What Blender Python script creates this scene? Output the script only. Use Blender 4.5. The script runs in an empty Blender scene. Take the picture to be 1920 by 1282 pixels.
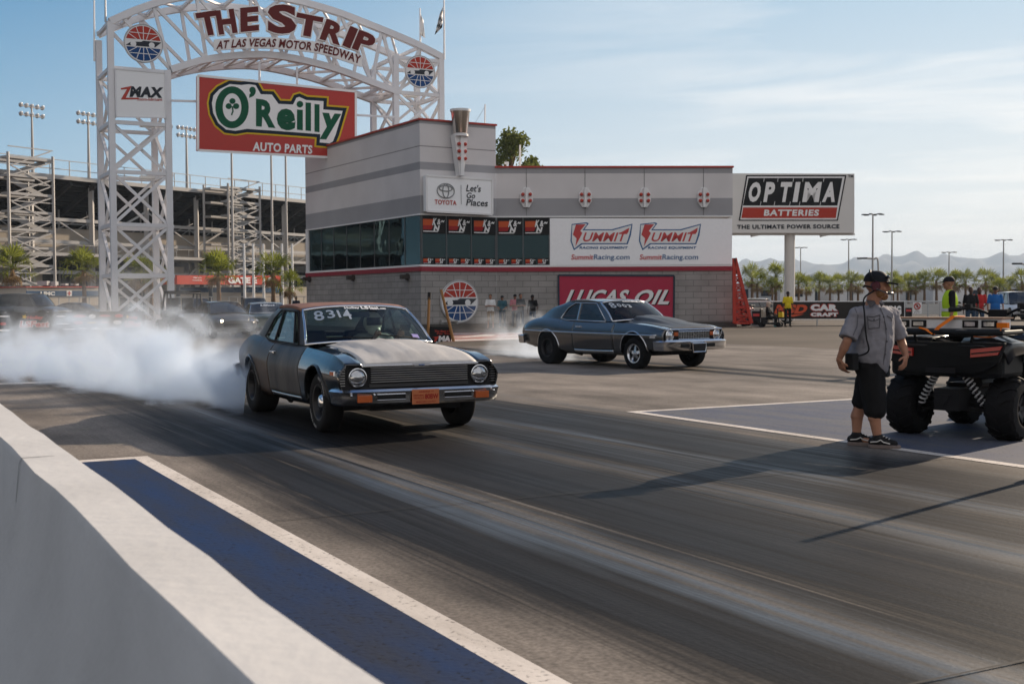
import bpy, bmesh, math, random
from math import sin, cos, tan, pi, sqrt, atan2, radians
from mathutils import Vector as V, Matrix
random.seed(7)
SC = bpy.context.scene
COL = SC.collection

# ------------------------------------------------------------------ camera
FPX, HC = 2280.0, 1.42            # focal length in photo pixels (1920 wide), eye height
PITCH, ROLL = math.atan2(78, FPX), 0.006
_f = V((0, cos(PITCH), -sin(PITCH))); _r0 = V((1, 0, 0)); _u0 = V((0, sin(PITCH), cos(PITCH)))
CR = _r0*cos(ROLL) - _u0*sin(ROLL); CU = _u0*cos(ROLL) + _r0*sin(ROLL)
CAM = V((0, 0, HC))
cam = bpy.data.cameras.new('camera'); camo = bpy.data.objects.new('camera', cam); COL.objects.link(camo)
M = Matrix((CR, CU, -_f)).transposed().to_4x4(); M.translation = CAM; camo.matrix_world = M
cam.sensor_width = 36; cam.lens = FPX/1920*36; cam.clip_start = .05; cam.clip_end = 30000
cam.dof.use_dof = True; cam.dof.focus_distance = 13.0; cam.dof.aperture_fstop = 6.5
SC.camera = camo
SC.render.resolution_x, SC.render.resolution_y = 1024, 683

# ------------------------------------------------------------------ light
SUN_AZ, SUN_EL = radians(45), radians(22)
W = bpy.data.worlds.new('World'); SC.world = W; W.use_nodes = True
nt = W.node_tree; nt.nodes.clear()
def N(nt, t, **k):
    n = nt.nodes.new(t)
    for a, b in k.items(): setattr(n, a, b)
    return n
out = N(nt, 'ShaderNodeOutputWorld'); bg = N(nt, 'ShaderNodeBackground'); bg.inputs[1].default_value = .105
sky = N(nt, 'ShaderNodeTexSky'); sky.sky_type = 'NISHITA'; sky.sun_disc = False
sky.sun_elevation = SUN_EL; sky.sun_rotation = SUN_AZ; sky.air_density = 1.0; sky.dust_density = .6; sky.ozone_density = 1.3
tc = N(nt, 'ShaderNodeTexCoord'); sx = N(nt, 'ShaderNodeSeparateXYZ'); nt.links.new(tc.outputs['Generated'], sx.inputs[0])
def math_(nt, op, a, b=None, clamp=False):
    n = N(nt, 'ShaderNodeMath', operation=op); n.use_clamp = clamp
    for i, x in enumerate((a, b)):
        if x is None: continue
        if isinstance(x, (int, float)): n.inputs[i].default_value = x
        else: nt.links.new(x, n.inputs[i])
    return n.outputs[0]
zz = math_(nt, 'ADD', math_(nt, 'MAXIMUM', sx.outputs[2], 0.0), .09)
cx = math_(nt, 'DIVIDE', sx.outputs[0], zz); cy = math_(nt, 'DIVIDE', sx.outputs[1], zz)
cmb = N(nt, 'ShaderNodeCombineXYZ'); nt.links.new(math_(nt, 'ADD', math_(nt, 'MULTIPLY', cx, .60), math_(nt, 'MULTIPLY', cy, -.25)), cmb.inputs[0]); nt.links.new(math_(nt, 'ADD', math_(nt, 'MULTIPLY', cy, 1.5), math_(nt, 'MULTIPLY', cx, .5)), cmb.inputs[1])
no = N(nt, 'ShaderNodeTexNoise'); no.inputs['Scale'].default_value = 1.1; no.inputs['Detail'].default_value = 9; no.inputs['Roughness'].default_value = .58; no.inputs['Distortion'].default_value = .6
nt.links.new(cmb.outputs[0], no.inputs['Vector'])
cr = N(nt, 'ShaderNodeValToRGB'); cr.color_ramp.elements[0].position = .45; cr.color_ramp.elements[1].position = .70
nt.links.new(no.outputs[0], cr.inputs[0])
side = math_(nt, 'ADD', math_(nt, 'MULTIPLY', sx.outputs[0], 1.9), .22, True)     # cirrus lies towards the sun's side of the sky
cf = math_(nt, 'MULTIPLY', math_(nt, 'MULTIPLY', cr.outputs[0], side), .9)
def ramp3(stops):
    r = N(nt, 'ShaderNodeValToRGB'); e = r.color_ramp.elements
    for i, (p, c) in enumerate(stops):
        q = e[0] if i == 0 else (e[-1] if i == len(stops)-1 else e.new(p)); q.position = p; q.color = (*c, 1)
    return r
vz = math_(nt, 'MAXIMUM', sx.outputs[2], 0.0)
cool = ramp3([(0, (.44, .56, .66)), (.10, (.20, .40, .57)), (.24, (.028, .215, .43)), (.5, (.10, .23, .44)), (1, (.04, .09, .22))]); nt.links.new(vz, cool.inputs[0])
warm = ramp3([(0, (.88, .82, .75)), (.07, (.76, .78, .78)), (.24, (.42, .57, .69)), (.6, (.12, .22, .40)), (1, (.04, .09, .22))]); nt.links.new(vz, warm.inputs[0])
sd = N(nt, 'ShaderNodeMapRange'); sd.interpolation_type = 'SMOOTHSTEP'; sd.inputs[1].default_value = .25; sd.inputs[2].default_value = .99
nt.links.new(math_(nt, 'ADD', math_(nt, 'MULTIPLY', sx.outputs[0], sin(SUN_AZ)), math_(nt, 'MULTIPLY', sx.outputs[1], cos(SUN_AZ))), sd.inputs[0])
g1 = N(nt, 'ShaderNodeMix', data_type='RGBA'); nt.links.new(sd.outputs[0], g1.inputs[0]); nt.links.new(cool.outputs[0], g1.inputs[6]); nt.links.new(warm.outputs[0], g1.inputs[7])
bk = N(nt, 'ShaderNodeMapRange'); bk.interpolation_type = 'SMOOTHSTEP'; bk.inputs[1].default_value = .25; bk.inputs[2].default_value = -.7; bk.inputs[3].default_value = 1.0; bk.inputs[4].default_value = 1.55; nt.links.new(sx.outputs[1], bk.inputs[0])  # sky behind the camera brightened, added fill for surfaces facing the viewer
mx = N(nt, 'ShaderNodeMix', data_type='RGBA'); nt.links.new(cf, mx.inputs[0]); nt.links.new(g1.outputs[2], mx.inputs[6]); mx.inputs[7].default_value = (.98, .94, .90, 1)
hb = N(nt, 'ShaderNodeMapRange'); hb.interpolation_type = 'SMOOTHSTEP'; hb.inputs[1].default_value = .15; hb.inputs[2].default_value = -.5; hb.inputs[4].default_value = .8; nt.links.new(sx.outputs[1], hb.inputs[0])     # warm fill light added to the sky behind the camera
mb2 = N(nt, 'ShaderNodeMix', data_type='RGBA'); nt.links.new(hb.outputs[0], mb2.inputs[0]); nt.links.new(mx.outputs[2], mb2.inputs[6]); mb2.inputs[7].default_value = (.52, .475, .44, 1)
sc_ = N(nt, 'ShaderNodeVectorMath', operation='SCALE'); nt.links.new(mb2.outputs[2], sc_.inputs[0]); lf = N(nt, 'ShaderNodeMapRange'); lf.interpolation_type = 'SMOOTHSTEP'; lf.inputs[1].default_value = -.12; lf.inputs[2].default_value = -.55; lf.inputs[3].default_value = 1.0; lf.inputs[4].default_value = .10; nt.links.new(sx.outputs[0], lf.inputs[0])  # low sky on the left dimmed on purpose to cut light from there
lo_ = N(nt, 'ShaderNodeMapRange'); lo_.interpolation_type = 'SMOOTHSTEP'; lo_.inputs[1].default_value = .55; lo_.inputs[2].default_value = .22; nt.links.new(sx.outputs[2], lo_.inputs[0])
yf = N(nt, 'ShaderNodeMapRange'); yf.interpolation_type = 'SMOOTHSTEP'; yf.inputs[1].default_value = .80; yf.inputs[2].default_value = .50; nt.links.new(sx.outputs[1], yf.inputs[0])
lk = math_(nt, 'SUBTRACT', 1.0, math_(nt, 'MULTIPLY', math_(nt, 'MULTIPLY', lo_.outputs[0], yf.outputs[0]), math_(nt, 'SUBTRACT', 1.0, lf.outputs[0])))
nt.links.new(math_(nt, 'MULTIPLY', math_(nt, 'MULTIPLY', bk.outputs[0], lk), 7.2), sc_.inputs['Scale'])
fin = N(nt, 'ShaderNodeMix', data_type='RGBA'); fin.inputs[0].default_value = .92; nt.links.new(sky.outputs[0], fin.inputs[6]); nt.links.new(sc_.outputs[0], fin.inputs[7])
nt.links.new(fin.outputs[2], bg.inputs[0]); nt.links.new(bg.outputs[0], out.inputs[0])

sl = bpy.data.lights.new('sun', 'SUN'); sl.energy = 5.0; sl.angle = radians(.53); sl.color = (1, .82, .63)
so = bpy.data.objects.new('sun', sl); COL.objects.link(so)
SUND = V((sin(SUN_AZ)*cos(SUN_EL), cos(SUN_AZ)*cos(SUN_EL), sin(SUN_EL)))
so.rotation_euler = SUND.to_track_quat('Z', 'Y').to_euler(); so.location = (40, 40, 60)
SC.view_settings.view_transform = 'Standard'; SC.view_settings.look = 'None'; SC.view_settings.exposure = 0.6; SC.view_settings.gamma = 1
SC.render.engine = 'CYCLES'
cy_ = SC.cycles
cy_.use_denoising = True
try: cy_.denoiser = 'OPENIMAGEDENOISE'
except Exception: pass
cy_.max_bounces = 8; cy_.diffuse_bounces = 3; cy_.glossy_bounces = 3; cy_.transmission_bounces = 6; cy_.transparent_max_bounces = 24
cy_.volume_bounces = 3; cy_.volume_step_rate = .4; cy_.volume_max_steps = 256
cy_.caustics_reflective = False; cy_.caustics_refractive = False
cy_.sample_clamp_indirect = 6

# ------------------------------------------------------------------ pixel helpers: where on a real surface a photo point lies
def ray(px, py): return (_f + CR*((px-960)/FPX) - CU*((py-641)/FPX))
def G(px, py, z=0.0):
    d = ray(px, py); t = (z-HC)/d.z; return CAM + d*t
def P(px, py, Y):
    d = ray(px, py); return CAM + d*(Y/d.y)
TH = radians(28)
TD = V((-sin(TH), cos(TH), 0)); TP = V((cos(TH), sin(TH), 0))     # along the strip (away) and across it
def T(u, s, z=0): return TP*u + TD*s + V((0, 0, z))

class Pl:                      # an upright plane: o origin, x along, n towards the viewer
    def __init__(s, o, ex, up=(0, 0, 1)):
        s.o = V(o); s.x = V(ex).normalized(); s.u = V(up).normalized(); s.n = s.x.cross(s.u).normalized()
        if s.n.dot(CAM - s.o) < 0: s.n = -s.n
    def hit(s, px, py, off=0):
        d = ray(px, py); o = s.o + s.n*off; t = (o-CAM).dot(s.n)/d.dot(s.n); return CAM + d*t
    def pt(s, x, z, off=0): return s.o + s.x*x + s.u*z + s.n*off
    def loc(s, p): q = V(p)-s.o; return (q.dot(s.x), q.dot(s.u))

# ------------------------------------------------------------------ materials
MATS = {}
def pm(name, col, rough=.6, metal=0.0, var=.12, scale=6.0, bump=0.0, spec=None, coat=0.0, bscale=None, stretch=None):
    if name in MATS: return MATS[name]
    if spec is None: spec = .5 if metal > .3 or rough < .3 else (.3 if rough < .5 else .12)
    m = bpy.data.materials.new(name); m.use_nodes = True; nt = m.node_tree; b = nt.nodes['Principled BSDF']
    b.inputs['Roughness'].default_value = rough; b.inputs['Metallic'].default_value = metal; b.inputs['Specular IOR Level'].default_value = spec
    if coat: b.inputs['Coat Weight'].default_value = coat; b.inputs['Coat Roughness'].default_value = .08
    tc = N(nt, 'ShaderNodeTexCoord'); no = N(nt, 'ShaderNodeTexNoise'); no.inputs['Scale'].default_value = scale; no.inputs['Detail'].default_value = 5
    src = tc.outputs['Object']
    if stretch:
        mp = N(nt, 'ShaderNodeMapping'); mp.inputs['Scale'].default_value = stretch; nt.links.new(src, mp.inputs[0]); src = mp.outputs[0]
    nt.links.new(src, no.inputs['Vector'])
    mx = N(nt, 'ShaderNodeMix', data_type='RGBA'); nt.links.new(no.outputs[0], mx.inputs[0])
    mx.inputs[6].default_value = tuple(c*(1-var) for c in col)+(1,); mx.inputs[7].default_value = tuple(min(1, c*(1+var)) for c in col)+(1,)
    nt.links.new(mx.outputs[2], b.inputs['Base Color'])
    rr = N(nt, 'ShaderNodeMapRange'); rr.inputs[3].default_value = max(0, rough-.06); rr.inputs[4].default_value = min(1, rough+.06)
    nt.links.new(no.outputs[0], rr.inputs[0]); nt.links.new(rr.outputs[0], b.inputs['Roughness'])
    if bump:
        n2 = N(nt, 'ShaderNodeTexNoise'); n2.inputs['Scale'].default_value = bscale or scale*6; n2.inputs['Detail'].default_value = 4; nt.links.new(src, n2.inputs['Vector'])
        bp = N(nt, 'ShaderNodeBump'); bp.inputs['Strength'].default_value = bump; bp.inputs['Distance'].default_value = .02
        nt.links.new(n2.outputs[0], bp.inputs['Height']); nt.links.new(bp.outputs[0], b.inputs['Normal'])
    MATS[name] = m; return m
def glass(name, tint, refl=1.0, opac=0.0, rough=.02, rtint=(1, 1, 1)):
    if name in MATS: return MATS[name]
    m = bpy.data.materials.new(name); m.use_nodes = True; nt = m.node_tree; nt.nodes.clear()
    o = N(nt, 'ShaderNodeOutputMaterial'); tr = N(nt, 'ShaderNodeBsdfTransparent'); tr.inputs[0].default_value = (*tint, 1)
    gl = N(nt, 'ShaderNodeBsdfGlossy'); gl.inputs['Roughness'].default_value = rough; gl.inputs[0].default_value = (*rtint, 1)
    fr = N(nt, 'ShaderNodeFresnel'); ge = N(nt, 'ShaderNodeNewGeometry'); nt.links.new(math_(nt, 'SUBTRACT', 1.5, math_(nt, 'MULTIPLY', ge.outputs['Backfacing'], 1.5-1/1.5)), fr.inputs[0])
    tcx = N(nt, 'ShaderNodeTexCoord'); nz = N(nt, 'ShaderNodeTexNoise'); nz.inputs['Scale'].default_value = .7; nt.links.new(tcx.outputs['Object'], nz.inputs['Vector'])
    bp = N(nt, 'ShaderNodeBump'); bp.inputs['Strength'].default_value = .12; bp.inputs['Distance'].default_value = .06; nt.links.new(nz.outputs[0], bp.inputs['Height']); nt.links.new(bp.outputs[0], gl.inputs['Normal'])
    f2 = math_(nt, 'ADD', math_(nt, 'MULTIPLY', fr.outputs[0], refl), opac, True)
    mx = N(nt, 'ShaderNodeMixShader'); nt.links.new(f2, mx.inputs[0]); nt.links.new(tr.outputs[0], mx.inputs[1]); nt.links.new(gl.outputs[0], mx.inputs[2])
    nt.links.new(mx.outputs[0], o.inputs[0]); MATS[name] = m; return m
def emit(name, col, strength):
    if name in MATS: return MATS[name]
    m = bpy.data.materials.new(name); m.use_nodes = True; b = m.node_tree.nodes['Principled BSDF']
    b.inputs['Base Color'].default_value = (*col, 1); b.inputs['Emission Color'].default_value = (*col, 1); b.inputs['Emission Strength'].default_value = strength
    MATS[name] = m; return m

# ------------------------------------------------------------------ mesh builder
def frame_from(dirv, up=(0, 0, 1)):
    z = V(dirv).normalized(); up = V(up)
    if abs(z.dot(up)) > .995: up = V((1, 0, 0))
    x = up.cross(z).normalized(); y = z.cross(x); return x, y, z
def chain(o):
    m = o.matrix_basis.copy()
    while o.parent is not None: o = o.parent; m = o.matrix_basis @ m
    return m
class MB:
    def __init__(s): s.v = []; s.f = []; s.mi = []; s.cur = 0
    def add(s, vs, fs):
        o = len(s.v); s.v += [tuple(p) for p in vs]; s.f += [tuple(i+o for i in f) for f in fs]; s.mi += [s.cur]*len(fs); return s
    def box(s, c, d, rz=0.0, M=None):
        x, y, z = d[0]/2, d[1]/2, d[2]/2
        vs = [V((a*x, b*y, e*z)) for a in (-1, 1) for b in (-1, 1) for e in (-1, 1)]
        R = Matrix.Rotation(rz, 3, 'Z') if M is None else M
        return s.add([R @ p + V(c) for p in vs], [(0, 1, 3, 2), (4, 6, 7, 5), (0, 4, 5, 1), (2, 3, 7, 6), (0, 2, 6, 4), (1, 5, 7, 3)])
    def bar(s, p, q, w, h=None, up=(0, 0, 1)):
        h = h or w; p, q = V(p), V(q); x, y, z = frame_from(q-p, up)
        vs = [c + x*(a*w/2) + y*(b*h/2) for c in (p, q) for a, b in ((-1, -1), (1, -1), (1, 1), (-1, 1))]
        return s.add(vs, [(3, 2, 1, 0), (4, 5, 6, 7), (0, 1, 5, 4), (1, 2, 6, 5), (2, 3, 7, 6), (3, 0, 4, 7)])
    def tube(s, p, q, r, r2=None, n=8):
        return s.path([p, q], [r, r if r2 is None else r2], n)
    def path(s, pts, r, n=6, closed=False, squash=1.0):
        pts = [V(p) for p in pts]; m = len(pts); rs = r if isinstance(r, (list, tuple)) else [r]*m
        vs = []; prev = None
        for i, p in enumerate(pts):
            if closed: t = (pts[(i+1) % m]-pts[i-1])
            else: t = pts[min(i+1, m-1)]-pts[max(i-1, 0)]
            if t.length < 1e-9: t = V((0, 0, 1))
            t.normalize()
            if prev is None: x, y, _ = frame_from(t)
            else:
                x = prev - t*prev.dot(t)
                if x.length < 1e-6: x, y, _ = frame_from(t)
                x.normalize(); y = t.cross(x)
            prev = x
            for k in range(n):
                a = 2*pi*k/n; vs.append(p + x*(rs[i]*cos(a)) + y*(rs[i]*squash*sin(a)))
        fs = []
        for i in range(m if closed else m-1):
            j = (i+1) % m
            for k in range(n): fs.append((i*n+k, i*n+(k+1) % n, j*n+(k+1) % n, j*n+k))
        if not closed: fs += [tuple(range(n-1, -1, -1)), tuple((m-1)*n+k for k in range(n))]
        return s.add(vs, fs)
    def lathe(s, prof, o, axis=(0, 0, 1), n=24, caps=True):
        x, y, z = frame_from(axis); o = V(o); m = len(prof)
        vs = [o + z*h + x*(r*cos(2*pi*k/n)) + y*(r*sin(2*pi*k/n)) for r, h in prof for k in range(n)]
        fs = [(i*n+k, i*n+(k+1) % n, (i+1)*n+(k+1) % n, (i+1)*n+k) for i in range(m-1) for k in range(n)]
        if caps: fs += [tuple(range(n-1, -1, -1)), tuple((m-1)*n+k for k in range(n))]
        return s.add(vs, fs)
    def prism(s, front, dv):           # front: closed 3-D outline, dv: vector to the back face
        n = len(front); a = [V(p) for p in front]; b = [p+V(dv) for p in a]
        return s.add(a+b, [tuple(range(n)), tuple(range(2*n-1, n-1, -1))] + [(i, i+n, (i+1) % n+n, (i+1) % n) for i in range(n)])
    def poly(s, pts): return s.add(pts, [tuple(range(len(pts)))])
    def grid(s, rows, closed=False):
        m = len(rows[0]); vs = [p for r in rows for p in r]
        return s.add(vs, [(i*m+k, i*m+(k+1) % m, (i+1)*m+(k+1) % m, (i+1)*m+k) for i in range(len(rows)-1) for k in range(m if closed else m-1)])
    def sphere(s, c, r, nu=12, nv=8, R=None):
        if isinstance(r, (int, float)): r = (r, r, r)
        R = R or Matrix.Identity(3); c = V(c)
        vs = [c + R @ V((0, 0, -r[2]))]
        for j in range(1, nv):
            a = -pi/2 + pi*j/nv
            for k in range(nu):
                b = 2*pi*k/nu; vs.append(c + R @ V((r[0]*cos(a)*cos(b), r[1]*cos(a)*sin(b), r[2]*sin(a))))
        vs.append(c + R @ V((0, 0, r[2]))); L = len(vs)-1
        fs = [(0, 1+(k+1) % nu, 1+k) for k in range(nu)]
        for j in range(nv-2):
            for k in range(nu): fs.append((1+j*nu+k, 1+j*nu+(k+1) % nu, 1+(j+1)*nu+(k+1) % nu, 1+(j+1)*nu+k))
        fs += [(L, 1+(nv-2)*nu+k, 1+(nv-2)*nu+(k+1) % nu) for k in range(nu)]
        return s.add(vs, fs)
    def cap(s, p, q, r, r2=None, n=10):       # tapered capsule
        r2 = r if r2 is None else r2; p, q = V(p), V(q); t = (q-p)
        if t.length < 1e-6: return s.sphere(p, r, n, 6)
        t.normalize(); pts = []; rs = []
        for a in (-80, -50, -20): pts.append(p + t*(r*sin(radians(a)))); rs.append(r*cos(radians(a)))
        for a in (20, 50, 80): pts.append(q + t*(r2*sin(radians(a)))); rs.append(r2*cos(radians(a)))
        return s.path(pts, rs, n)
    def mesh(s, name, mats, smooth=False):
        me = bpy.data.meshes.new(name); me.from_pydata(s.v, [], s.f)
        for m in (mats if isinstance(mats, (list, tuple)) else [mats]): me.materials.append(m)
        if isinstance(mats, (list, tuple)) and len(mats) > 1: me.polygons.foreach_set('material_index', s.mi)
        bm = bmesh.new(); bm.from_mesh(me); bmesh.ops.recalc_face_normals(bm, faces=bm.faces); bm.to_mesh(me); bm.free()
        if smooth is True: me.polygons.foreach_set('use_smooth', [True]*len(me.polygons))
        elif smooth: me.polygons.foreach_set('use_smooth', [True]*len(me.polygons)); me.set_sharp_from_angle(angle=radians(smooth))
        me.update(); return me
    def build(s, name, mats, parent=None, smooth=False, world=False, bevel=0):
        if world and parent is not None:
            Mi = chain(parent).inverted(); s.v = [tuple(Mi @ V(p)) for p in s.v]
        o = bpy.data.objects.new(name, s.mesh(name, mats, smooth)); COL.objects.link(o)
        if parent is not None: o.parent = parent
        if bevel:
            b = o.modifiers.new('bevel', 'BEVEL'); b.width = bevel; b.segments = 2; b.limit_method = 'ANGLE'; b.angle_limit = radians(40)
        return o
def thing(name, label, cat, loc=(0, 0, 0), rz=0.0, group=None):
    o = bpy.data.objects.new(name, None); COL.objects.link(o); o.location = loc; o.rotation_euler = (0, 0, rz); o.empty_display_size = .2
    o.matrix_basis = Matrix.Translation(V(loc)) @ Matrix.Rotation(rz, 4, 'Z')
    return tag(o, label, cat, group)
def tag(o, label=None, cat=None, group=None, kind=None):
    if label: o['label'] = label
    if cat: o['category'] = cat
    if group: o['group'] = group
    if kind: o['kind'] = kind
    return o
def dup(root, loc, rz=0.0, label=None, scale=None):
    kids = {}
    for o in list(COL.objects):
        if o.parent: kids.setdefault(o.parent.name, []).append(o)
    def rec(o, par):
        c = o.copy(); COL.objects.link(c)
        if par is not None: c.parent = par
        for ch in kids.get(o.name, []): rec(ch, c)
        return c
    r = rec(root, None); r.location = loc; r.rotation_euler = (0, 0, rz)
    if scale: r.scale = (scale,)*3 if isinstance(scale, (int, float)) else scale
    if label: r['label'] = label
    return r

# ------------------------------------------------------------------ lettering
_tc = {}
def text_geo(body, bold=0.0, spacing=1.0, line=1.0):
    k = (body, bold, spacing, line)
    if k in _tc: return _tc[k]
    cu = bpy.data.curves.new('lettering', 'FONT'); cu.body = body; cu.size = 1; cu.offset = bold; cu.space_character = spacing; cu.space_line = line; cu.resolution_u = 3
    ob = bpy.data.objects.new('lettering', cu); me = ob.to_mesh()
    vs = [(v.co.x, v.co.y) for v in me.vertices]; fs = [tuple(p.vertices) for p in me.polygons]
    ob.to_mesh_clear(); bpy.data.objects.remove(ob); bpy.data.curves.remove(cu)
    x0 = min(v[0] for v in vs); x1 = max(v[0] for v in vs); y0 = min(v[1] for v in vs); y1 = max(v[1] for v in vs)
    vs = [((x-x0)/(x1-x0), (y-y0)/(y1-y0)) for x, y in vs]
    _tc[k] = (vs, fs, (x1-x0)/(y1-y0)); return _tc[k]
def letters(mb, body, fn, bold=0.0, spacing=1.0, depth=None, line=1.0):
    """fn maps (0..1, 0..1) of the text box to a 3-D point; depth: vector of extrusion"""
    vs, fs, _ = text_geo(body, bold, spacing, line); p3 = [fn(x, y) for x, y in vs]
    mb.add(p3, fs)
    if depth is not None:
        b = [V(p)+V(depth) for p in p3]; mb.add(b, [tuple(reversed(f)) for f in fs])
        ed = {}
        for f in fs:
            for i in range(len(f)):
                a, c = f[i], f[(i+1) % len(f)]; ed[(a, c)] = 1
        for (a, c) in ed:
            if (c, a) not in ed: mb.add([p3[a], p3[c], b[c], b[a]], [(0, 1, 2, 3)])
def txt(mb, body, pl, bl, br, tl, off=.02, bold=0.0, spacing=1.0, depth=None, line=1.0):
    a, b, c = pl.hit(*bl, off), pl.hit(*br, off), pl.hit(*tl, off)
    letters(mb, body, lambda x, y: a + (b-a)*x + (c-a)*y, bold, spacing, depth, line)
def lerp(a, b, t): return a + (b-a)*t
def ev(keys, x):            # smooth curve through sorted keys (x, y)
    if x <= keys[0][0]: return keys[0][1]
    if x >= keys[-1][0]: return keys[-1][1]
    for i in range(len(keys)-1):
        x0, y0 = keys[i]; x1, y1 = keys[i+1]
        if x0 <= x <= x1:
            t = (x-x0)/(x1-x0)
            m0 = (y1-keys[i-1][1])/(x1-keys[i-1][0]) if i > 0 else (y1-y0)/(x1-x0)
            m1 = (keys[i+2][1]-y0)/(keys[i+2][0]-x0) if i+2 < len(keys) else (y1-y0)/(x1-x0)
            h = x1-x0; t2 = t*t; t3 = t2*t
            return (2*t3-3*t2+1)*y0 + (t3-2*t2+t)*h*m0 + (-2*t3+3*t2)*y1 + (t3-t2)*h*m1
def spline(pts, n):         # Catmull-Rom through 3-D points
    pts = [V(p) for p in pts]; out = []
    for i in range(len(pts)-1):
        p0 = pts[i-1] if i else pts[0]*2-pts[1]; p1, p2 = pts[i], pts[i+1]; p3 = pts[i+2] if i+2 < len(pts) else p2*2-p1
        for k in range(n):
            t = k/n; out.append(.5*((2*p1) + (p2-p0)*t + (2*p0-5*p1+4*p2-p3)*t*t + (3*p1-p0-3*p2+p3)*t*t*t))
    return out + [pts[-1]]
def blob(name, fill, voxel, mat, parent=None, smooth=4, world=False, extra=None):
    """fill(mb) adds overlapping closed shapes; they are fused into one continuous surface"""
    mb = MB(); fill(mb)
    if world and parent is not None:
        Mi = chain(parent).inverted(); mb.v = [tuple(Mi @ V(p)) for p in mb.v]
    o = bpy.data.objects.new(name+'_tmp', mb.mesh(name, mat)); COL.objects.link(o)
    r = o.modifiers.new('r', 'REMESH'); r.mode = 'VOXEL'; r.voxel_size = voxel
    if smooth: q = o.modifiers.new('s', 'SMOOTH'); q.iterations = smooth; q.factor = .5
    dg = bpy.context.evaluated_depsgraph_get()
    me = bpy.data.meshes.new_from_object(o.evaluated_get(dg)); old = o.data
    bpy.data.objects.remove(o); bpy.data.meshes.remove(old)
    me.name = name; me.materials.clear(); me.materials.append(mat)
    me.polygons.foreach_set('use_smooth', [True]*len(me.polygons))
    o = bpy.data.objects.new(name, me); COL.objects.link(o)
    if parent is not None: o.parent = parent
    return o
# ================================================================== GROUND
WHITE = pm('sign_white', (.72, .72, .72), .45, var=.04)
BLACK = pm('flat_black', (.012, .012, .013), .5, var=.2)
RED = pm('sign_red', (.42, .045, .03), .45, var=.06)
STEEL = pm('grey_steel', (.35, .36, .37), .4, .6, .1)
CHROME = pm('chrome', (.75, .76, .78), .12, 1.0, .05)
def ground_mat():
    m = bpy.data.materials.new('asphalt_ground'); m.use_nodes = True; nt = m.node_tree; b = nt.nodes['Principled BSDF']; b.inputs['Roughness'].default_value = .9; b.inputs['Specular IOR Level'].default_value = .12
    tc = N(nt, 'ShaderNodeTexCoord')
    a = N(nt, 'ShaderNodeTexNoise'); a.inputs['Scale'].default_value = .12; a.inputs['Detail'].default_value = 8
    c = N(nt, 'ShaderNodeTexNoise'); c.inputs['Scale'].default_value = 14; c.inputs['Detail'].default_value = 6
    for n in (a, c): nt.links.new(tc.outputs['Object'], n.inputs['Vector'])
    r = N(nt, 'ShaderNodeValToRGB'); r.color_ramp.elements[0].color = (.055, .045, .037, 1); r.color_ramp.elements[1].color = (.105, .087, .07, 1); r.color_ramp.elements[0].position = .35; r.color_ramp.elements[1].position = .65
    nt.links.new(a.outputs[0], r.inputs[0])
    mx = N(nt, 'ShaderNodeMix', data_type='RGBA', blend_type='OVERLAY'); mx.inputs[0].default_value = .5; nt.links.new(r.outputs[0], mx.inputs[6]); nt.links.new(c.outputs[0], mx.inputs[7])
    nt.links.new(mx.outputs[2], b.inputs['Base Color']); return m
g = MB(); g.poly([(-9000, -300, 0), (9000, -300, 0), (9000, 9000, 0), (-9000, 9000, 0)]); tag(g.build('ground', ground_mat()), kind='structure')

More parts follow.
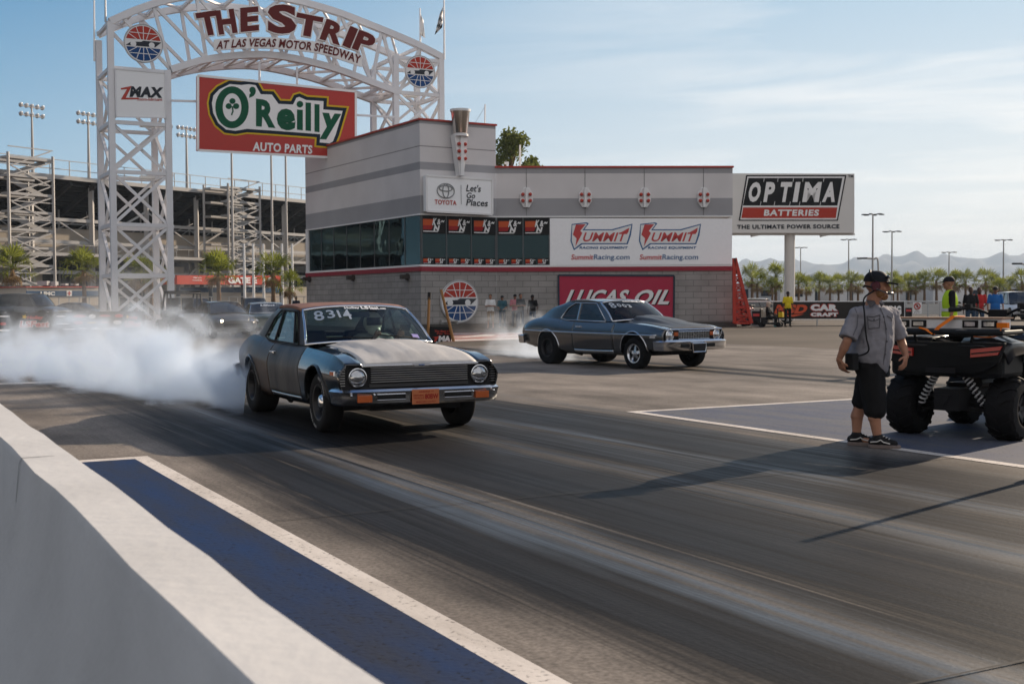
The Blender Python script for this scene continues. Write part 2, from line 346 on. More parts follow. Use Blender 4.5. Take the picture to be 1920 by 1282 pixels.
def strip_mat():
    """launch pad concrete with rubber laid down in long streaks along local y"""
    m = bpy.data.materials.new('rubbered_concrete'); m.use_nodes = True; nt = m.node_tree; b = nt.nodes['Principled BSDF']
    tc = N(nt, 'ShaderNodeTexCoord'); sp = N(nt, 'ShaderNodeSeparateXYZ'); nt.links.new(tc.outputs['Object'], sp.inputs[0])
    def noise(sc, scale, det=6, rough=.55, dist=0.0):
        mp = N(nt, 'ShaderNodeMapping'); mp.inputs['Scale'].default_value = sc; nt.links.new(tc.outputs['Object'], mp.inputs[0])
        n = N(nt, 'ShaderNodeTexNoise'); n.inputs['Scale'].default_value = scale; n.inputs['Detail'].default_value = det; n.inputs['Roughness'].default_value = rough; n.inputs['Distortion'].default_value = dist
        nt.links.new(mp.outputs[0], n.inputs['Vector']); return n.outputs[0]
    streak = noise((1, .028, 1), 2.4, 9, .68); fine = noise((1, .012, 1), 13, 6, .65); broad = noise((1, .09, 1), .75, 3); grit = noise((1, 1, 1), 40, 4); patch = noise((1, .5, 1), .9, 6, .6)
    # how much rubber: profile across the strip (local x, wavering a little along y) times the start line zone
    wav = noise((.35, .10, 1), 1.0, 3); wv2 = noise((.8, .5, 1), 2.2, 4)
    xw = math_(nt, 'ADD', sp.outputs[0], math_(nt, 'ADD', math_(nt, 'MULTIPLY', math_(nt, 'SUBTRACT', wav, .5), .9), math_(nt, 'MULTIPLY', math_(nt, 'SUBTRACT', wv2, .5), .22)))
    def profile(stops):
        pr = N(nt, 'ShaderNodeValToRGB'); pr.color_ramp.interpolation = 'EASE'; nt.links.new(math_(nt, 'DIVIDE', xw, 24.0, True), pr.inputs[0]); el = pr.color_ramp.elements
        for i, (pos, v) in enumerate(stops):
            e = el[0] if i == 0 else (el[-1] if i == len(stops)-1 else el.new(pos/24)); e.position = pos/24; e.color = (v, v, v, 1)
        return pr.outputs[0]
    p1 = profile([(2.3, .10), (2.75, .62), (3.05, 1.0), (3.45, .85), (3.68, .5), (4.0, .85), (4.5, 1.0), (5.05, .97), (5.5, .60), (5.95, .95), (6.6, .68), (7.0, 1.0), (7.6, .95), (8.1, .55), (8.6, .16), (12.6, .06), (14.2, .15), (14.6, .85), (15.0, .25), (15.4, .85), (16.0, .2), (19.5, .1)])
    gl = profile([(3.3, 0), (3.68, .9), (4.05, 0), (5.1, 0), (5.5, .75), (5.9, .1), (6.25, .1), (6.6, .7), (6.9, 0), (7.8, .1), (8.2, .35), (8.6, 0)])
    al = N(nt, 'ShaderNodeMapRange'); al.interpolation_type = 'SMOOTHSTEP'; al.inputs[1].default_value = 19; al.inputs[2].default_value = 11; al.inputs[3].default_value = .45; al.inputs[4].default_value = 1
    nt.links.new(sp.outputs[1], al.inputs[0])
    lane2 = N(nt, 'ShaderNodeMapRange'); lane2.inputs[1].default_value = 10; lane2.inputs[2].default_value = 13; nt.links.new(sp.outputs[0], lane2.inputs[0])
    ln1 = N(nt, 'ShaderNodeMapRange'); ln1.inputs[1].default_value = .60; ln1.inputs[2].default_value = .68; nt.links.new(noise((1, .007, 1), 8.5, 2, .5), ln1.inputs[0])
    ln2 = N(nt, 'ShaderNodeMapRange'); ln2.inputs[1].default_value = .36; ln2.inputs[2].default_value = .29; nt.links.new(noise((1, .009, 1), 11, 2, .5), ln2.inputs[0])
    k = math_(nt, 'MULTIPLY', p1, math_(nt, 'MAXIMUM', al.outputs[0], lane2.outputs[0]))
    s1 = math_(nt, 'ADD', math_(nt, 'MULTIPLY', math_(nt, 'SUBTRACT', streak, .5), 2.0), math_(nt, 'MULTIPLY', math_(nt, 'SUBTRACT', fine, .5), 1.7))
    s1 = math_(nt, 'ADD', s1, math_(nt, 'MULTIPLY', math_(nt, 'SUBTRACT', broad, .5), .9))
    amp = math_(nt, 'ADD', math_(nt, 'MULTIPLY', k, .62), .16)
    s2 = math_(nt, 'SUBTRACT', math_(nt, 'MULTIPLY', ln1.outputs[0], .55), math_(nt, 'MULTIPLY', ln2.outputs[0], .30))
    rub = math_(nt, 'ADD', math_(nt, 'ADD', k, math_(nt, 'MULTIPLY', s2, math_(nt, 'ADD', .15, k))), math_(nt, 'MULTIPLY', s1, amp), True)
    rsat = N(nt, 'ShaderNodeMapRange'); rsat.inputs[1].default_value = .03; rsat.inputs[2].default_value = .70; nt.links.new(rub, rsat.inputs[0])
    con = N(nt, 'ShaderNodeValToRGB'); con.color_ramp.elements[0].color = (.11, .096, .083, 1); con.color_ramp.elements[1].color = (.285, .25, .217, 1); con.color_ramp.elements[0].position = .3; con.color_ramp.elements[1].position = .7
    nt.links.new(patch, con.inputs[0])
    mx = N(nt, 'ShaderNodeMix', data_type='RGBA'); nt.links.new(rsat.outputs[0], mx.inputs[0]); nt.links.new(con.outputs[0], mx.inputs[6]); rb = N(nt, 'ShaderNodeValToRGB'); rb.color_ramp.elements[0].position = .42; rb.color_ramp.elements[1].position = .60; rb.color_ramp.elements[0].color = (.006, .0055, .0055, 1); rb.color_ramp.elements[1].color = (.020, .0185, .018, 1); nt.links.new(math_(nt, 'ADD', math_(nt, 'MULTIPLY', streak, .5), math_(nt, 'MULTIPLY', fine, .5)), rb.inputs[0]); nt.links.new(rb.outputs[0], mx.inputs[7])
    gz = math_(nt, 'MULTIPLY', gl, math_(nt, 'ADD', .30, math_(nt, 'ADD', math_(nt, 'MULTIPLY', math_(nt, 'SUBTRACT', streak, .5), 2.6), math_(nt, 'MULTIPLY', math_(nt, 'SUBTRACT', fine, .5), 2.2)), True), True)
    mg = N(nt, 'ShaderNodeMix', data_type='RGBA'); nt.links.new(math_(nt, 'MULTIPLY', gz, .8), mg.inputs[0]); nt.links.new(mx.outputs[2], mg.inputs[6]); mg.inputs[7].default_value = (.060, .073, .088, 1)  # bluish sky sheen of the polished bands painted into the base colour
    m2 = N(nt, 'ShaderNodeMix', data_type='RGBA', blend_type='OVERLAY'); m2.inputs[0].default_value = .26; gc = N(nt, 'ShaderNodeMapRange'); gc.inputs[1].default_value = .32; gc.inputs[2].default_value = .68; nt.links.new(grit, gc.inputs[0]); nt.links.new(mg.outputs[2], m2.inputs[6]); nt.links.new(gc.outputs[0], m2.inputs[7])
    nt.links.new(m2.outputs[2], b.inputs['Base Color'])
    rg = N(nt, 'ShaderNodeMapRange'); rg.inputs[3].default_value = .80; rg.inputs[4].default_value = .52; nt.links.new(rub, rg.inputs[0])
    r2 = math_(nt, 'ADD', math_(nt, 'SUBTRACT', rg.outputs[0], math_(nt, 'MULTIPLY', gz, .36)), math_(nt, 'MULTIPLY', math_(nt, 'SUBTRACT', patch, .5), .25), True); nt.links.new(r2, b.inputs['Roughness'])
    nt.links.new(math_(nt, 'ADD', .06, math_(nt, 'MULTIPLY', gz, .75)), b.inputs['Specular IOR Level'])
    bp = N(nt, 'ShaderNodeBump'); bp.inputs['Strength'].default_value = .25; bp.inputs['Distance'].default_value = .01
    nt.links.new(math_(nt, 'ADD', math_(nt, 'MULTIPLY', grit, .6), fine), bp.inputs['Height']); nt.links.new(bp.outputs[0], b.inputs['Normal'])
    return m
trk = lambda pts, z: [(u, s, z) for u, s in pts]
def track_sheet(name, pts, z, mat):
    b = MB(); b.poly(trk(pts, z)); o = b.build(name, mat); o.rotation_euler = (0, 0, TH); tag(o, kind='structure'); return o
track_sheet('drag_strip', [(-.6, -12), (24, -12), (24, 34), (-.6, 34)], .004, strip_mat())
def worn(name, col, under, amount, scale=3.0):
    m = bpy.data.materials.new(name); m.use_nodes = True; nt = m.node_tree; b = nt.nodes['Principled BSDF']; b.inputs['Roughness'].default_value = .7; b.inputs['Specular IOR Level'].default_value = .12
    tc = N(nt, 'ShaderNodeTexCoord'); mp = N(nt, 'ShaderNodeMapping'); mp.inputs['Scale'].default_value = (1, .25, 1); nt.links.new(tc.outputs['Object'], mp.inputs[0])
    a = N(nt, 'ShaderNodeTexNoise'); a.inputs['Scale'].default_value = scale; a.inputs['Detail'].default_value = 10; a.inputs['Roughness'].default_value = .65; nt.links.new(mp.outputs[0], a.inputs['Vector'])
    g2 = N(nt, 'ShaderNodeTexNoise'); g2.inputs['Scale'].default_value = 34; g2.inputs['Detail'].default_value = 5; nt.links.new(tc.outputs['Object'], g2.inputs['Vector'])
    r = N(nt, 'ShaderNodeValToRGB'); r.color_ramp.elements[0].position = amount-.12; r.color_ramp.elements[1].position = amount+.26; nt.links.new(a.outputs[0], r.inputs[0])
    r3 = N(nt, 'ShaderNodeValToRGB'); r3.color_ramp.elements[0].position = .30; r3.color_ramp.elements[1].position = .42; r3.color_ramp.elements[0].color = (.35, .35, .35, 1); nt.links.new(g2.outputs[0], r3.inputs[0])
    mx = N(nt, 'ShaderNodeMix', data_type='RGBA'); nt.links.new(r.outputs[0], mx.inputs[0]); mx.inputs[6].default_value = (*under, 1); mx.inputs[7].default_value = (*col, 1)
    m2 = N(nt, 'ShaderNodeMix', data_type='RGBA', blend_type='MULTIPLY'); m2.inputs[0].default_value = 1; nt.links.new(mx.outputs[2], m2.inputs[6]); nt.links.new(r3.outputs[0], m2.inputs[7])
    nt.links.new(m2.outputs[2], b.inputs['Base Color'])
    bp = N(nt, 'ShaderNodeBump'); bp.inputs['Strength'].default_value = .25; bp.inputs['Distance'].default_value = .008; nt.links.new(g2.outputs[0], bp.inputs['Height']); nt.links.new(bp.outputs[0], b.inputs['Normal'])
    return m
PBLUE = worn('worn_blue_paint', (.007, .027, .088), (.022, .026, .04), .42)
PBLU2 = worn('dusty_sheen_blue_paint', (.050, .066, .118), (.11, .11, .115), .42)  # paler blue: dust plus sunlit sheen put into the paint colour
PWHITE = worn('worn_white_paint', (.62, .57, .52), (.36, .32, .28), .34)
PRED = worn('worn_red_paint', (.36, .11, .09), (.35, .28, .24), .42)
S0 = 11.45
track_sheet('blue_paint', [(.90, -12), (2.13, -12), (2.13, S0-.16), (.90, S0-.16)], .008, PBLUE)
track_sheet('white_line', [(2.13, -12), (2.27, -12), (2.27, S0), (2.13, S0)], .008, PWHITE)
track_sheet('white_line', [(.90, S0-.16), (2.13, S0-.16), (2.13, S0), (.90, S0)], .0082, PWHITE)
track_sheet('blue_paint', [(8.60, -12), (13.0, -12), (13.0, 12.72), (8.60, 12.72)], .008, PBLU2)
track_sheet('white_line', [(8.46, -12), (8.60, -12), (8.60, 12.86), (8.46, 12.86)], .008, PWHITE)
track_sheet('white_line', [(8.60, 12.72), (13.0, 12.72), (13.0, 12.86), (8.60, 12.86)], .0082, PWHITE)
track_sheet('white_line', [(-1.5, 22.9), (4.2, 22.9), (4.2, 23.3), (-1.5, 23.3)], .008, PWHITE)
track_sheet('white_line', [(3.0, 21.3), (4.6, 21.3), (4.6, 21.45), (3.0, 21.45)], .008, PWHITE)
# red painted apron with white pattern before the tower
rp = MB(); q = [G(830, 641), G(1130, 632), G(1130, 622), G(830, 624)]; rp.poly([(p.x, p.y, .006) for p in q]); tag(rp.build('red_paint', PRED), kind='structure')
wp = MB()
for a, b, c, d in (((840, 640), (1120, 632), (1120, 630), (840, 637.5)), ((850, 634), (925, 630), (930, 628), (905, 627.5)), ((940, 632), (985, 629), (1010, 627), (960, 629)), ((1010, 631), (1100, 627), (1105, 625.5), (1040, 627)), ((850, 627), (900, 625.6), (900, 624.9), (850, 626)), ((930, 625.5), (1110, 623.4), (1110, 622.8), (930, 624.8))):
    wp.poly([(p.x, p.y, .010) for p in (G(*a), G(*b), G(*c), G(*d))])
tag(wp.build('white_line', PWHITE), kind='structure')
# expansion joints, tyre arcs
jm = pm('joint_tar', (.03, .028, .026), .7)
jt = MB()
for s in (3.2, 7.6, 17.5):
    jt.poly(trk([(2.29, s), (8.45, s), (8.45, s+.012), (2.29, s+.012)], .0115))
o = jt.build('concrete_joint', jm); o.rotation_euler = (0, 0, TH); tag(o, kind='structure')
# foreground concrete guard wall
WHT = pm('painted_concrete', (.57, .555, .53), .8, var=.24, scale=1.3, bump=.14, bscale=22)
w = MB()
prof = [(.30, 0), (.36, .22), (.492, .62), (.513, .855), (.522, .872), (.685, .872), (.694, .855), (.715, .60), (.84, .22), (.90, 0)]
sta = [-3 + i*.4 for i in range(57)]
rng = random.Random(3)
w.grid([[T(u - .042 + rng.uniform(-.007, .007), s, z + (rng.uniform(-.003, .003) if z else 0)) for u, z in prof] for s in sta])
w.poly([T(u-.042, sta[-1], z) for u, z in prof]); w.poly([T(u-.042, sta[0], z) for u, z in prof])
rt = thing('concrete_barrier', 'white painted concrete guard barrier along the blue stripe, its top in the sun', 'barrier', T(.6, 3))
w.build('barrier_body', WHT, rt, smooth=35, world=True)
for s in (1.55, 4.6):
    jt2 = MB(); jt2.grid([[T(u - .042 + (-.0015 if u < .52 else (.0015 if u > .69 else 0)), s+d, z + (.0015 if z > .87 else 0)) for u, z in prof] for d in (0, .008)]); jt2.build('joint', jm, rt, world=True)
# ================================================================== TIMING TOWER BUILDING
C1 = V((-4.47, 60, 0)); C0 = V((-12.3, 73, 0)); C2 = C1 + (V((.857, .515, 0))*4.32); C3 = V((11.4, 62.8, 0))
FL_, FK, FR_ = Pl(C0, C1-C0), Pl(C1, C2-C1), Pl(C2, C3-C2)
def banded():
    m = bpy.data.materials.new('banded_wall_panel'); m.use_nodes = True; nt = m.node_tree; b = nt.nodes['Principled BSDF']; b.inputs['Roughness'].default_value = .8
    tc = N(nt, 'ShaderNodeTexCoord'); sp = N(nt, 'ShaderNodeSeparateXYZ'); nt.links.new(tc.outputs['Object'], sp.inputs[0])
    r = N(nt, 'ShaderNodeValToRGB'); r.color_ramp.interpolation = 'CONSTANT'; e = r.color_ramp.elements
    LT, DK, JT = (.63, .61, .61), (.32, .32, .335), (.24, .23, .23)
    st = [(0, DK), (6.10, JT), (6.13, DK), (6.58, LT), (7.86, DK), (8.25, LT), (9.0, JT), (9.03, LT), (10.08, DK)]
    e[0].color = (*DK, 1); e[1].position = st[1][0]/12; e[1].color = (*JT, 1)
    for z, c in st[2:]: q = e.new(z/12); q.color = (*c, 1)
    nt.links.new(math_(nt, 'DIVIDE', sp.outputs[2], 12.0, True), r.inputs[0])
    no = N(nt, 'ShaderNodeTexNoise'); no.inputs['Scale'].default_value = .5; no.inputs['Detail'].default_value = 9; nt.links.new(tc.outputs['Object'], no.inputs['Vector'])
    mr = N(nt, 'ShaderNodeMapRange'); mr.inputs[3].default_value = .82; mr.inputs[4].default_value = 1.15; nt.links.new(no.outputs[0], mr.inputs[0])
    mx = N(nt, 'ShaderNodeMix', data_type='RGBA', blend_type='MULTIPLY'); mx.inputs[0].default_value = 1; nt.links.new(r.outputs[0], mx.inputs[6]); nt.links.new(mr.outputs[0], mx.inputs[7])
    nt.links.new(mx.outputs[2], b.inputs['Base Color']); return m
def block():
    m = bpy.data.materials.new('concrete_block'); m.use_nodes = True; nt = m.node_tree; b = nt.nodes['Principled BSDF']; b.inputs['Roughness'].default_value = .9
    uv = N(nt, 'ShaderNodeUVMap'); br = N(nt, 'ShaderNodeTexBrick'); nt.links.new(uv.outputs[0], br.inputs[0])
    br.inputs['Scale'].default_value = 1; br.inputs['Brick Width'].default_value = .8; br.inputs['Row Height'].default_value = .3; br.inputs['Mortar Size'].default_value = .018
    br.inputs['Color1'].default_value = (.30, .282, .268, 1); br.inputs['Color2'].default_value = (.25, .236, .225, 1); br.inputs['Mortar'].default_value = (.165, .157, .15, 1); br.inputs['Bias'].default_value = 0
    no = N(nt, 'ShaderNodeTexNoise'); no.inputs['Scale'].default_value = 1.2; no.inputs['Detail'].default_value = 9; nt.links.new(uv.outputs[0], no.inputs['Vector'])
    mr = N(nt, 'ShaderNodeMapRange'); mr.inputs[3].default_value = .7; mr.inputs[4].default_value = 1.3; nt.links.new(no.outputs[0], mr.inputs[0])
    mx = N(nt, 'ShaderNodeMix', data_type='RGBA', blend_type='MULTIPLY'); mx.inputs[0].default_value = 1; nt.links.new(br.outputs[0], mx.inputs[6]); nt.links.new(mr.outputs[0], mx.inputs[7])
    nt.links.new(mx.outputs[2], b.inputs['Base Color']); return m
def uv_planar(o):
    me = o.data; uv = me.uv_layers.new(name='UVMap')
    for p in me.polygons:
        n = p.normal; h = V((-n.y, n.x, 0)); h = h.normalized() if h.length > .1 else V((1, 0, 0))
        for li in p.loop_indices: c = me.vertices[me.loops[li].vertex_index].co; uv.data[li].uv = (c.dot(h), c.z)
    return o
BAND, CMU = banded(), block()
bd = thing('timing_tower_building', 'grey two storey timing tower building with banded walls, block base and red edge line', 'building', (2, 66, 0))
TOPK, TOPR, WT, WB, ST = 10.28, 8.16, 5.66, 3.21, 2.9
wing = (TP*3.4)
def ring(ins=0):   # footprint, counter-clockwise from above, the viewer's faces pushed in by ins
    nL, nK, nR = FL_.n, FK.n, FR_.n
    return nL*-ins, nK*-ins, nR*-ins
def wallprism(name, pts, z0, z1, mat, par=bd):
    m = MB(); m.prism([(p.x, p.y, z0) for p in pts], (0, 0, z1-z0)); return m.build(name, mat, par, world=True)
backW = [C0 + wing, C1 + wing + TD*6]
tall = [C0, C1, C2, C2 + FK.n*-7, C1 + wing + TD*4, C0 + wing]
low = [C2 + FR_.x*.002, C3, C3 + V((0, 9, 0)), C2 + V((0.4, 9, 0))]
BIN = -.05
def inset(pts, names):  # shift front lines back a little for the block base
    return pts
uvb = wallprism('block_wall', tall, 0, ST, CMU); 
# object coordinates must keep world height for the bands: bd sits at z = 0
uv_planar(uvb); uv_planar(wallprism('block_wall', low, 0, ST, CMU))
wallprism('panel_wall', tall, WT, TOPK, BAND); wallprism('panel_wall', low, WT, TOPR, BAND)
# core behind the glass
core = MB()
iC = [C0 + TP*.5 + TD*-.3, C1 + TP*.35 + TD*.4, C2 + TD*.5, C2 + TD*.5 + TP*.3, C2 + FK.n*-6, C1 + wing + TD*3, C0 + wing]
GLK = glass('banner_glass', (.10, .14, .15), .5, .03, rtint=(.38, .62, .70))
GLS = glass('facade_glass', (.10, .14, .15), .9, .06, rtint=(.38, .66, .76))
DARK = pm('dark_interior', (.03, .034, .036), .8)
fl = MB()
for pts in (tall, low): fl.prism([(p.x, p.y, ST) for p in pts], (0, 0, .12))
fl.build('floor_slab', pm('concrete_slab', (.3, .29, .28)), bd, world=True)
inn = MB()   # back partition inside, dark
inn.prism([C0 + TP*1.8 + V((0, 0, ST+.12)), C1 + TP*1.8 + TD*1.4 + V((0, 0, ST+.12)), C1 + TP*2.0 + TD*1.4 + V((0, 0, ST+.12)), C0 + TP*2.0 + V((0, 0, ST+.12))], (0, 0, WT-ST-.14))
inn.prism([C1 + TP*2.1 + TD*2.4 + V((0, 0, ST+.12)), C2 + TP*-.2 + TD*2.4 + V((0, 0, ST+.12)), C2 + V((3.6, 2.6, ST+.12)), C2 + V((3.6, 2.8, ST+.12)), C2 + TD*2.7 + V((0, 0, ST+.12))], (0, 0, WT-ST-.14))
inn.build('partition', DARK, bd, world=True)
def pane_strip(pl, x0, x1, n, name='window', z0=WB, z1=WT, GLS=GLS):
    for i in range(n):
        a, b = lerp(x0, x1, i/n)+.03, lerp(x0, x1, (i+1)/n)-.03
        m = MB(); m.prism([pl.pt(a, z0, -.06), pl.pt(b, z0, -.06), pl.pt(b, z1, -.06), pl.pt(a, z1, -.06)], pl.n*-.03); m.build(name, GLS, bd, world=True)
    for i in range(n+1):
        x = lerp(x0, x1, i/n); m = MB(); m.bar(pl.pt(x, z0, -.07), pl.pt(x, z1, -.07), .06, .06, up=pl.n)
        m.build('mullion', pm('dark_mullion', (.08, .085, .09), .4), bd, world=True)
LL, LK, LR = (C1-C0).length, (C2-C1).length, (C3-C2).length
xk = FR_.loc(FR_.hit(1030, 450))[0]
pane_strip(FL_, .45, LL-.02, 8); pane_strip(FK, .05, LK-.02, 3, GLS=GLK); pane_strip(FR_, .03, xk, 2, GLS=GLK)
tr = MB()
for pl, L in ((FL_, LL), (FK, LK), (FR_, LR)):
    for z, h in ((WT-.02, .07), (WB-.10, .10)):
        tr.prism([pl.pt(0, z, .05), pl.pt(L, z, .05), pl.pt(L, z+h, .05), pl.pt(0, z+h, .05)], pl.n*-.09)
tr.prism([FL_.pt(0, ST, .03), FL_.pt(.42, ST, .03), FL_.pt(.42, WT, .03), FL_.pt(0, WT, .03)], FL_.n*-.4)
tr.build('white_trim', WHITE, bd, world=True)
rs = MB()
for pl, L in ((FL_, LL), (FK, LK), (FR_, LR)): rs.prism([pl.pt(-.0, ST-.02, .06), pl.pt(L, ST-.02, .06), pl.pt(L, WB-.10, .06), pl.pt(0, WB-.10, .06)], pl.n*-.1)
rs.build('red_band', pm('dull_red_band', (.26, .03, .045), .5), bd, world=True)
rc = MB()
for pl, L, z in ((FL_, LL, TOPK), (FK, LK, TOPK), (FR_, LR, TOPR)): rc.prism([pl.pt(-.05, z, .08), pl.pt(L+.05, z, .08), pl.pt(L+.05, z+.09, .08), pl.pt(-.05, z+.09, .08)], pl.n*-.5)
rc.prism([C2 + V((0, 0, TOPK)), C2 + FK.n*-7 + V((0, 0, TOPK)), C2 + FK.n*-7 + V((0, 0, TOPK+.09)), C2 + V((0, 0, TOPK+.09))], FK.x*-.3)
rc.build('red_coping', RED, bd, world=True)
jn = MB()   # vertical panel joints on the low facade
for px in (987, 1097, 1208, 1319):
    x = FR_.loc(FR_.hit(px, 371))[0]; jn.bar(FR_.pt(x, WT+.06, .004), FR_.pt(x, TOPR-.02, .004), .025, .02, up=FR_.n)
jn.build('panel_joint', pm('joint_grey', (.15, .145, .145)), bd, world=True)
asp = MB(); asp.prism([(C1.x-1, C1.y-.6, .012), (C2.x, C2.y-1.0, .012), (C3.x, C3.y-1.2, .012), (C3.x, C3.y-.05, .012), (C2.x, C2.y-.05, .012), (C1.x, C1.y-.05, .012)], (0, 0, .25)); 
tag(asp.build('pavement', pm('kerb_dark', (.06, .055, .05))), kind='structure')

# --- banners in the windows
kn = pm('banner_orange', (.50, .09, .03), .5); kr = pm('banner_dark_red', (.30, .02, .02), .5)
def kn_banner(pl, x0, x1, z0, z1, lab, small=False):
    t = thing('window_banner', lab, 'banner', pl.pt((x0+x1)/2, z0), 0, 'small banners along the window sill' if small else 'banners across the top of the windows')
    H, Wd = z1-z0, x1-x0
    m = MB(); m.prism([pl.pt(x0, z0, -.02), pl.pt(x1, z0, -.02), pl.pt(x1, z1, -.02), pl.pt(x0, z1, -.02)], pl.n*-.015); m.build('cloth', BLACK, t, world=True)
    X = lambda f: x0 + Wd*f; Z = lambda f: z0 + H*f
    for (fa, fb, mt) in ((.46, .80, kn), (.22, .46, kr)):
        m = MB(); m.poly([pl.pt(X(.05), Z(fa), -.012), pl.pt(X(.40), Z(fa), -.012), pl.pt(X(.40+.1*(fb-fa)/.3), Z(fb), -.012), pl.pt(X(.05), Z(fb), -.012)]); m.build('colour_block', mt, t, world=True)
    m = MB(); f = lambda a, b, c, d, sh: (lambda u, v: pl.pt(X(a+(b-a)*u+sh*v), Z(c+(d-c)*v), -.008))
    letters(m, 'K', f(.43, .58, .46, .86, .06), bold=.05); letters(m, '&', f(.63, .78, .50, .82, .03), bold=.03); letters(m, '\u223d' if False else '~', f(.80, .93, .62, .78, .02), bold=.05)
    letters(m, 'N', f(.48, .70, .16, .46, .05), bold=.06)
    m.poly([pl.pt(X(.05), Z(.10), -.010), pl.pt(X(.66), Z(.10), -.010), pl.pt(X(.68), Z(.15), -.010), pl.pt(X(.05), Z(.15), -.010)]); m.build('lettering', WHITE, t, world=True)
places = [(FK, LK*i/3+.08, LK*(i+1)/3-.03) for i in range(3)] + [(FR_, .06+xk*i/2, xk*(i+1)/2-.02) for i in range(2)]
ords = ['at the corner of the building', 'second from the corner', 'third from the corner', 'fourth from the corner', 'beside the white billboard panel']
for i, (pl, a, b) in enumerate(places):
    kn_banner(pl, a, b, WT-.92, WT-.03, 'black, orange and red banner on a window top, '+ords[i])
    for j in range(2):
        h = (b-a)/2
        kn_banner(pl, a+h*j+.04, a+h*(j+1)-.02, WB+.02, WB+.36, 'small sill banner, %s under the banner %s' % (('first of two', 'second of two')[j], ords[i]), True)

# --- signs on the walls
def board(name, label, cat, pl, quad, mat, off=.06, depth=.05, par=None, frame=None):
    pts = [pl.hit(*q, off) for q in quad]; c = sum(pts, V())/len(pts); c.z = min(p.z for p in pts)
    t = thing(name, label, cat, c)
    m = MB(); m.prism(pts, pl.n*-depth); m.build('board', mat, t, world=True)
    if frame:
        m = MB(); cl = [p + pl.n*.01 for p in pts]
        for i in range(len(cl)): m.bar(cl[i], cl[(i+1) % len(cl)], frame[0], .05, up=pl.n)
        m.build('frame', frame[1], t, world=True)
    return t
PBL = pm('logo_blue', (.04, .12, .27), .5, var=.05); PRD = pm('logo_red', (.50, .07, .07), .5, var=.05)
sm = board('wall_billboard', 'wide white billboard panel with two red and blue logos beside the windows', 'billboard', FR_, [(1031, 497), (1372, 497), (1373, 410), (1031, 409)], pm('vinyl_white', (.85, .855, .87), .45, var=.05), .05, .04)
def poly_px(mb, pl, pts, off): mb.poly([pl.hit(x, y, off) for x, y in pts])
for ox in (0, 128.5):
    m = MB(); o = ox
    poly_px(m, FR_, [(1072+o, 420), (1100+o, 417), (1104+o, 419), (1096+o, 430), (1147+o, 430), (1186+o, 419.5), (1183+o, 441), (1177+o, 458), (1092+o, 458), (1076+o, 469.5), (1069.5+o, 452)], .058); m.build('blue_shape', PBL, sm, world=True)
    m = MB(); poly_px(m, FR_, [(1073+o, 422), (1098+o, 419), (1101+o, 420.5), (1092+o, 432), (1149+o, 432), (1184+o, 422), (1180+o, 440), (1175+o, 456), (1090+o, 456), (1077+o, 466), (1072+o, 452)], .064); m.build('white_shape', WHITE, sm, world=True)
    m = MB(); poly_px(m, FR_, [(1080+o, 421), (1098+o, 420.5), (1088+o, 433), (1092+o, 437), (1079+o, 462), (1081+o, 447), (1074+o, 440)], .070)
    txt(m, 'UMMIT', FR_, (1091+o, 453), (1171+o, 453), (1097+o, 436), .070, bold=.018); poly_px(m, FR_, [(1164+o, 436), (1180+o, 427), (1178+o, 436)], .069); m.build('red_lettering', PRD, sm, world=True)
    m = MB(); txt(m, 'RACING EQUIPMENT', FR_, (1086+o, 467.5), (1176+o, 467.5), (1087.5+o, 462), .066, bold=.035, spacing=1.1)
    txt(m, 'Racing.com', FR_, (1113+o, 489.5), (1180+o, 489.5), (1114+o, 477), .066, bold=.012); m.build('blue_lettering', PBL, sm, world=True)
    m = MB(); txt(m, 'Summit', FR_, (1070.5+o, 487), (1112+o, 487), (1072+o, 477), .066, bold=.02); m.build('red_lettering', PRD, sm, world=True)
lo = board('wall_sign', 'dark red oil sign with slanted white letters on the block wall', 'sign', FR_, [(1048, 612), (1263, 612), (1264, 517), (1047, 516)], pm('sign_crimson', (.38, .03, .065), .5, var=.06), .06, .05, frame=(.09, pm('dark_blue_frame', (.03, .04, .06))))
for nm, dx, dy, mt, of in (('letter_shadow', 2, 1.5, BLACK, .068), ('lettering', 0, 0, WHITE, .075)):
    m = MB(); txt(m, 'LUCAS', FR_, (1059+dx, 571+dy), (1170+dx, 571+dy), (1071+dx, 543+dy), of, bold=.035, spacing=1.08); txt(m, 'OIL', FR_, (1184+dx, 571+dy), (1252+dx, 571+dy), (1198+dx, 543+dy), of, bold=.035, spacing=1.08); m.build(nm, mt, lo, world=True)
ty = board('lightbox_sign', 'white light box sign with silver oval emblem above the dark windows', 'sign', FK, [(800, 396), (923, 402), (923, 337), (799, 329)], pm('lightbox_white', (.82, .83, .84), .4, var=.03), .4, .34, frame=(.10, WHITE))
GREY = pm('emblem_grey', (.26, .27, .28), .35, .5); INK = pm('ink_black', (.03, .035, .045), .5)
m = MB(); o_ = FK.hit(836, 358, .425); sx_ = (FK.hit(846, 358, .425)-o_).length/10
for cx_, cz_, rx, rz in ((0, 0, 16, 12), (0, .0, 5.5, 11.4), (0, 4, 12, 4.6)):
    m.path([o_ + FK.x*((cx_+rx*cos(a))*sx_) + V((0, 0, (cz_+rz*sin(a))*sx_)) for a in [2*pi*i/28 for i in range(28)]], .028, 6, closed=True)
m.bar(FK.hit(865, 383.5, .415), FK.hit(864.5, 347, .415), .025, .01, up=FK.n); m.build('emblem', GREY, ty, world=True)
m = MB(); txt(m, 'TOYOTA', FK, (815, 383), (856, 385), (815, 374), .42, bold=.03, spacing=1.1); m.build('red_lettering', RED, ty, world=True)
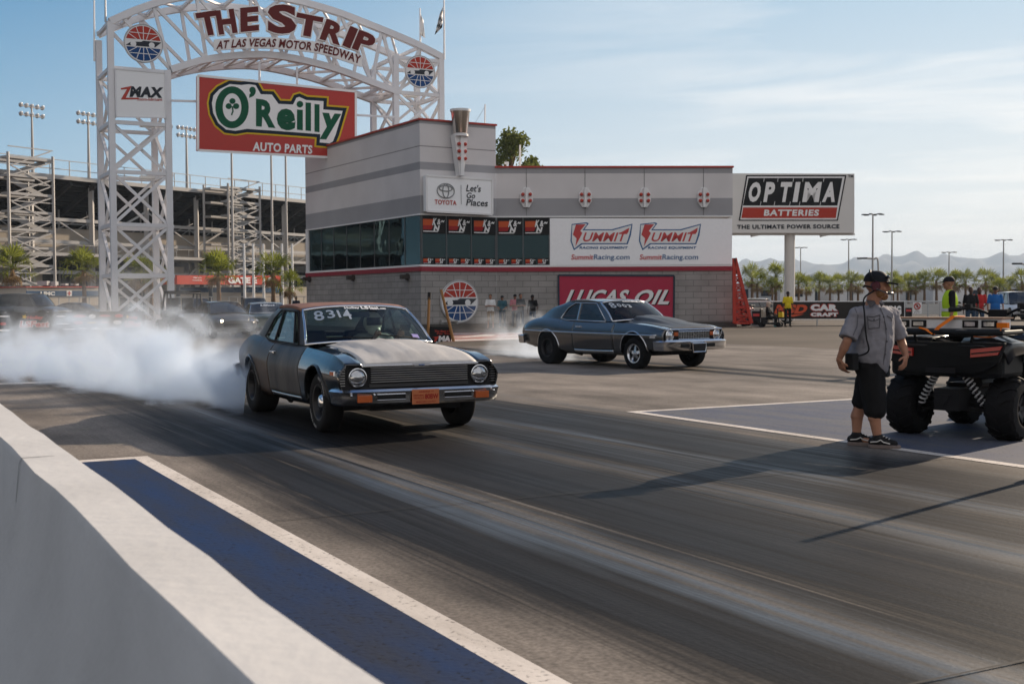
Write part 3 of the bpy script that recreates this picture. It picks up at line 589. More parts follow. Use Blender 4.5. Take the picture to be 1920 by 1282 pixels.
m = MB(); txt(m, "Let's", FK, (874, 359), (901, 360.5), (876, 346), .42, bold=.015); txt(m, 'Go', FK, (874, 371.5), (890.5, 372.5), (876, 361), .42, bold=.015); txt(m, 'Places', FK, (874, 385.5), (914, 387.5), (876, 373), .42, bold=.015); m.build('black_lettering', INK, ty, world=True)

LRED = pm('logo_bright_red', (.40, .045, .03), .5, var=.05); LBLU = pm('logo_deep_blue', (.012, .06, .19), .5, var=.05)
def disc_logo(name, label, c, ex, n, r, group=None, thick=.12):
    """round sign: white disc, red fan above, blue fan below, a low black racing car between"""
    t = thing(name, label, 'sign', V(c) - V((0, 0, r)), 0, group); ez = V((0, 0, 1))
    pt = lambda x, y, o=0: V(c) + ex*(x*r) + ez*(y*r) + n*o
    circ = [pt(cos(a), sin(a)) for a in [2*pi*i/48 for i in range(48)]]
    m = MB(); m.prism(circ, n*-thick); m.build('disc', WHITE, t, world=True)
    m = MB(); m.path([pt(.985*cos(2*pi*i/48), .985*sin(2*pi*i/48), 0) for i in range(48)], .03*r, 6, closed=True); m.build('rim', pm('rim_grey', (.42, .42, .43)), t, world=True)
    def seg(y0, up, R=.90):
        a = math.asin(y0/R); a0, a1 = (a, pi-a) if up else (pi-a, 2*pi+a)
        return [pt(R*cos(lerp(a0, a1, i/24)), R*sin(lerp(a0, a1, i/24)), .012) for i in range(25)]
    m = MB(); m.poly(seg(.20, True)); m.build('red_fan', LRED, t, world=True)
    m = MB(); m.poly(seg(-.22, False)); m.build('blue_fan', LBLU, t, world=True)
    m = MB()
    for s in (1, -1):
        y0 = .20*s if s > 0 else -.22
        for a in (-.62, -.27, 0, .27, .62):
            x0, x1 = a*.55, a*1.35; yy = s*sqrt(max(.05, .90**2 - min(x1*x1, .7)))
            if abs(a) > .5: x1 = a*1.30; yy = s*.50
            m.bar(pt(x0, y0, .018), pt(x1, yy, .018), .035*r, .006, up=n)
        w_ = .70; m.bar(pt(-w_, s*.53, .018), pt(w_, s*.53, .018), .035*r, .006, up=n)
    m.build('white_line', WHITE, t, world=True)
    m = MB(); m.poly([pt(x, y, .02) for x, y in ((-.92, -.16), (-.62, .04), (-.12, .07), (0, .14), (.92, .13), (.60, -.15))]); m.build('car_shape', INK, t, world=True)
    m = MB()
    for x in (-.52, .42): m.poly([pt(x+.15*cos(a), -.06+.15*sin(a), .028) for a in [2*pi*i/20 for i in range(20)]])
    m.build('wheel_disc', WHITE, t, world=True); return t
c = FK.hit(862, 565, .1); r = (FK.hit(862, 525, .1)-c).length
disc_logo('round_sign', 'large red white and blue round sign with black racing car on the block wall', c, FK.x, FK.n, r)
# decorative starting lights
RB = pm('red_bulb', (.45, .05, .03), .3)
def star(px, py, lab, src=[None]):
    c = FR_.hit(px, py, .0)
    if src[0] is None:
        t = thing('wall_lamp', lab, 'wall lamp', V((c.x, c.y, c.z)), 0, 'starting light fixtures on the grey facade'); src[0] = t
        m = MB(); X, Z = .33, .50
        m.prism([FR_.x*x + V((0, 0, z)) + FR_.n*.10 for x, z in ((-X, -.2), (-.14, -Z), (.14, -Z), (X, -.2), (X, .2), (.14, Z), (-.14, Z), (-X, .2))], FR_.n*-.10)
        m.build('back_plate', WHITE, t, bevel=.02)
        m = MB(); m.bar(V((0, 0, -.5))+FR_.n*.16, V((0, 0, .5))+FR_.n*.16, .13, .12, up=FR_.n); m.build('spine', WHITE, t, bevel=.02)
        for a in (-.19, .19):
            for z in (-.16, .16): m = MB(); m.lathe([(.085, 0), (.09, .10), (.05, .17), (0, .18)], FR_.x*a + V((0, 0, z)) + FR_.n*.10, FR_.n, 12); m.build('bulb', RB, t)
        return t
    return dup(src[0], c, 0, lab)
for px, l in ((987, 'directly above the dark windows'), (1097, 'above the first of the two logos'), (1208, 'above the second of the two logos'), (1319, 'nearest the pole billboard')):
    star(px, 371, 'white octagonal light fixture with four red bulbs '+l)
tt = thing('starting_tree_ornament', 'silver cone on a white tapered stem with six red bulbs over the corner', 'ornament', FK.hit(864, 330, .55))
O = FK.hit(864, 330, .55); h = (FK.hit(864, 207, .55).z-O.z)
m = MB(); m.lathe([(.24*h/3, h*.60), (.31*h/3, h*.63), (.44*h/3, h*.97), (.47*h/3, h*1.0), (.40*h/3, h*1.0)], O - V((0, 0, 0)), (0, 0, 1), 28); m.build('cone', pm('brushed_steel', (.66, .63, .60), .2, 1.0, .2, 3, stretch=(3, 3, .3)), tt, smooth=40, world=True)
m = MB(); m.lathe([(.36*h/3, h*.60), (.36*h/3, h*.635)], O, (0, 0, 1), 28); m.build('collar', WHITE, tt, world=True)
m = MB(); m.lathe([(.47*h/3, h*.975), (.48*h/3, h*1.01), (.42*h/3, h*1.01)], O, (0, 0, 1), 28); m.build('rim', WHITE, tt, world=True)
m = MB(); m.prism([O + FK.x*(x*h/3) + V((0, 0, z*h)) + FK.n*.1 for x, z in ((-.10, 0), (.10, 0), (.36, .62), (-.36, .62))], FK.n*-.42); m.prism([O + FK.x*(x*h/3) + V((0, 0, z*h)) + FK.n*.2 for x, z in ((-.09, .0), (.09, .0), (.09, .62), (-.09, .62))], FK.n*-.1)
m.build('stem', WHITE, tt, world=True)
for z in (.26, .37, .48):
    for a in (-1, 1): m = MB(); m.lathe([(.085, 0), (.09, .08), (.05, .16), (0, .17)], O + FK.x*(a*.17) + V((0, 0, z*h)) + FK.n*.12, FK.n, 12); m.build('bulb', RB, tt, world=True)
# flood lights under the red band, small fittings
for i, px in enumerate((582, 664, 766)):
    c = FL_.hit(px, 520 + (3 if i == 0 else (1 if i == 1 else -1)), 0); t = thing('flood_light', 'small dark wall light under the red band, %s' % ('by the far corner', 'midway along the glass', 'by the near corner')[i], 'wall light', c, 0, 'wall lights under the window band')
    m = MB(); m.bar(c, c + FL_.n*.42, .30, .22); m.build('housing', pm('dark_bronze', (.05, .04, .035), .5), t, world=True); m = MB(); m.bar(c + V((0, 0, -.02)), c + FL_.n*.14, .12, .34); m.build('bracket', pm('dark_bronze', (.05, .04, .035), .5), t, world=True)
an = thing('roof_antenna', 'thin white antenna mast with guy wire on the roof', 'antenna', P(909, 232, 66)); m = MB(); m.tube(P(909, 234, 66), P(909.5, 196, 66), .035); m.build('mast', WHITE, an, world=True); m = MB(); m.tube(P(909.5, 200, 66), P(890, 232, 66), .01, n=4); m.build('guy_wire', STEEL, an, world=True)

# ================================================================== GATE
Z1 = 65.0; A0 = V(((216-960)/FPX*Z1, Z1, 0)); AP = Pl(A0, TP); DEP = 3.6
PAINT = pm('gate_white_paint', (.70, .70, .72), .45, var=.06, scale=2)
gt = thing('entrance_gate', 'tall white steel truss arch gate spanning the strip behind the tower building', 'gate', A0 + TP*9.5)
def ppt(x, z, back=0.0): return A0 + TP*x + TD*back + V((0, 0, z))
LT = .32
def lattice(x0, x1, ztop, levels, skip=None, ztop2=None):
    for x, zt_ in ((x0, ztop), (x1, ztop if ztop2 is None else ztop2)):
        for b in (0, DEP): m = MB(); m.bar(ppt(x, 0, b), ppt(x, zt_ if b == 0 else zt_-.3, b), LT, LT, up=TD); m.build('tower_leg', PAINT, gt, world=True)
    w = .2
    for i, z in enumerate(levels):
        for b in (0, DEP): m = MB(); m.bar(ppt(x0+LT/2, z, b), ppt(x1-LT/2, z, b), w, w, up=(0, 0, 1)); m.build('cross_beam', PAINT, gt, world=True)
        for x in (x0, x1): m = MB(); m.bar(ppt(x, z, LT/2), ppt(x, z, DEP-LT/2), w, w); m.build('cross_beam', PAINT, gt, world=True)
    m = MB(); w = .15
    for i in range(len(levels)-1):
        z0, z1 = levels[i], levels[i+1]
        for b in (0, DEP):
            if b == 0 and skip and z0 >= skip[0] and z1 <= skip[1]+.01: continue
            m.bar(ppt(x0, z0, b), ppt(x1, z1, b), w, w, up=TD); m.bar(ppt(x0, z1, b+.16), ppt(x1, z0, b+.16), w, w, up=TD)
        for x in (x0, x1):
            m.bar(ppt(x, z0, 0), ppt(x, z1, DEP), w, w); m.bar(ppt(x+.16, z1, 0), ppt(x+.16, z0, DEP), w, w)
    m.build('brace_lattice', PAINT, gt, world=True)
zt = AP.loc(AP.hit(207, 42))[1]; zq = AP.loc(AP.hit(830, 110))[1]
xs = [0, AP.loc(AP.hit(318, 400))[0], AP.loc(AP.hit(742, 200))[0], AP.loc(AP.hit(827, 200))[0]]
lat = [AP.loc(AP.hit(214, y))[1] for y in (516, 421, 322, 229, 128)]
lattice(xs[0], xs[1], zt, [.3] + lat, (lat[3], lat[4]), lat[4]+.1)
lz = [AP.loc(AP.hit(827, y))[1] for y in (410, 330, 255, 180)]
lattice(xs[2], xs[3], zq, [.3] + lz + [zq-.2])
top = [(206, 41), (262, 17), (330, -3), (430, -14), (530, -3), (620, 20), (700, 50), (777, 82), (829, 108)]
botm = [(320, 131), (387, 112), (467, 103.5), (533, 107), (624, 128), (697, 155), (748, 174)]
TPT = [AP.loc(AP.hit(*q)) for q in top]; BPT = [AP.loc(AP.hit(*q)) for q in botm]
tc_ = spline([V((x, z, 0)) for x, z in TPT], 5); bc_ = spline([V((x, z, 0)) for x, z in BPT], 5)
for nm, crv, w in (('upper_chord', tc_, .36), ('lower_chord', bc_, .36)):
    m = MB()
    for b in (0, DEP):
        rows = []
        for i, p in enumerate(crv):
            t = (crv[min(i+1, len(crv)-1)]-crv[max(i-1, 0)]).normalized(); nx, nz = -t.y, t.x
            rows.append([ppt(p.x+nx*a*w/2, p.y+nz*a*w/2, b+c*w/2) for a, c in ((-1, -1), (1, -1), (1, 1), (-1, 1))])
        m.grid(rows, closed=True); m.poly(rows[0]); m.poly(rows[-1])
    m.build(nm, PAINT, gt, world=True)
m = MB(); ux = lambda c, t: (lambda p: (p.x, p.y))(c[min(len(c)-1, int(t*(len(c)-1)+.5))])
web = [(.06, 0), (.17, .0), (.17, .16), (.30, .16), (.30, .33), (.42, .33), (.42, .5), (.54, .5), (.54, .66), (.66, .66), (.66, .82), (.78, .82), (.78, 1.0), (.90, 1.0)]
for b in (0, DEP):
    for (a, e) in web: x, z = ux(tc_, a); x2, z2 = ux(bc_, e); m.bar(ppt(x, z, b), ppt(x2, z2, b), .17, .17, up=TD)
for i in range(11):
    t = i/10; x, z = ux(tc_, t); m.bar(ppt(x, z, 0), ppt(x, z, DEP), .17, .17)
    x2, z2 = ux(tc_, min(1, t+.1)); m.bar(ppt(x, z, 0), ppt(x2, z2, DEP), .13, .13)
    x, z = ux(bc_, t); m.bar(ppt(x, z, 0), ppt(x, z, DEP), .17, .17); x2, z2 = ux(bc_, min(1, t+.1)); m.bar(ppt(x, z, DEP), ppt(x2, z2, 0), .13, .13)
m.build('web_lattice', PAINT, gt, world=True)
for (px, py, b) in ((478, 108, .9), (553, 115, .9), (276, 236, 1.2), (276, 333, 1.2), (770, 180, 1.0)):
    p = AP.hit(px, py, -b); m = MB(); m.box(p, (.75, .45, .16), TH); m.build('lamp', pm('lamp_white', (.8, .8, .78), .4), gt, world=True)
# letters of the arch
MAROON = pm('letter_maroon', (.13, .022, .02), .5, var=.06); LW = pm('letter_edge_white', (.82, .81, .80), .5, var=.03)
z3 = lambda x, y: (150+x/2.743, y/2.743)
lt = [('T', (617, 196), (732, 178), (587, 66)), ('H', (712, 186), (815, 174), (690, 52)), ('E', (822, 172), (924, 162), (820, 38)), ('S', (958, 178), (1118, 184), (960, 15)),
      ('T', (1092, 178), (1238, 206), (1112, 60)), ('R', (1226, 204), (1340, 242), (1266, 92)), ('I', (1345, 238), (1389, 256), (1390, 130)), ('P', (1391, 252), (1492, 290), (1434, 148))]
names = ['first letter of the big arch word', 'second letter of the big arch word', 'third letter of the big arch word', 'tall curved letter in the middle of the arch', 'letter after the tall one on the arch', 'sixth letter on the arch', 'narrow letter near the end of the arch', 'last letter of the big arch word']
sg = thing('arch_sign', 'maroon three dimensional lettering with white edges across the white arch', 'sign', A0 + TP*9.5 + V((0, 0, 14)))
for (ch, bl, br, tl) in lt:
    m = MB(); a, b, c = (AP.hit(*z3(*q), .80) for q in (bl, br, tl)); cx_ = (b-a)*.5
    letters(m, ch, lambda x, y: a + (b-a)*x + (c-a)*y, .075, 1, TD*.22); m.build('letter_edge', LW, sg, world=True)
    m = MB(); a2 = a + TD*-.012; e = .035
    letters(m, ch, lambda x, y: a2 + (b-a)*(e+(1-2*e)*x) + (c-a)*(e+(1-2*e)*y), .045); m.build('letter_face', MAROON, sg, world=True)
def warp(keys, h, off, slx=0):
    x0, x1 = keys[0][0], keys[-1][0]
    return lambda u, v: AP.hit(*z3(lerp(x0, x1, u)+slx*v, ev(keys, lerp(x0, x1, u)) - h*v), off)
bk = [(690, 262), (850, 251), (1000, 252), (1110, 262), (1220, 275), (1340, 308), (1450, 346)]
m = MB(); fw = warp(bk, 58, .70); rows = [[fw(i/20, v) for v in (0, 1)] for i in range(21)]; m.grid(rows); m.grid([[p + TD*.1 for p in r] for r in rows]); m.build('strip_panel', LW, sg, world=True)
kb = [(700, 255), (850, 243), (1000, 244), (1110, 254), (1220, 266), (1330, 294), (1440, 331)]
m = MB(); letters(m, 'AT LAS VEGAS MOTOR SPEEDWAY', warp(kb, 43, .73, 8), bold=.03, spacing=1.06); m.build('strip_lettering', MAROON, sg, world=True)
c = AP.hit(269, 82, .45); disc_logo('round_sign', 'round red white and blue sign with racing car at the tall end of the arch', c, TP, -TD, (AP.hit(269, 46, .45)-c).length, 'round signs on the arch')
c = AP.hit(788, 135, .45); disc_logo('round_sign', 'round red white and blue sign with racing car on the arch behind the building roof', c, TP, -TD, (AP.hit(788, 104.5, .45)-c).length, 'round signs on the arch')
zm = board('tower_sign', 'square white panel with red and black lettering on the gate tower', 'sign', AP, [(218, 219), (311, 221), (309, 137), (216, 129)], pm('panel_white', (.80, .81, .82), .4, var=.03), .22, .3, frame=(.07, PAINT))
m = MB(); poly_px(m, AP, [(226.5, 165.5), (247, 161.5), (236, 183.5), (260, 183.5), (261, 186.5), (226.5, 187), (238, 167.5), (227, 168.5)], .235); txt(m, 'micro-lubricant', AP, (258, 189), (304, 189.5), (258.5, 183.5), .24, bold=.02); m.build('red_lettering', RED, zm, world=True)
m = MB(); txt(m, 'MAX', AP, (243, 182), (304, 184), (246, 162), .24, bold=.06, spacing=1.12); m.build('black_lettering', INK, zm, world=True)
# hanging sign
OREL = pm('sign_brick_red', (.44, .04, .03), .45, var=.06); YEL = pm('sign_yellow', (.62, .40, .02), .5); GRN = pm('sign_green', (.008, .09, .045), .5); NAV = pm('sign_navy', (.012, .022, .035), .5)
oy = board('hanging_sign', 'big red hanging sign with green letters and shamrock under the arch', 'sign', AP, [(371, 282), (667, 298), (667, 172), (371, 142)], OREL, .55, .42, frame=(.13, LW))
q3 = lambda x, y: z3(x, y)
outl = [(700, 440), (765, 407), (830, 412), (870, 408), (920, 415), (945, 460), (1000, 462), (1035, 510), (1080, 512), (1095, 482), (1130, 472), (1170, 490), (1280, 497), (1278, 540), (1385, 548), (1340, 700), (1322, 745), (1290, 765), (1205, 757), (1208, 715), (1010, 700), (860, 690), (800, 700), (740, 692), (690, 650), (660, 590), (652, 530), (662, 480)]
def offpoly(pts, d):
    n = len(pts); A = sum(pts[i][0]*pts[(i+1) % n][1]-pts[(i+1) % n][0]*pts[i][1] for i in range(n)); s = 1 if A > 0 else -1; o = []
    for i in range(n):
        p, c, q = V(pts[i-1]), V(pts[i]), V(pts[(i+1) % n]); a = (c-p).normalized(); b = (q-c).normalized()
        na, nb = V((-a.y, a.x)), V((-b.y, b.x)); k = na+nb; k = k.normalized()/max(.5, k.normalized().dot(na)); o.append(tuple(c + k*(d*s)))
    return o
for nm, d, mt, of in (('yellow_outline', 0, YEL, .56), ('dark_outline', 9, NAV, .567), ('white_field', 26, LW, .574)):
    m = MB(); poly_px(m, AP, [q3(*p) for p in offpoly(outl, d)], of); m.build(nm, mt, oy, world=True)
m = MB()
oc, R = (782, 553), (86, 108)
ringo = [q3(oc[0]+R[0]*cos(2*pi*i/36), oc[1]+R[1]*sin(2*pi*i/36)) for i in range(36)]; ringi = [q3(oc[0]+48*cos(2*pi*i/36), oc[1]+72*sin(2*pi*i/36)) for i in range(36)]
m.grid([[AP.hit(*p, .582) for p in ringo], [AP.hit(*p, .582) for p in ringi]], closed=True)
for dx, dy in ((0, -24), (-19, 2), (19, 2)): m.poly([AP.hit(*q3(784+dx+16*cos(2*pi*i/14), 545+dy+15*sin(2*pi*i/14)), .582+.003*(dx != 0)+.003*(dx > 0)) for i in range(14)])
m.poly([AP.hit(*q3(x, y), .590) for x, y in ((780, 548), (788, 548), (790, 575), (782, 595), (776, 590), (783, 572))])
txt(m, '\u2019', AP, q3(868, 505), q3(902, 507), q3(872, 446), .582, bold=.05)
txt(m, 'R', AP, q3(905, 650), q3(1006, 660), q3(905, 508), .582, bold=.05); txt(m, 'e', AP, q3(1012, 668), q3(1108, 674), q3(1012, 556), .582, bold=.05)
for x0, x1, y0, y1 in ((1116, 1146, 566, 668), (1160, 1188, 530, 672), (1206, 1232, 538, 678)): m.poly([AP.hit(*q3(*p), .582) for p in ((x0, y1), (x1, y1+3), (x1, y0), (x0, y0-2))])
m.poly([AP.hit(*q3(1131+17*cos(2*pi*i/14), 537+17*sin(2*pi*i/14)), .582) for i in range(14)])
txt(m, 'y', AP, q3(1228, 716), q3(1326, 722), q3(1246, 580), .582, bold=.05); m.build('green_lettering', GRN, oy, world=True)
m = MB(); txt(m, 'AUTO PARTS', AP, q3(888, 776), q3(1194, 793), q3(890, 730), .565, bold=.035, spacing=1.08); m.build('white_lettering', LW, oy, world=True)
for p_, q_ in (((486.5, 118), (486.5, 154)), ((557, 126), (557, 162)), ((322, 189), (372, 190.5)), ((667, 216), (742, 220))): m = MB(); m.bar(AP.hit(*p_, .34), AP.hit(*q_, .34), .11, .11); m.build('hanger', PAINT, oy, world=True)
# flags on the gate
def flagpole(px, ytop, ybot, Y, lab, flag=None, pole=None):
    t = thing('flagpole', lab, 'flagpole', P(px, ybot, Y), 0, 'flagpoles on top of the gate'); m = MB(); m.tube(P(px, ybot, Y), P(px-.5, ytop, Y), .06, .04); m.build('pole', PAINT if pole is None else pole, t, world=True)
    if flag:
        pts, mt = flag; m = MB(); nx = 4; top_, bot_ = pts; rows = []
        for i in range(7):
            v = i/6; rows.append([P(lerp(lerp(top_[0], bot_[0], v), lerp(top_[2], bot_[2], v), u/nx), lerp(lerp(top_[1], bot_[1], v), lerp(top_[3], bot_[3], v), u/nx), Y+.15*sin(u*2+v*4)) for u in range(nx+1)])
        m.grid(rows); o = m.build('flag', mt, t, smooth=True, world=True); s = o.modifiers.new('s', 'SOLIDIFY'); s.thickness = .01
        uv = o.data.uv_layers.new(name='UVMap')
        for p in o.data.polygons:
            for li in p.loop_indices: vi = o.data.loops[li].vertex_index; uv.data[li].uv = ((vi % (nx+1))/nx, (vi//(nx+1))/6)
ck = bpy.data.materials.new('checkered_cloth'); ck.use_nodes = True; cn = ck.node_tree; cu_ = N(cn, 'ShaderNodeUVMap'); cmx = N(cn, 'ShaderNodeMapping'); cmx.inputs['Scale'].default_value = (3, 6, 1); cc = N(cn, 'ShaderNodeTexChecker'); cc.inputs['Scale'].default_value = 1; cc.inputs[1].default_value = (.02, .02, .02, 1); cc.inputs[2].default_value = (.7, .7, .7, 1)
cn.links.new(cu_.outputs[0], cmx.inputs[0]); cn.links.new(cmx.outputs[0], cc.inputs[0]); cn.links.new(cc.outputs[0], cn.nodes['Principled BSDF'].inputs['Base Color'])
flagpole(833, -8, 112, 73.2, 'flagpole with black and white checkered flag at the low end of the gate', (((831, 12, 824, 28), (829, 52, 815, 66)), ck))
flagpole(788, 16, 80, 76.2, 'flagpole with furled white flag beside the checkered flag', (((788, 24, 794, 40), (788, 66, 797, 72)), LW))
flagpole(177, -8, 115, 68.0, 'thick bare flagpole on the outer side of the gate tower', None, LW)
flagpole(198, -8, 42, 65.0, 'thin bare flagpole on the gate tower corner', None, STEEL)
# ================================================================== CARS  (car space: +x forward, +y the driver's side, z up, origin on the ground between the axles)
TYRE = pm('tyre_rubber', (.010, .010, .011), .75, var=.3, scale=20, bump=.1)
CHR = pm('worn_chrome', (.62, .63, .65), .16, 1.0, .12, 5)
DKM = pm('dark_metal', (.02, .02, .022), .55)
INTR = pm('car_interior', (.014, .014, .015), .85)
AMB = pm('amber_lens', (.38, .075, .01), .25, var=.15, scale=30)
LENS = pm('lamp_lens', (.42, .43, .45), .10, .85, .45, 22)
PLC = pm('plate_copper', (.42, .13, .05), .45, var=.15, scale=20); PLR = pm('plate_red', (.24, .012, .012), .5)
TINT = glass('tinted_window', (.50, .62, .60), .9, .03); WSG = glass('windscreen_glass', (.62, .74, .70), .55, .015)
DKGL = glass('dark_window', (.10, .13, .14), .9, .06)
def paint(name, a, b, rough, coat=0.0, scale=2.5, metal=0.0, detail=9, stretch=(1, 1, 1), lo=.35, hi=.65, spec=.3, cior=1.5):
    m = bpy.data.materials.new(name); m.use_nodes = True; nt = m.node_tree; p = nt.nodes['Principled BSDF']
    tc = N(nt, 'ShaderNodeTexCoord'); mp = N(nt, 'ShaderNodeMapping'); mp.inputs['Scale'].default_value = stretch; nt.links.new(tc.outputs['Object'], mp.inputs[0])
    no = N(nt, 'ShaderNodeTexNoise'); no.inputs['Scale'].default_value = scale; no.inputs['Detail'].default_value = detail; no.inputs['Roughness'].default_value = .6; nt.links.new(mp.outputs[0], no.inputs['Vector'])
    r = N(nt, 'ShaderNodeValToRGB'); r.color_ramp.elements[0].position = lo; r.color_ramp.elements[1].position = hi; r.color_ramp.elements[0].color = (*a, 1); r.color_ramp.elements[1].color = (*b, 1)
    nt.links.new(no.outputs[0], r.inputs[0]); nt.links.new(r.outputs[0], p.inputs['Base Color'])
    q = N(nt, 'ShaderNodeMapRange'); q.inputs[3].default_value = max(.03, rough-.1); q.inputs[4].default_value = min(1, rough+.1); nt.links.new(no.outputs[0], q.inputs[0]); nt.links.new(q.outputs[0], p.inputs['Roughness'])
    p.inputs['Metallic'].default_value = metal; p.inputs['Coat Weight'].default_value = coat; p.inputs['Specular IOR Level'].default_value = spec; p.inputs['Coat IOR'].default_value = cior; p.inputs['Coat Roughness'].default_value = .06
    return m
def wheel(root, x, y, r, w, kind, name='wheel', slick=False, yaw=0.0):
    """y sign gives the outer side"""
    s = 1 if y > 0 else -1; W = bpy.data.objects.new(name, None)
    m = MB(); rr = r*(.60 if not slick else .56); n = 36
    prof = [(rr, -w/2+.01), (rr+.02, -w/2), (r*.88, -w/2-.006), (r*.965, -w/2+.012), (r, -w/2+.045), (r, w/2-.045), (r*.965, w/2-.012), (r*.88, w/2+.006), (rr+.02, w/2), (rr, w/2-.01)]
    c = V((0, 0, 0)); ax = V((0, s, 0))
    m.lathe(prof, c, ax, n, caps=False); tyre = m.build('wheel', TYRE, root, smooth=40); tyre.location = (x, y, r); tyre.rotation_euler = (0, 0, yaw)
    rim_m, face_m = {'steel': (pm('black_steel_wheel', (.015, .015, .017), .4), CHR), 'spoke': (CHR, CHR), 'black': (pm('black_steel_wheel', (.015, .015, .017), .4),)*2, 'alloy': (pm('silver_alloy', (.35, .36, .37), .3, .7),)*2}[kind]
    m = MB(); m.lathe([(rr+.005, -w/2+.005), (rr+.005, w/2-.002), (rr-.012, w/2-.004), (rr-.03, w/2-.03), (rr-.035, w/2-.075), (rr*.9, w/2-.085)], c, ax, n, caps=False)
    if kind in ('spoke', 'alloy'):
        for k in range(5):
            a = 2*pi*k/5+.3; d = V((cos(a), 0, sin(a))); e = V((-sin(a), 0, cos(a))); o = ax*(w/2-.06)
            m.prism([d*.05 + e*.035 + o + ax*.02, d*.05 - e*.035 + o + ax*.02, d*rr*.92 - e*.022 + o, d*rr*.92 + e*.022 + o], ax*-.03)
        m.lathe([(.06, w/2-.07), (.055, w/2-.035), (.03, w/2-.025), (0, w/2-.024)], c, ax, 16)
    else:
        m.lathe([(rr*.9, w/2-.085), (rr*.55, w/2-.07), (rr*.42, w/2-.085)], c, ax, n, caps=False); m.lathe([(rr*.45, w/2-.09), (0, w/2-.09)], c, ax, n, caps=False)
    ri = m.build('rim', rim_m, tyre, smooth=35)
    if kind == 'steel':
        m = MB(); m.lathe([(.105, w/2-.085), (.10, w/2-.05), (.07, w/2-.02), (.05, w/2-.012), (0, w/2-.01)], c, ax, 24); m.build('hub_cap', CHR, tyre, smooth=40)
    if kind == 'spoke' or kind == 'alloy':
        m = MB(); m.lathe([(rr*.93, w/2-.095), (0, w/2-.095)], c, ax, n, caps=False); m.build('brake_drum', DKM, tyre)
    return tyre
def bulge(q, k):    # half-width of the side from sill (q=0) to shoulder (q=1)
    return ev(k, q)
def muscle_car(root, S):
    """S: shape and paint of one two-door car"""
    XF, XR = S['xf'], S['xr']; ax_f, ax_r = S['axf'], S['axr']; zr = S['sill']
    arches = [(ax_f, S['arch_f'], S['arch_zf']), (ax_r, S['arch_r'], S['arch_zr'])]
    def zbot(x):
        z = ev(zr, x)
        for xa, Ra, za in arches:
            if abs(x-xa) < Ra: z = max(z, za + sqrt(max(0, Ra*Ra-(x-xa)**2)))
        return z
    xs = set([XR, XF] + S['cuts'])
    n = 90
    for i in range(n+1): xs.add(round(lerp(XR, XF, i/n), 4))
    for xa, Ra, za in arches:
        for k in range(25): xs.add(round(xa + Ra*cos(pi*k/24), 4))
        xs.add(round(xa+Ra+.0015, 4)); xs.add(round(xa-Ra-.0015, 4))
    gaps = S['cuts']
    for c in gaps: xs.add(round(c+.010, 4)); xs.add(round(c-.010, 4))
    xs = sorted(x for x in xs if XR-1e-6 <= x <= XF+1e-6)
    ymax, zs, zc, ys = S['ymax'], S['zs'], S['zc'], S['ys']
    NT, NS = 14, 16
    def top(x, t):   # t 0 centre .. 1 shoulder
        y = ev(ys, x)*t; z0, z1 = ev(zs, x), ev(zc, x)
        return V((x, y, z1 + (z0-z1)*t**2.4 + S['bump'](x, abs(y))))
    def side(x, q):
        ym = ev(ymax, x); z1 = ev(zs, x); z0 = zbot(x); zz0 = ev(zr, x)
        z = lerp(z1, z0, q); qq = (z-zz0)/(z1-zz0); k = S['prof']
        edge = ev(ys, x)/ym
        return V((x, ym*(lerp(ev(k, qq), edge, max(0, (qq-.93)/.07)) if qq > .93 else ev(k, qq)), z))
    sect = {x: ([top(x, i/NT) for i in range(NT+1)], [side(x, i/NS) for i in range(NS+1)]) for x in xs}
    groups = {}
    def put(key, quad): groups.setdefault(key, MB()).add(quad, [(0, 1, 2, 3)])
    door = S['door']; hood = S['hood']; deck = S['deck']
    for i in range(len(xs)-1):
        x0, x1 = xs[i], xs[i+1]; xm = (x0+x1)/2
        isgap = any(abs(xm-c) < .010 for c in gaps)
        for sgn in (1, -1):
            m_ = lambda p: V((p.x, p.y*sgn, p.z))
            t0, s0 = sect[x0]; t1, s1 = sect[x1]
            for k in range(NT):
                tm = (k+.5)/NT
                if S['cab'][0] < xm < S['cab'][1] and tm < .86: continue
                if hood[0] < xm < hood[1] and tm < .82: key = 'hood'
                elif deck[0] < xm < deck[1] and tm < .84: key = 'trunk_lid'
                else: key = 'front_fender' if xm > door[1] else ('quarter_panel' if xm < door[0] else 'door')
                if key in ('hood', 'trunk_lid'): kk = (key, 0)
                else: kk = (key, sgn)
                put(kk, [m_(t0[k]), m_(t1[k]), m_(t1[k+1]), m_(t0[k+1])])
            for k in range(NS):
                key = 'front_fender' if xm > door[1] else ('quarter_panel' if xm < door[0] else 'door')
                if isgap and k > 0: continue
                if key == 'door' and k >= NS-2: key = 'sill_panel'
                put((key, sgn), [m_(s0[k]), m_(s1[k]), m_(s1[k+1]), m_(s0[k+1])])
    pn = S['paints']; objs = {}
    for (key, sgn), mb in groups.items():
        o = mb.build(key, pn.get(key, pn['body']), root)
        bm = bmesh.new(); bm.from_mesh(o.data); bmesh.ops.remove_doubles(bm, verts=bm.verts, dist=.0005); bmesh.ops.recalc_face_normals(bm, faces=bm.faces); bm.to_mesh(o.data); bm.free()
        o.data.polygons.foreach_set('use_smooth', [True]*len(o.data.polygons)); o.data.set_sharp_from_angle(angle=radians(38))
        sd = o.modifiers.new('skin', 'SOLIDIFY'); sd.thickness = .008; sd.offset = -1
        objs[(key, sgn)] = o
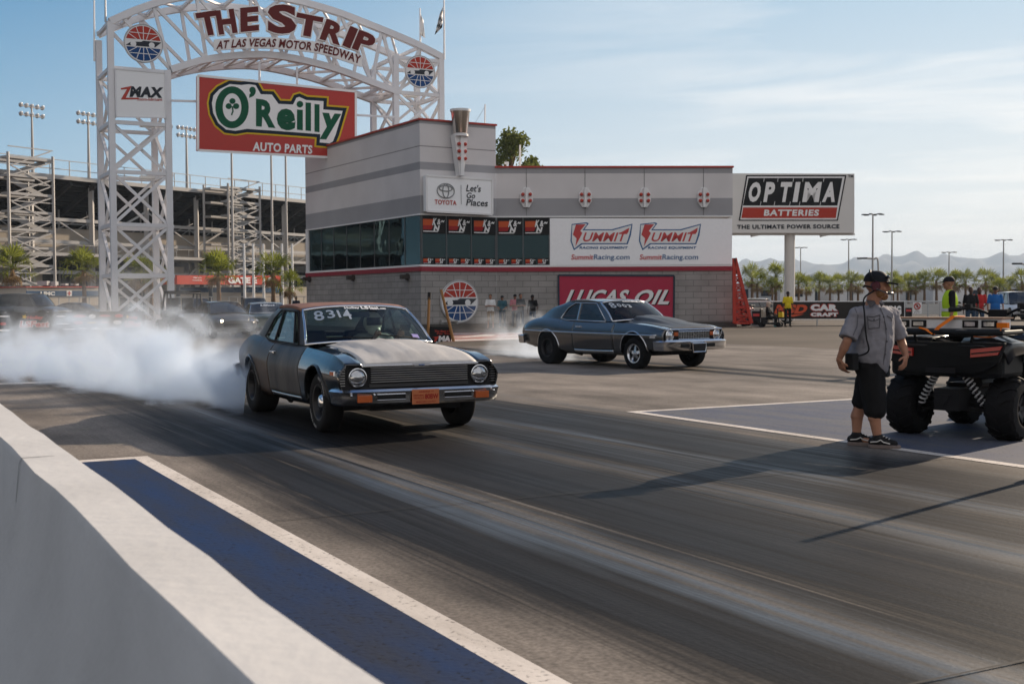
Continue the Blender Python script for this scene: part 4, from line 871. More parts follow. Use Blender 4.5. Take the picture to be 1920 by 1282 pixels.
    # closed ends
    for x, nm, dx in ((XR+.012, 'rear_panel', 0), (XF-.05, 'front_panel', 0)):
        xx = min(xs, key=lambda a: abs(a-x)); t, s = sect[xx]; ring = t + s[1:]
        pts = [V((x, p.y*.985, p.z-.006)) for p in ring] + [V((x, -p.y*.985, p.z-.006)) for p in reversed(ring)]
        cl = [pts[0]]
        for p in pts[1:]:
            if (p-cl[-1]).length > 1e-4: cl.append(p)
        if (cl[0]-cl[-1]).length < 1e-4: cl.pop()
        m = MB(); m.poly(cl); m.build(nm, pn['body'] if nm == 'rear_panel' else pn.get('front_panel', DKM), root)
    # floor pan and inner structure
    m = MB(); m.box((.05, 0, .36), (2.0, 1.5, .20)); m.box((ax_f+.10, 0, .42), (1.2, 1.02, .30)); m.box((ax_r-.35, 0, .46), (1.35, .98, .30)); m.box((ax_f+.05, 0, .62), (1.3, 1.1, .2))
    m.box((.80, 0, .62), (.10, 1.6, .50)); m.box((-.85, 0, .60), (.1, 1.55, .4))
    m.build('underbody', INTR, root)
    m = MB(); m.bar((ax_r, -.62, S['rr']), (ax_r, .62, S['rr']), .10, .10); m.sphere((ax_r, 0, S['rr']), .15); m.bar((ax_f, -.6, S['rf']-.06), (ax_f, .6, S['rf']-.06), .08); m.tube((-1.0, -.35, .22), (.9, -.35, .24), .04); m.tube((-1.0, .35, .22), (.9, .35, .24), .04); m.tube((-.55, -.62, .20), (ax_r+.05, -.55, .30), .035); m.build('axle_gear', DKM, root)
    # wheel arch lips
    for xa, Ra, za in arches:
        for sgn in (1, -1):
            pts = []
            for k in range(27):
                a = pi*(k/26); x = xa + Ra*cos(a); z = za + Ra*sin(a); zz0 = ev(zr, x); z1 = ev(zs, x); qq = (z-zz0)/(z1-zz0)
                pts.append(V((x, sgn*(ev(ymax, x)*ev(S['prof'], qq)+.004), z)))
            m = MB(); m.path(pts, .016, 6); m.build('arch_trim', pn['arch'], root, smooth=True)
    # greenhouse
    Gh = S['gh']; mir = lambda p: V((p[0], -p[1], p[2]))
    W0, Wc, T0, Tc = (V(Gh[k]) for k in ('W0', 'Wc', 'T0', 'Tc'))
    def arc3(a, c, n=12):       # from +y end over centre to -y end, bowed
        a = V(a); c = V(c); out = []
        for i in range(n+1):
            t = 1-2*i/n; w_ = t*t
            out.append(V((lerp(c.x, a.x, abs(t)**2.2), a.y*t, lerp(c.z, a.z, abs(t)**2.6))))
        return out
    wb, wt = arc3(W0, Wc), arc3(T0, Tc)
    rows = [[lerp(wb[i], wt[i], k/6) + V((.03*sin(pi*k/6), 0, .015*sin(pi*k/6))) for i in range(13)] for k in range(7)]
    m = MB(); m.grid(rows); m.build('windscreen', S.get('ws_glass', WSG), root, smooth=True)
    m = MB(); ring = rows[0] + [r[-1] for r in rows[1:-1]] + list(reversed(rows[-1])) + [r[0] for r in reversed(rows[1:-1])]
    m.path(ring, .019, 6, closed=True); m.build('windscreen_trim', CHR if S['bright'] else DKM, root, smooth=True)
    # roof
    R = [V(p) for p in Gh['rail']]          # side rail points from T0 back to the top of the rear glass
    B0, Bc = V(Gh['B0']), V(Gh['Bc'])       # rear glass top corner / centre
    D0, Dc = V(Gh['D0']), V(Gh['Dc'])       # rear glass bottom corner / centre
    rail = spline([T0] + R + [B0], 4); nr = len(rail)
    rows = []
    for i, p in enumerate(rail):
        t = i/(nr-1); zc_ = lerp(Tc.z, Bc.z, t) + Gh['crown']*sin(pi*t); xc = lerp(Tc.x, Bc.x, t)
        row = []
        for k in range(-8, 9):
            u = k/8; f = abs(u)**2.2; row.append(V((lerp(xc, p.x, f), p.y*u, lerp(zc_, p.z+.018, abs(u)**3.0))))
        row = [V((p.x, p.y+.016, p.z-.012))] + list(reversed(row)) + [V((p.x, -p.y-.016, p.z-.012))]
        rows.append(row)
    m = MB(); m.grid(rows); o = m.build('roof', pn['roof'], root, smooth=50); sd = o.modifiers.new('skin', 'SOLIDIFY'); sd.thickness = .012; sd.offset = -1
    # rear glass
    bt, bb = arc3(B0, Bc), arc3(D0, Dc); rows = [[lerp(bb[i], bt[i], k/6) + V((-.02*sin(pi*k/6), 0, .03*sin(pi*k/6))) for i in range(13)] for k in range(7)]
    m = MB(); m.grid(rows); m.build('rear_window', S.get('rear_glass', TINT), root, smooth=True)
    # pillars and sides
    Q = [V(p) for p in Gh['side']]           # daylight opening: front bottom, front top, rear top, rear middle, rear bottom (+y side)
    for sgn in (1, -1):
        mm = (lambda p: V((p.x, p.y*sgn, p.z)))
        # A pillar
        m = MB(); m.grid([[mm(W0), mm(T0)], [mm(Q[0]), mm(Q[1])], [mm(Q[0]-V((0, .03, 0))), mm(Q[1]-V((0, .03, 0)))]]); o = m.build('front_pillar', pn['pillar'], root); sd = o.modifiers.new('s', 'SOLIDIFY'); sd.thickness = .03
        # header strip between roof rail and glass
        up = spline([T0] + R, 4); lowr = [lerp(Q[1], Q[2], i/(len(up)-1)) for i in range(len(up))]
        m = MB(); m.grid([[mm(p) for p in up], [mm(p) for p in lowr]]); m.build('window_header', pn['pillar'], root)
        # sail panel
        E1 = spline([R[-1]] + Q[2:], 5); E2 = spline([B0, lerp(B0, D0, .5)+V((-.02, .012, .045)), D0, V(Gh['deck'])], 5)
        n2 = 14; rows = []
        smp = lambda c, t: (lambda a: lerp(c[int(a)], c[min(int(a)+1, len(c)-1)], a-int(a)))(t*(len(c)-1))
        for i in range(n2+1):
            t = i/n2; a, b = smp(E1, t), smp(E2, t)
            rows.append([mm(lerp(a, b, k/8) + V((0, Gh['sail']*sin(pi*k/8), .012*sin(pi*k/8)))) for k in range(9)])
        m = MB(); m.grid(rows); o = m.build('rear_pillar', pn['quarter_panel'] if 'quarter_panel' in pn else pn['body'], root, smooth=60)
        # glass panes of one side
        def on(t, top): return lerp(Q[1], Q[2], t) if top else lerp(Q[0], Q[-1], t)
        dv = Gh['div']; inn_ = V((0, -.012, 0)); segs = [0] + dv + [1]
        for a, b in zip(segs[:-1], segs[1:]):
            m = MB(); tl = on(Gh['divtop'](a), True) if a > 0 else Q[1]; bl = on(a, False)
            if b < 1: pts = [bl, on(b, False), on(Gh['divtop'](b), True), tl]
            else: pts = [bl] + [Q[-1]] + list(reversed(Q[2:-1])) + [tl]
            m.poly([mm(p+inn_) for p in pts]); m.build('side_window', S.get('side_glass', TINT), root)
        for a in dv: m = MB(); m.bar(mm(on(a, False)), mm(on(Gh['divtop'](a), True)), .035, .02, up=(0, 1, 0)); m.build('window_divider', DKM if not S['bright2'] else CHR, root)
        m = MB(); m.path([mm(p+V((0, .006, 0))) for p in [Q[0]] + [Q[1]] + Q[2:]], .012, 6, closed=True); m.build('window_trim', CHR if S['bright2'] else DKM, root, smooth=True)
        # door handle
        hx = door[0]+.16; m = MB(); q = side(min(xs, key=lambda a: abs(a-hx)), .16); m.bar(mm(q+V((-.07, .03, 0))), mm(q+V((.07, .03, 0))), .025, .02); m.box(mm(q+V((.06, .012, 0))), (.035, .04, .03)); m.box(mm(q+V((-.06, .012, 0))), (.035, .04, .03)); m.build('door_handle', CHR, objs[('door', sgn)], bevel=.004)
    # cowl and dash
    m = MB(); m.grid([[p + V((.05, 0, -.03)) for p in wb], [V((S['hood'][0]+.02, p.y*1.02, ev(zc, S['hood'][0])-.022)) for p in wb]]); m.build('cowl', pn['cowl'], root)
    m = MB(); m.box((W0.x-.20, 0, W0.z-.10), (.40, 1.44, .16)); m.build('dashboard', INTR, root, bevel=.03)
    st = pm('seat_vinyl', (.035, .033, .032), .6)
    for y in (-.38, .38):
        m = MB(); m.box((-.35, y, .55), (.55, .52, .18)); m.box((-.66, y, .78), (.14, .52, .55), M=Matrix.Rotation(-.2, 3, 'Y')); m.build('front_seat', st, root, bevel=.04)
    m = MB(); m.box((-1.22, 0, .72), (.14, 1.25, .45), M=Matrix.Rotation(-.3, 3, 'Y')); m.box((-1.0, 0, .52), (.5, 1.25, .16)); m.build('rear_seat', st, root, bevel=.04)
    m = MB(); m.box((-1.58, 0, .93), (.5, 1.30, .03)); m.build('parcel_shelf', pm('shelf_grey', (.16, .19, .18), .7), root)
    m = MB(); c = V((.17, .38, .88)); d = V((.35, 0, 1)).normalized()
    e1 = V((0, 1, 0)); e2 = V((-.94, 0, .34)).normalized()*-1; e2 = V((-.35, 0, .94)); 
    m.path([c + e1*(.19*cos(a)) + e2*(.19*sin(a)) for a in [2*pi*i/26 for i in range(26)]], .014, 6, closed=True); m.bar(c - e1*.18, c + e1*.18, .03, .012); m.tube(c, c + V((.35, 0, -.14)), .025); m.build('steering_wheel', DKM, root, smooth=True)
    m = MB(); m.box((T0.x+.08, .03, T0.z-.055), (.03, .25, .065)); m.build('mirror', DKM, root, bevel=.01)
    for ax_, r, w_, kind, sl, tk in ((ax_f, S['rf'], S['wf'], S['kf'], False, S['trf']), (ax_r, S['rr'], S['wr'], S['kr'], True, S['trr'])):
        for sgn in (1, -1): wheel(root, ax_, sgn*tk, r, w_, kind, slick=sl)
    return dict(sect=sect, side=side, top=top, objs=objs, wb=wb, wt=wt, xs=xs)

def bumper(root, path, h, t, mat, z, lip=.03, name='bumper'):
    """blade bumper: path of (x, y) outer points from +y to -y"""
    rows = []; pts = [V((x, y, 0)) for x, y in path]; n = len(pts)
    for i, p in enumerate(pts):
        tg = (pts[min(i+1, n-1)]-pts[max(i-1, 0)]).normalized(); nrm = V((tg.y, -tg.x, 0))
        if nrm.x < 0 and path[n//2][0] > 0: nrm = -nrm
        if path[n//2][0] < 0 and nrm.x > 0: nrm = -nrm
        rows.append([p - nrm*t + V((0, 0, z+h/2)), p - nrm*.02 + V((0, 0, z+h/2+.004)), p + nrm*.012 + V((0, 0, z+h/2-.02)), p + nrm*.0 + V((0, 0, z+h/2-lip-.02)), p + nrm*-.004 + V((0, 0, z+h*.05)), p - nrm*.012 + V((0, 0, z-h*.35)), p - nrm*.035 + V((0, 0, z-h/2)), p - nrm*t + V((0, 0, z-h/2))])
    m = MB(); m.grid(rows, closed=True); m.poly(rows[0]); m.poly(rows[-1]); return m.build(name, mat, root, smooth=35)

NOVA = dict(
    xf=2.24, xr=-2.52, axf=1.41, axr=-1.41, sill=[(-2.45, .42), (-2.0, .36), (-1.0, .27), (1.0, .27), (1.9, .34), (2.3, .42)],
    arch_f=.395, arch_zf=.335, arch_r=.40, arch_zr=.33,
    ymax=[(-2.53, .76), (-2.3, .85), (-1.8, .90), (-1.3, .93), (-.5, .925), (.5, .915), (1.4, .92), (1.9, .915), (2.24, .90)],
    zs=[(-2.53, .85), (-2.3, .91), (-1.85, .985), (-1.2, .97), (-.6, .925), (.3, .905), (.8, .90), (1.4, .88), (1.9, .845), (2.15, .795), (2.24, .765)],
    zc=[(-2.53, .88), (-2.3, .955), (-1.85, 1.015), (-1.5, 1.0), (.6, .965), (.85, .962), (1.4, .935), (1.9, .87), (2.15, .805), (2.24, .76)],
    ys=[(-2.53, .66), (-2.3, .74), (-1.8, .77), (-1.2, .80), (.5, .80), (1.4, .81), (2.0, .825), (2.24, .825)],
    prof=[(0, .90), (.08, .945), (.3, .975), (.58, 1.0), (.70, .992), (.84, .955), (.93, .92), (1.0, .90)],
    bump=lambda x, y: 0.0,
    door=(-.52, .78), hood=(.90, 2.24), deck=(-2.52, -2.04), cab=(-1.95, .84), cuts=[-.52, .78],
    gh=dict(W0=(.64, .775, .925), Wc=(.88, 0, .965), T0=(.12, .655, 1.315), Tc=(.24, 0, 1.362), rail=[(-.20, .668, 1.355), (-.60, .668, 1.362), (-.86, .655, 1.350)], B0=(-1.10, .60, 1.312), Bc=(-1.20, 0, 1.368),
            D0=(-1.92, .655, 1.005), Dc=(-2.04, 0, 1.02), deck=(-2.16, .70, .955), crown=.045, sail=.018,
            side=[(.46, .80, .925), (.03, .672, 1.305), (-.66, .684, 1.318), (-.88, .72, 1.21), (-1.06, .79, .985), (-.86, .80, .945)], div=[.16, .80], divtop=lambda a: {.16: .20, .80: .86}[a]),
    rf=.325, rr=.345, wf=.20, wr=.29, kf='steel', kr='black', trf=.775, trr=.755, bright=True, bright2=False, paints={})
# ---------------------------------------------------------------- the patchwork coupe doing the burnout
def place_car(pf, hd, off, axf=1.41):     # right front tyre's outer contact point
    f = V((cos(hd), sin(hd), 0)); l = V((-sin(hd), cos(hd), 0)); return G(*pf) - f*axf + l*off
HD = radians(-64); ca = place_car((598, 810), HD, .865)
car = thing('muscle_car', 'patchwork black and grey primer muscle car with rusty roof smoking its rear tyres', 'car', ca, HD, 'two muscle cars on the start line')
GLOSSB = paint('gloss_black_paint', (.004, .005, .006), (.008, .009, .010), .10, 1, 3, spec=.25, cior=1.6)
PRIM = paint('grey_primer_hood', (.36, .345, .33), (.50, .48, .455), .55, 0, 3, stretch=(.5, 1.5, 1))
DOORP = paint('worn_door_primer', (.022, .023, .026), (.095, .092, .09), .5, 0, 4, stretch=(1.6, 1, .35))
QUART = paint('faded_brown_black', (.014, .012, .011), (.085, .058, .043), .42, .15, 2.2, lo=.3, hi=.75)
ROOFP = paint('rusty_roof', (.15, .068, .045), (.28, .14, .095), .65, 0, 2.2)
def hoodbump(x, y):
    if x < .9: return 0
    k = max(0, min(1, (2.22-x)/.25))*min(1, (x-.9)/.05+.3)
    w_ = lerp(.50, .30, (x-.9)/1.3); a = max(0, min(1, (w_+.035-y)/.05)); b = max(0, 1-abs(y)/.025)
    return k*(.026*a*a*(3-2*a) + .014*b)
SA = dict(NOVA); SA['bump'] = hoodbump; SA['ws_glass'] = WSG
SA['paints'] = dict(body=GLOSSB, hood=PRIM, door=DOORP, sill_panel=GLOSSB, quarter_panel=QUART, trunk_lid=QUART, roof=ROOFP, pillar=QUART, arch=pm('arch_black', (.02, .022, .025), .25, .3), cowl=GLOSSB, front_panel=DKM)
B = muscle_car(car, SA)
for (k, s), o in B['objs'].items():
    if k == 'hood': o['label'] = 'light grey primer bonnet'
    if k == 'door': o['label'] = 'streaked grey primer door'
    if k == 'front_fender': o['label'] = 'glossy black front wing'
# front end
m = MB(); m.bar((2.245, -.66, .748), (2.245, .66, .748), .030, .026); m.build('hood_trim', CHR, car, bevel=.006)
m = MB(); m.prism([(2.268, .10, .760), (2.268, -.10, .760), (2.268, -.075, .737), (2.268, .075, .737)], (-.015, 0, 0)); m.build('badge', CHR, car)
m = MB(); m.bar((2.278, -.028, .749), (2.278, .028, .749), .012, .010); m.bar((2.280, -.012, .749), (2.280, .012, .749), .022, .008); m.build('emblem', LBLU, car)
SLAT = pm('grille_slat', (.40, .40, .41), .3, .9)
m = MB()
for i in range(7): m.bar((2.212, -.545, .580+i*.0235), (2.212, .545, .580+i*.0235), .03, .0055)
m.build('grille', SLAT, car)
m = MB(); m.bar((2.20, -.56, .540), (2.20, .56, .540), .02, .03); m.build('valance', pm('valance_dark', (.04, .04, .042), .4), car)
m = MB()
for s in (1, -1):
    for i in range(7): m.bar((2.205, s*.825, .55+i*.026), (2.19, s*.885, .55+i*.026), .03, .006)
m.build('vent_grille', SLAT, car)
for s in (1, -1):
    m = MB(); m.lathe([(.118, -.05), (.118, .0), (.104, .012), (.094, .008), (.094, -.02)], (2.20, s*.69, .632), (1, 0, 0), 28); lr = m.build('headlight', DKM, car, smooth=40)
    m = MB(); m.lathe([(.097, .012), (.099, .020), (.090, .022), (.088, .010)], (2.20, s*.69, .632), (1, 0, 0), 28, caps=False); m.build('bezel', CHR, lr, smooth=40)
    m = MB(); m.lathe([(.088, .008), (.075, .026), (.045, .038), (0, .042)], (2.20, s*.69, .632), (1, 0, 0), 24, caps=False); m.build('lens', LENS, lr, smooth=True)
pathf = [(2.02, .965), (2.16, .955), (2.27, .915), (2.325, .80), (2.35, .5), (2.355, .2), (2.355, 0), (2.355, -.2), (2.35, -.5), (2.325, -.80), (2.27, -.915), (2.16, -.955), (2.02, -.965)]
pathf = [(x, y*.965) for x, y in pathf]; bm_ = bumper(car, pathf, .165, .05, CHR, .425)
for s in (1, -1):
    m = MB(); m.box((2.345, s*.66, .418), (.03, .155, .072)); tl = m.build('turn_signal', AMB, bm_, bevel=.004)
    m = MB(); m.box((2.352, s*.375, .430), (.02, .31, .050)); m.build('slot', BLACK, bm_)
    m = MB(); m.path([(2.358, s*.53, .457), (2.358, s*.22, .457), (2.358, s*.22, .402), (2.358, s*.53, .402)], .006, 6, closed=True); m.build('slot_trim', CHR, bm_)
    for y in (.80, .555): m = MB(); m.sphere((2.34 if y > .7 else 2.352, s*y, .455), .013); m.build('bolt', CHR, bm_)
m = MB(); m.box((2.372, 0, .420), (.008, .305, .155)); pl_ = m.build('licence_plate', PLC, bm_, bevel=.003)
m = MB(); pf = lambda y0, y1, z0, z1: (lambda u, v: V((2.378, lerp(y0, y1, u), lerp(z0, z1, v)-.038)))
letters(m, '80BW', pf(-.01+.0, .142, .432, .487), bold=.03); letters(m, 'HISTORIC', pf(-.14, -.02, .465, .482), bold=.02); letters(m, 'VEHICLE', pf(-.14, -.02, .438, .454), bold=.02); letters(m, 'ARIZONA 77', pf(-.08, .09, .503, .518), bold=.03); letters(m, 'MARICOPA COUNTY', pf(-.11, .12, .398, .412), bold=.02)
m.build('lettering', PLR, pl_)
for s in (1, -1):
    q = B['side'](2.06, .32); m = MB(); m.box((2.06, s*(q.y+.004), q.z), (.13, .02, .055)); mk = m.build('side_marker', CHR, car, bevel=.004); m = MB(); m.box((2.06, s*(q.y+.012), q.z), (.10, .02, .035)); m.build('marker_lens', AMB, mk)
bumper(car, [(-2.28, .90), (-2.44, .89), (-2.58, .80), (-2.62, .4), (-2.62, 0), (-2.62, -.4), (-2.58, -.80), (-2.44, -.89), (-2.28, -.90)][::-1], .17, .05, CHR, .50, name='rear_bumper')
# windscreen writing, lying on the glass
def ws_map(y0, y1, v0, v1, lift=.022):
    def f(u, v):
        y = lerp(y0, y1, u); k = lerp(v0, v1, v); t = (1 - y/B['wb'][0].y)/2
        i = t*12; a, b = int(min(11, i)), int(min(11, i))+1; fr = i-a
        p0 = lerp(B['wb'][a], B['wb'][b], fr); t2 = (1-y/B['wb'][0].y)/2
        p1 = lerp(B['wt'][a], B['wt'][b], fr); p = lerp(p0, p1, k) + V((.03*sin(pi*k), 0, .015*sin(pi*k)))
        return p + V((lift*.75, 0, lift*.6))
    return f
WCH = pm('window_chalk', (.36, .41, .47), .8, var=.3, scale=60); STK = pm('sticker_white', (.78, .78, .78), .5)
def sub(y0, y1, a, b): return (lerp(y0, y1, a), lerp(y0, y1, b))
def screen_marks(car, f, number, name='Holley LSfest'):
    m = MB()
    for ch, y0, y1, a, b in number: letters(m, ch, f(y0, y1, a, b), bold=.015)
    m.build('window_number', WCH, car)
    m = MB(); letters(m, 'Holley', f(-.235, -.02, .865, .945), bold=.055, spacing=1.1); letters(m, 'LS', f(.0, .11, .865, .965), bold=.055, spacing=1.15); letters(m, 'fest', f(.12, .265, .85, .965), bold=.025); letters(m, '.com', f(.275, .37, .865, .905), bold=.05); m.build('window_sticker', STK, car)
screen_marks(car, ws_map, [('8', -.66, -.54, .58, .88), ('3', -.50, -.40, .62, .87), ('1', -.36, -.33, .62, .85), ('4', -.30, -.19, .56, .86)])
TLM = pm('tyre_letter', (.42, .42, .42), .7)
for w_ in [o for o in COL.objects if o.parent == car and o.name.startswith('wheel') and o.location.x > 0]:
    sg = 1 if w_.location.y > 0 else -1; m = MB(); rr_ = .272
    for a0, word in ((200, 'INDY 500'), (20, 'INDY 500')):
        def fm(u, v, a0=a0): a = radians(a0 + 62*(1-u if sg > 0 else u)) if False else radians(a0 + 62*u); r_ = rr_ + .030*(v-.5); return V((-r_*cos(a)*-sg, sg*.1075, -r_*sin(a)*-1*-1 if False else r_*sin(-a)))
        letters(m, word, fm, bold=.02, spacing=1.15)
    m.build('lettering', TLM, w_)
for y0, y1 in ((.55, .02), (-.05, -.58)):
    m = MB(); p0 = B['wb'][0]; q = ws_map(y0, y1, .03, .10, .03); m.path([q(0, 0), q(.5, .5), q(1, 1)], .008, 5); m.build('wiper', DKM, car)
m = MB(); q = ws_map(.50, .60, .06, .16, .015); m.add([q(0, 0), q(1, 0), q(1, 1), q(0, 1)], [(0, 1, 2, 3)]); m.build('inspection_sticker', pm('sticker_violet', (.22, .20, .45), .5), car)
# ---------------------------------------------------------------- the second car
HB = radians(-53.5); cb = place_car((1188, 692), HB, .885)
car2 = thing('muscle_car', 'dark grey muscle car with cowl hood and chrome side line by the oil sign', 'car', cb, HB, 'two muscle cars on the start line')
GUN = paint('gunmetal_paint', (.010, .012, .015), (.016, .018, .022), .22, 1, 1.5, spec=.5, cior=1.8); GUND = paint('charcoal_hood', (.030, .027, .025), (.05, .045, .04), .42, .1, 2)
def scoop(x, y):
    if x < .93 or x > 2.2: return 0
    h = .085*(1-(x-.93)/1.25)**1.1 if x < 2.18 else 0
    w_ = lerp(.40, .30, (x-.93)/1.25); a = max(0, min(1, (w_+.08-y)/.09)); a = a*a*(3-2*a); b = max(0, min(1, (.17-y)/.05))
    return max(0, h)*a + .010*(b*b)*(1 if x < 2.1 else 0)
SB = dict(NOVA); SB['bump'] = scoop; SB['kf'] = 'spoke'; SB['bright2'] = True; SB['side_glass'] = DKGL; SB['rear_glass'] = DKGL; SB['ws_glass'] = glass('dark_windscreen', (.22, .26, .25), .5, .02)
SB['sill'] = [(-2.45, .40), (-2.0, .34), (-1.0, .25), (1.0, .25), (1.9, .34), (2.3, .40)]; SB['rr'] = .36; SB['wr'] = .34; SB['rf'] = .32; SB['wf'] = .22; SB['trf'] = .78
SB['gh'] = dict(NOVA['gh']); SB['gh']['div'] = [.72]; SB['gh']['divtop'] = lambda a: .76
SB['paints'] = dict(body=GUN, hood=GUND, roof=GUN, pillar=GUN, arch=CHR, cowl=GUND, front_panel=DKM, sill_panel=CHR)
SB['xf'] = 2.26; SB['zs'] = NOVA['zs'][:-2] + [(2.15, .80), (2.26, .785)]; SB['zc'] = NOVA['zc'][:-2] + [(2.15, .835), (2.26, .80)]
SB['ymax'] = NOVA['ymax'][:-1] + [(2.26, .87)]; SB['ys'] = NOVA['ys'][:-1] + [(2.26, .80)]; SB['hood'] = (.90, 2.26)
B2 = muscle_car(car2, SB)
for s in (1, -1):
    m = MB(); pts = []
    for x in B2['xs'][::3]:
        if -2.48 < x < 2.15: q = B2['side'](x, 0); z = ev([(-2.4, .70), (2.15, .66)], x); z1 = ev(SB['zs'], x); z0 = ev(SB['sill'], x); qq = (z-z0)/(z1-z0); pts.append(V((x, s*(ev(SB['ymax'], x)*ev(SB['prof'], qq)+.008), z)))
    m.path(pts, .014, 6); m.build('side_trim', CHR, car2, smooth=True)
    m = MB(); m.lathe([(.115, -.05), (.115, .006), (.098, .012), (.090, .0)], (2.235, s*.67, .655), (1, 0, 0), 24); hl = m.build('headlight', CHR, car2, smooth=40)
    m = MB(); m.lathe([(.092, .002), (.07, .024), (0, .036)], (2.235, s*.67, .655), (1, 0, 0), 20, caps=False); m.build('lens', LENS, hl, smooth=True)
    m = MB(); m.box((2.245, s*.50, .685), (.02, .10, .075)); m.build('turn_signal', AMB, car2)
m = MB()
for i in range(6): m.bar((2.24, -.43, .59+i*.026), (2.24, .43, .59+i*.026), .02, .006)
for i in range(13): m.bar((2.238, -.42+i*.07, .585), (2.238, -.42+i*.07, .725), .006, .015, up=(1, 0, 0))
m.build('grille', SLAT, car2)
m = MB(); m.path([(2.25, .79, .775), (2.25, -.79, .775), (2.25, -.80, .55), (2.25, .80, .55)], .018, 6, closed=True); m.path([(2.255, .44, .735), (2.255, -.44, .735), (2.255, -.44, .575), (2.255, .44, .575)], .010, 6, closed=True); m.build('grille_frame', CHR, car2)
m = MB(); m.bar((2.262, -.06, .665), (2.262, .06, .665), .025, .01); m.bar((2.262, -.03, .665), (2.262, .03, .665), .045, .01); m.build('badge', CHR, car2)
bb_ = bumper(car2, [(x+.02, y) for x, y in pathf], .20, .06, CHR, .45)
m = MB(); m.box((2.385, 0, .40), (.03, .36, .17)); m.build('plate_holder', DKM, bb_, bevel=.01); m = MB(); m.path([(2.405, .19, .49), (2.405, -.19, .49), (2.405, -.17, .32), (2.405, .17, .32)], .016, 6, closed=True); m.build('plate_frame', CHR, bb_)
for s in (1, -1): m = MB(); m.box((2.375, s*.36, .45), (.02, .22, .07)); m.build('slot', BLACK, bb_)
for s in (1, -1): q = B2['side'](2.0, .42); m = MB(); m.box((2.0, s*(q.y+.005), q.z), (.16, .012, .05)); m.build('badge', CHR, car2)
bumper(car2, [(-2.28, .92), (-2.46, .91), (-2.60, .82), (-2.64, .4), (-2.64, 0), (-2.64, -.4), (-2.60, -.82), (-2.46, -.91), (-2.28, -.92)][::-1], .19, .06, CHR, .50, name='rear_bumper')
def ws_map2(*a): return ws_map(*a)
_B = B; B = B2
m = MB(); m.box((-.75, .32, .25), (1.3, .55, .16)); m.tube((-1.3, -.45, .22), (.2, -.45, .24), .035); m.build('exhaust_box', DKM, car2)
for o in list(COL.objects):
    if o.parent == car2 and not o.name.startswith('wheel'): o.location.z += .04
screen_marks(car2, ws_map, [('8', -.66, -.53, .60, .90), ('0', -.49, -.40, .62, .80), ('0', -.37, -.28, .58, .76), ('3', -.25, -.15, .56, .72)]); B = _B
for o in list(COL.objects):
    if o.parent == car2 and (o.name.startswith('window_number') or o.name.startswith('window_sticker')): o.location.z += .04
# ================================================================== PEOPLE
SKIN = pm('skin_tan', (.30, .155, .10), .5, var=.12, scale=14); SKD = pm('skin_dark', (.09, .05, .035), .5, var=.15, scale=14)
HAIR = pm('hair_dark', (.02, .014, .010), .7, var=.3, scale=40)
SHOE = pm('black_shoe', (.014, .014, .015), .6); DENIM = pm('denim', (.035, .06, .10), .8, var=.25, scale=20); KHAKI = pm('khaki', (.22, .15, .09), .8); BLKC = pm('black_cloth', (.012, .012, .013), .85, var=.3)
def cloth(n, c, **k): return pm(n, c, .85, var=.14, scale=9, bump=.15, bscale=14, **k)
def head_fill(m, c, fx, up=V((0, 0, 1)), s=1.0, beard=False):
    """c head centre, fx the way the face looks"""
    fx = fx.normalized(); sd = up.cross(fx).normalized(); uu = fx.cross(sd)
    R = Matrix((fx, sd, uu)).transposed()
    at = lambda x, y, z: c + R @ (V((x, y, z))*s)
    m.sphere(at(-.012, 0, .025), (.098*s, .077*s, .098*s), 16, 10, R); m.sphere(at(.018, 0, -.045), (.072*s, .062*s, .072*s), 14, 8, R)
    m.sphere(at(.055, 0, -.088), (.032*s, .034*s, .026*s), 10, 6, R)                    # chin
    m.cap(at(.086, 0, .012), at(.106, 0, -.026), .010*s, .016*s); m.sphere(at(.098, 0, -.030), (.015*s, .019*s, .012*s), 8, 6, R)     # nose
    m.sphere(at(.083, 0, -.060), (.012*s, .028*s, .007*s), 8, 6, R); m.sphere(at(.082, 0, -.070), (.012*s, .026*s, .008*s), 8, 6, R)
    for y in (1, -1):
        m.sphere(at(-.010, y*.078, -.012), (.020*s, .010*s, .033*s), 8, 6, R); m.sphere(at(.078, y*.036, .030), (.016*s, .028*s, .009*s), 8, 6, R); m.sphere(at(.060, y*.045, -.030), (.022*s, .020*s, .022*s), 8, 6, R)
    return at, R
def hand_fill(m, wrist, d, palm, thumb, s=1.0, curl=.5):
    """wrist point, d pointing direction of the hand, palm = palm's facing, thumb = side of the thumb"""
    d = d.normalized(); th = (thumb - d*thumb.dot(d)).normalized(); pn = d.cross(th); pn = pn if pn.dot(palm) > 0 else -pn
    kn = wrist + d*.085*s
    for k in range(4): m.cap(wrist + th*((k-1.5)*.012*s), kn + th*((k-1.5)*.020*s), .017*s, .0135*s, 8)
    for k, L in enumerate((.062, .074, .078, .068)):
        p = kn + th*((k-1.5)*.021*s); a = curl*.35*(1+.2*(3-k)); q = p
        for seg, f in enumerate((.45, .32, .23)):
            dd = (d*cos(a) + pn*sin(a)); n = q + dd*(L*1.15*f*s); m.cap(q, n, (.0102-.0008*seg)*s, (.0096-.0010*seg)*s, 7); q = n; a += curl*.55
    b = wrist + d*.030*s + th*.026*s; q = b
    for L, a in ((.040, .75), (.032, .45), (.026, .30)):
        n = q + (d*cos(a) + th*sin(a) + pn*.35).normalized()*L*s; m.cap(q, n, .0125*s, .0105*s, 7); q = n
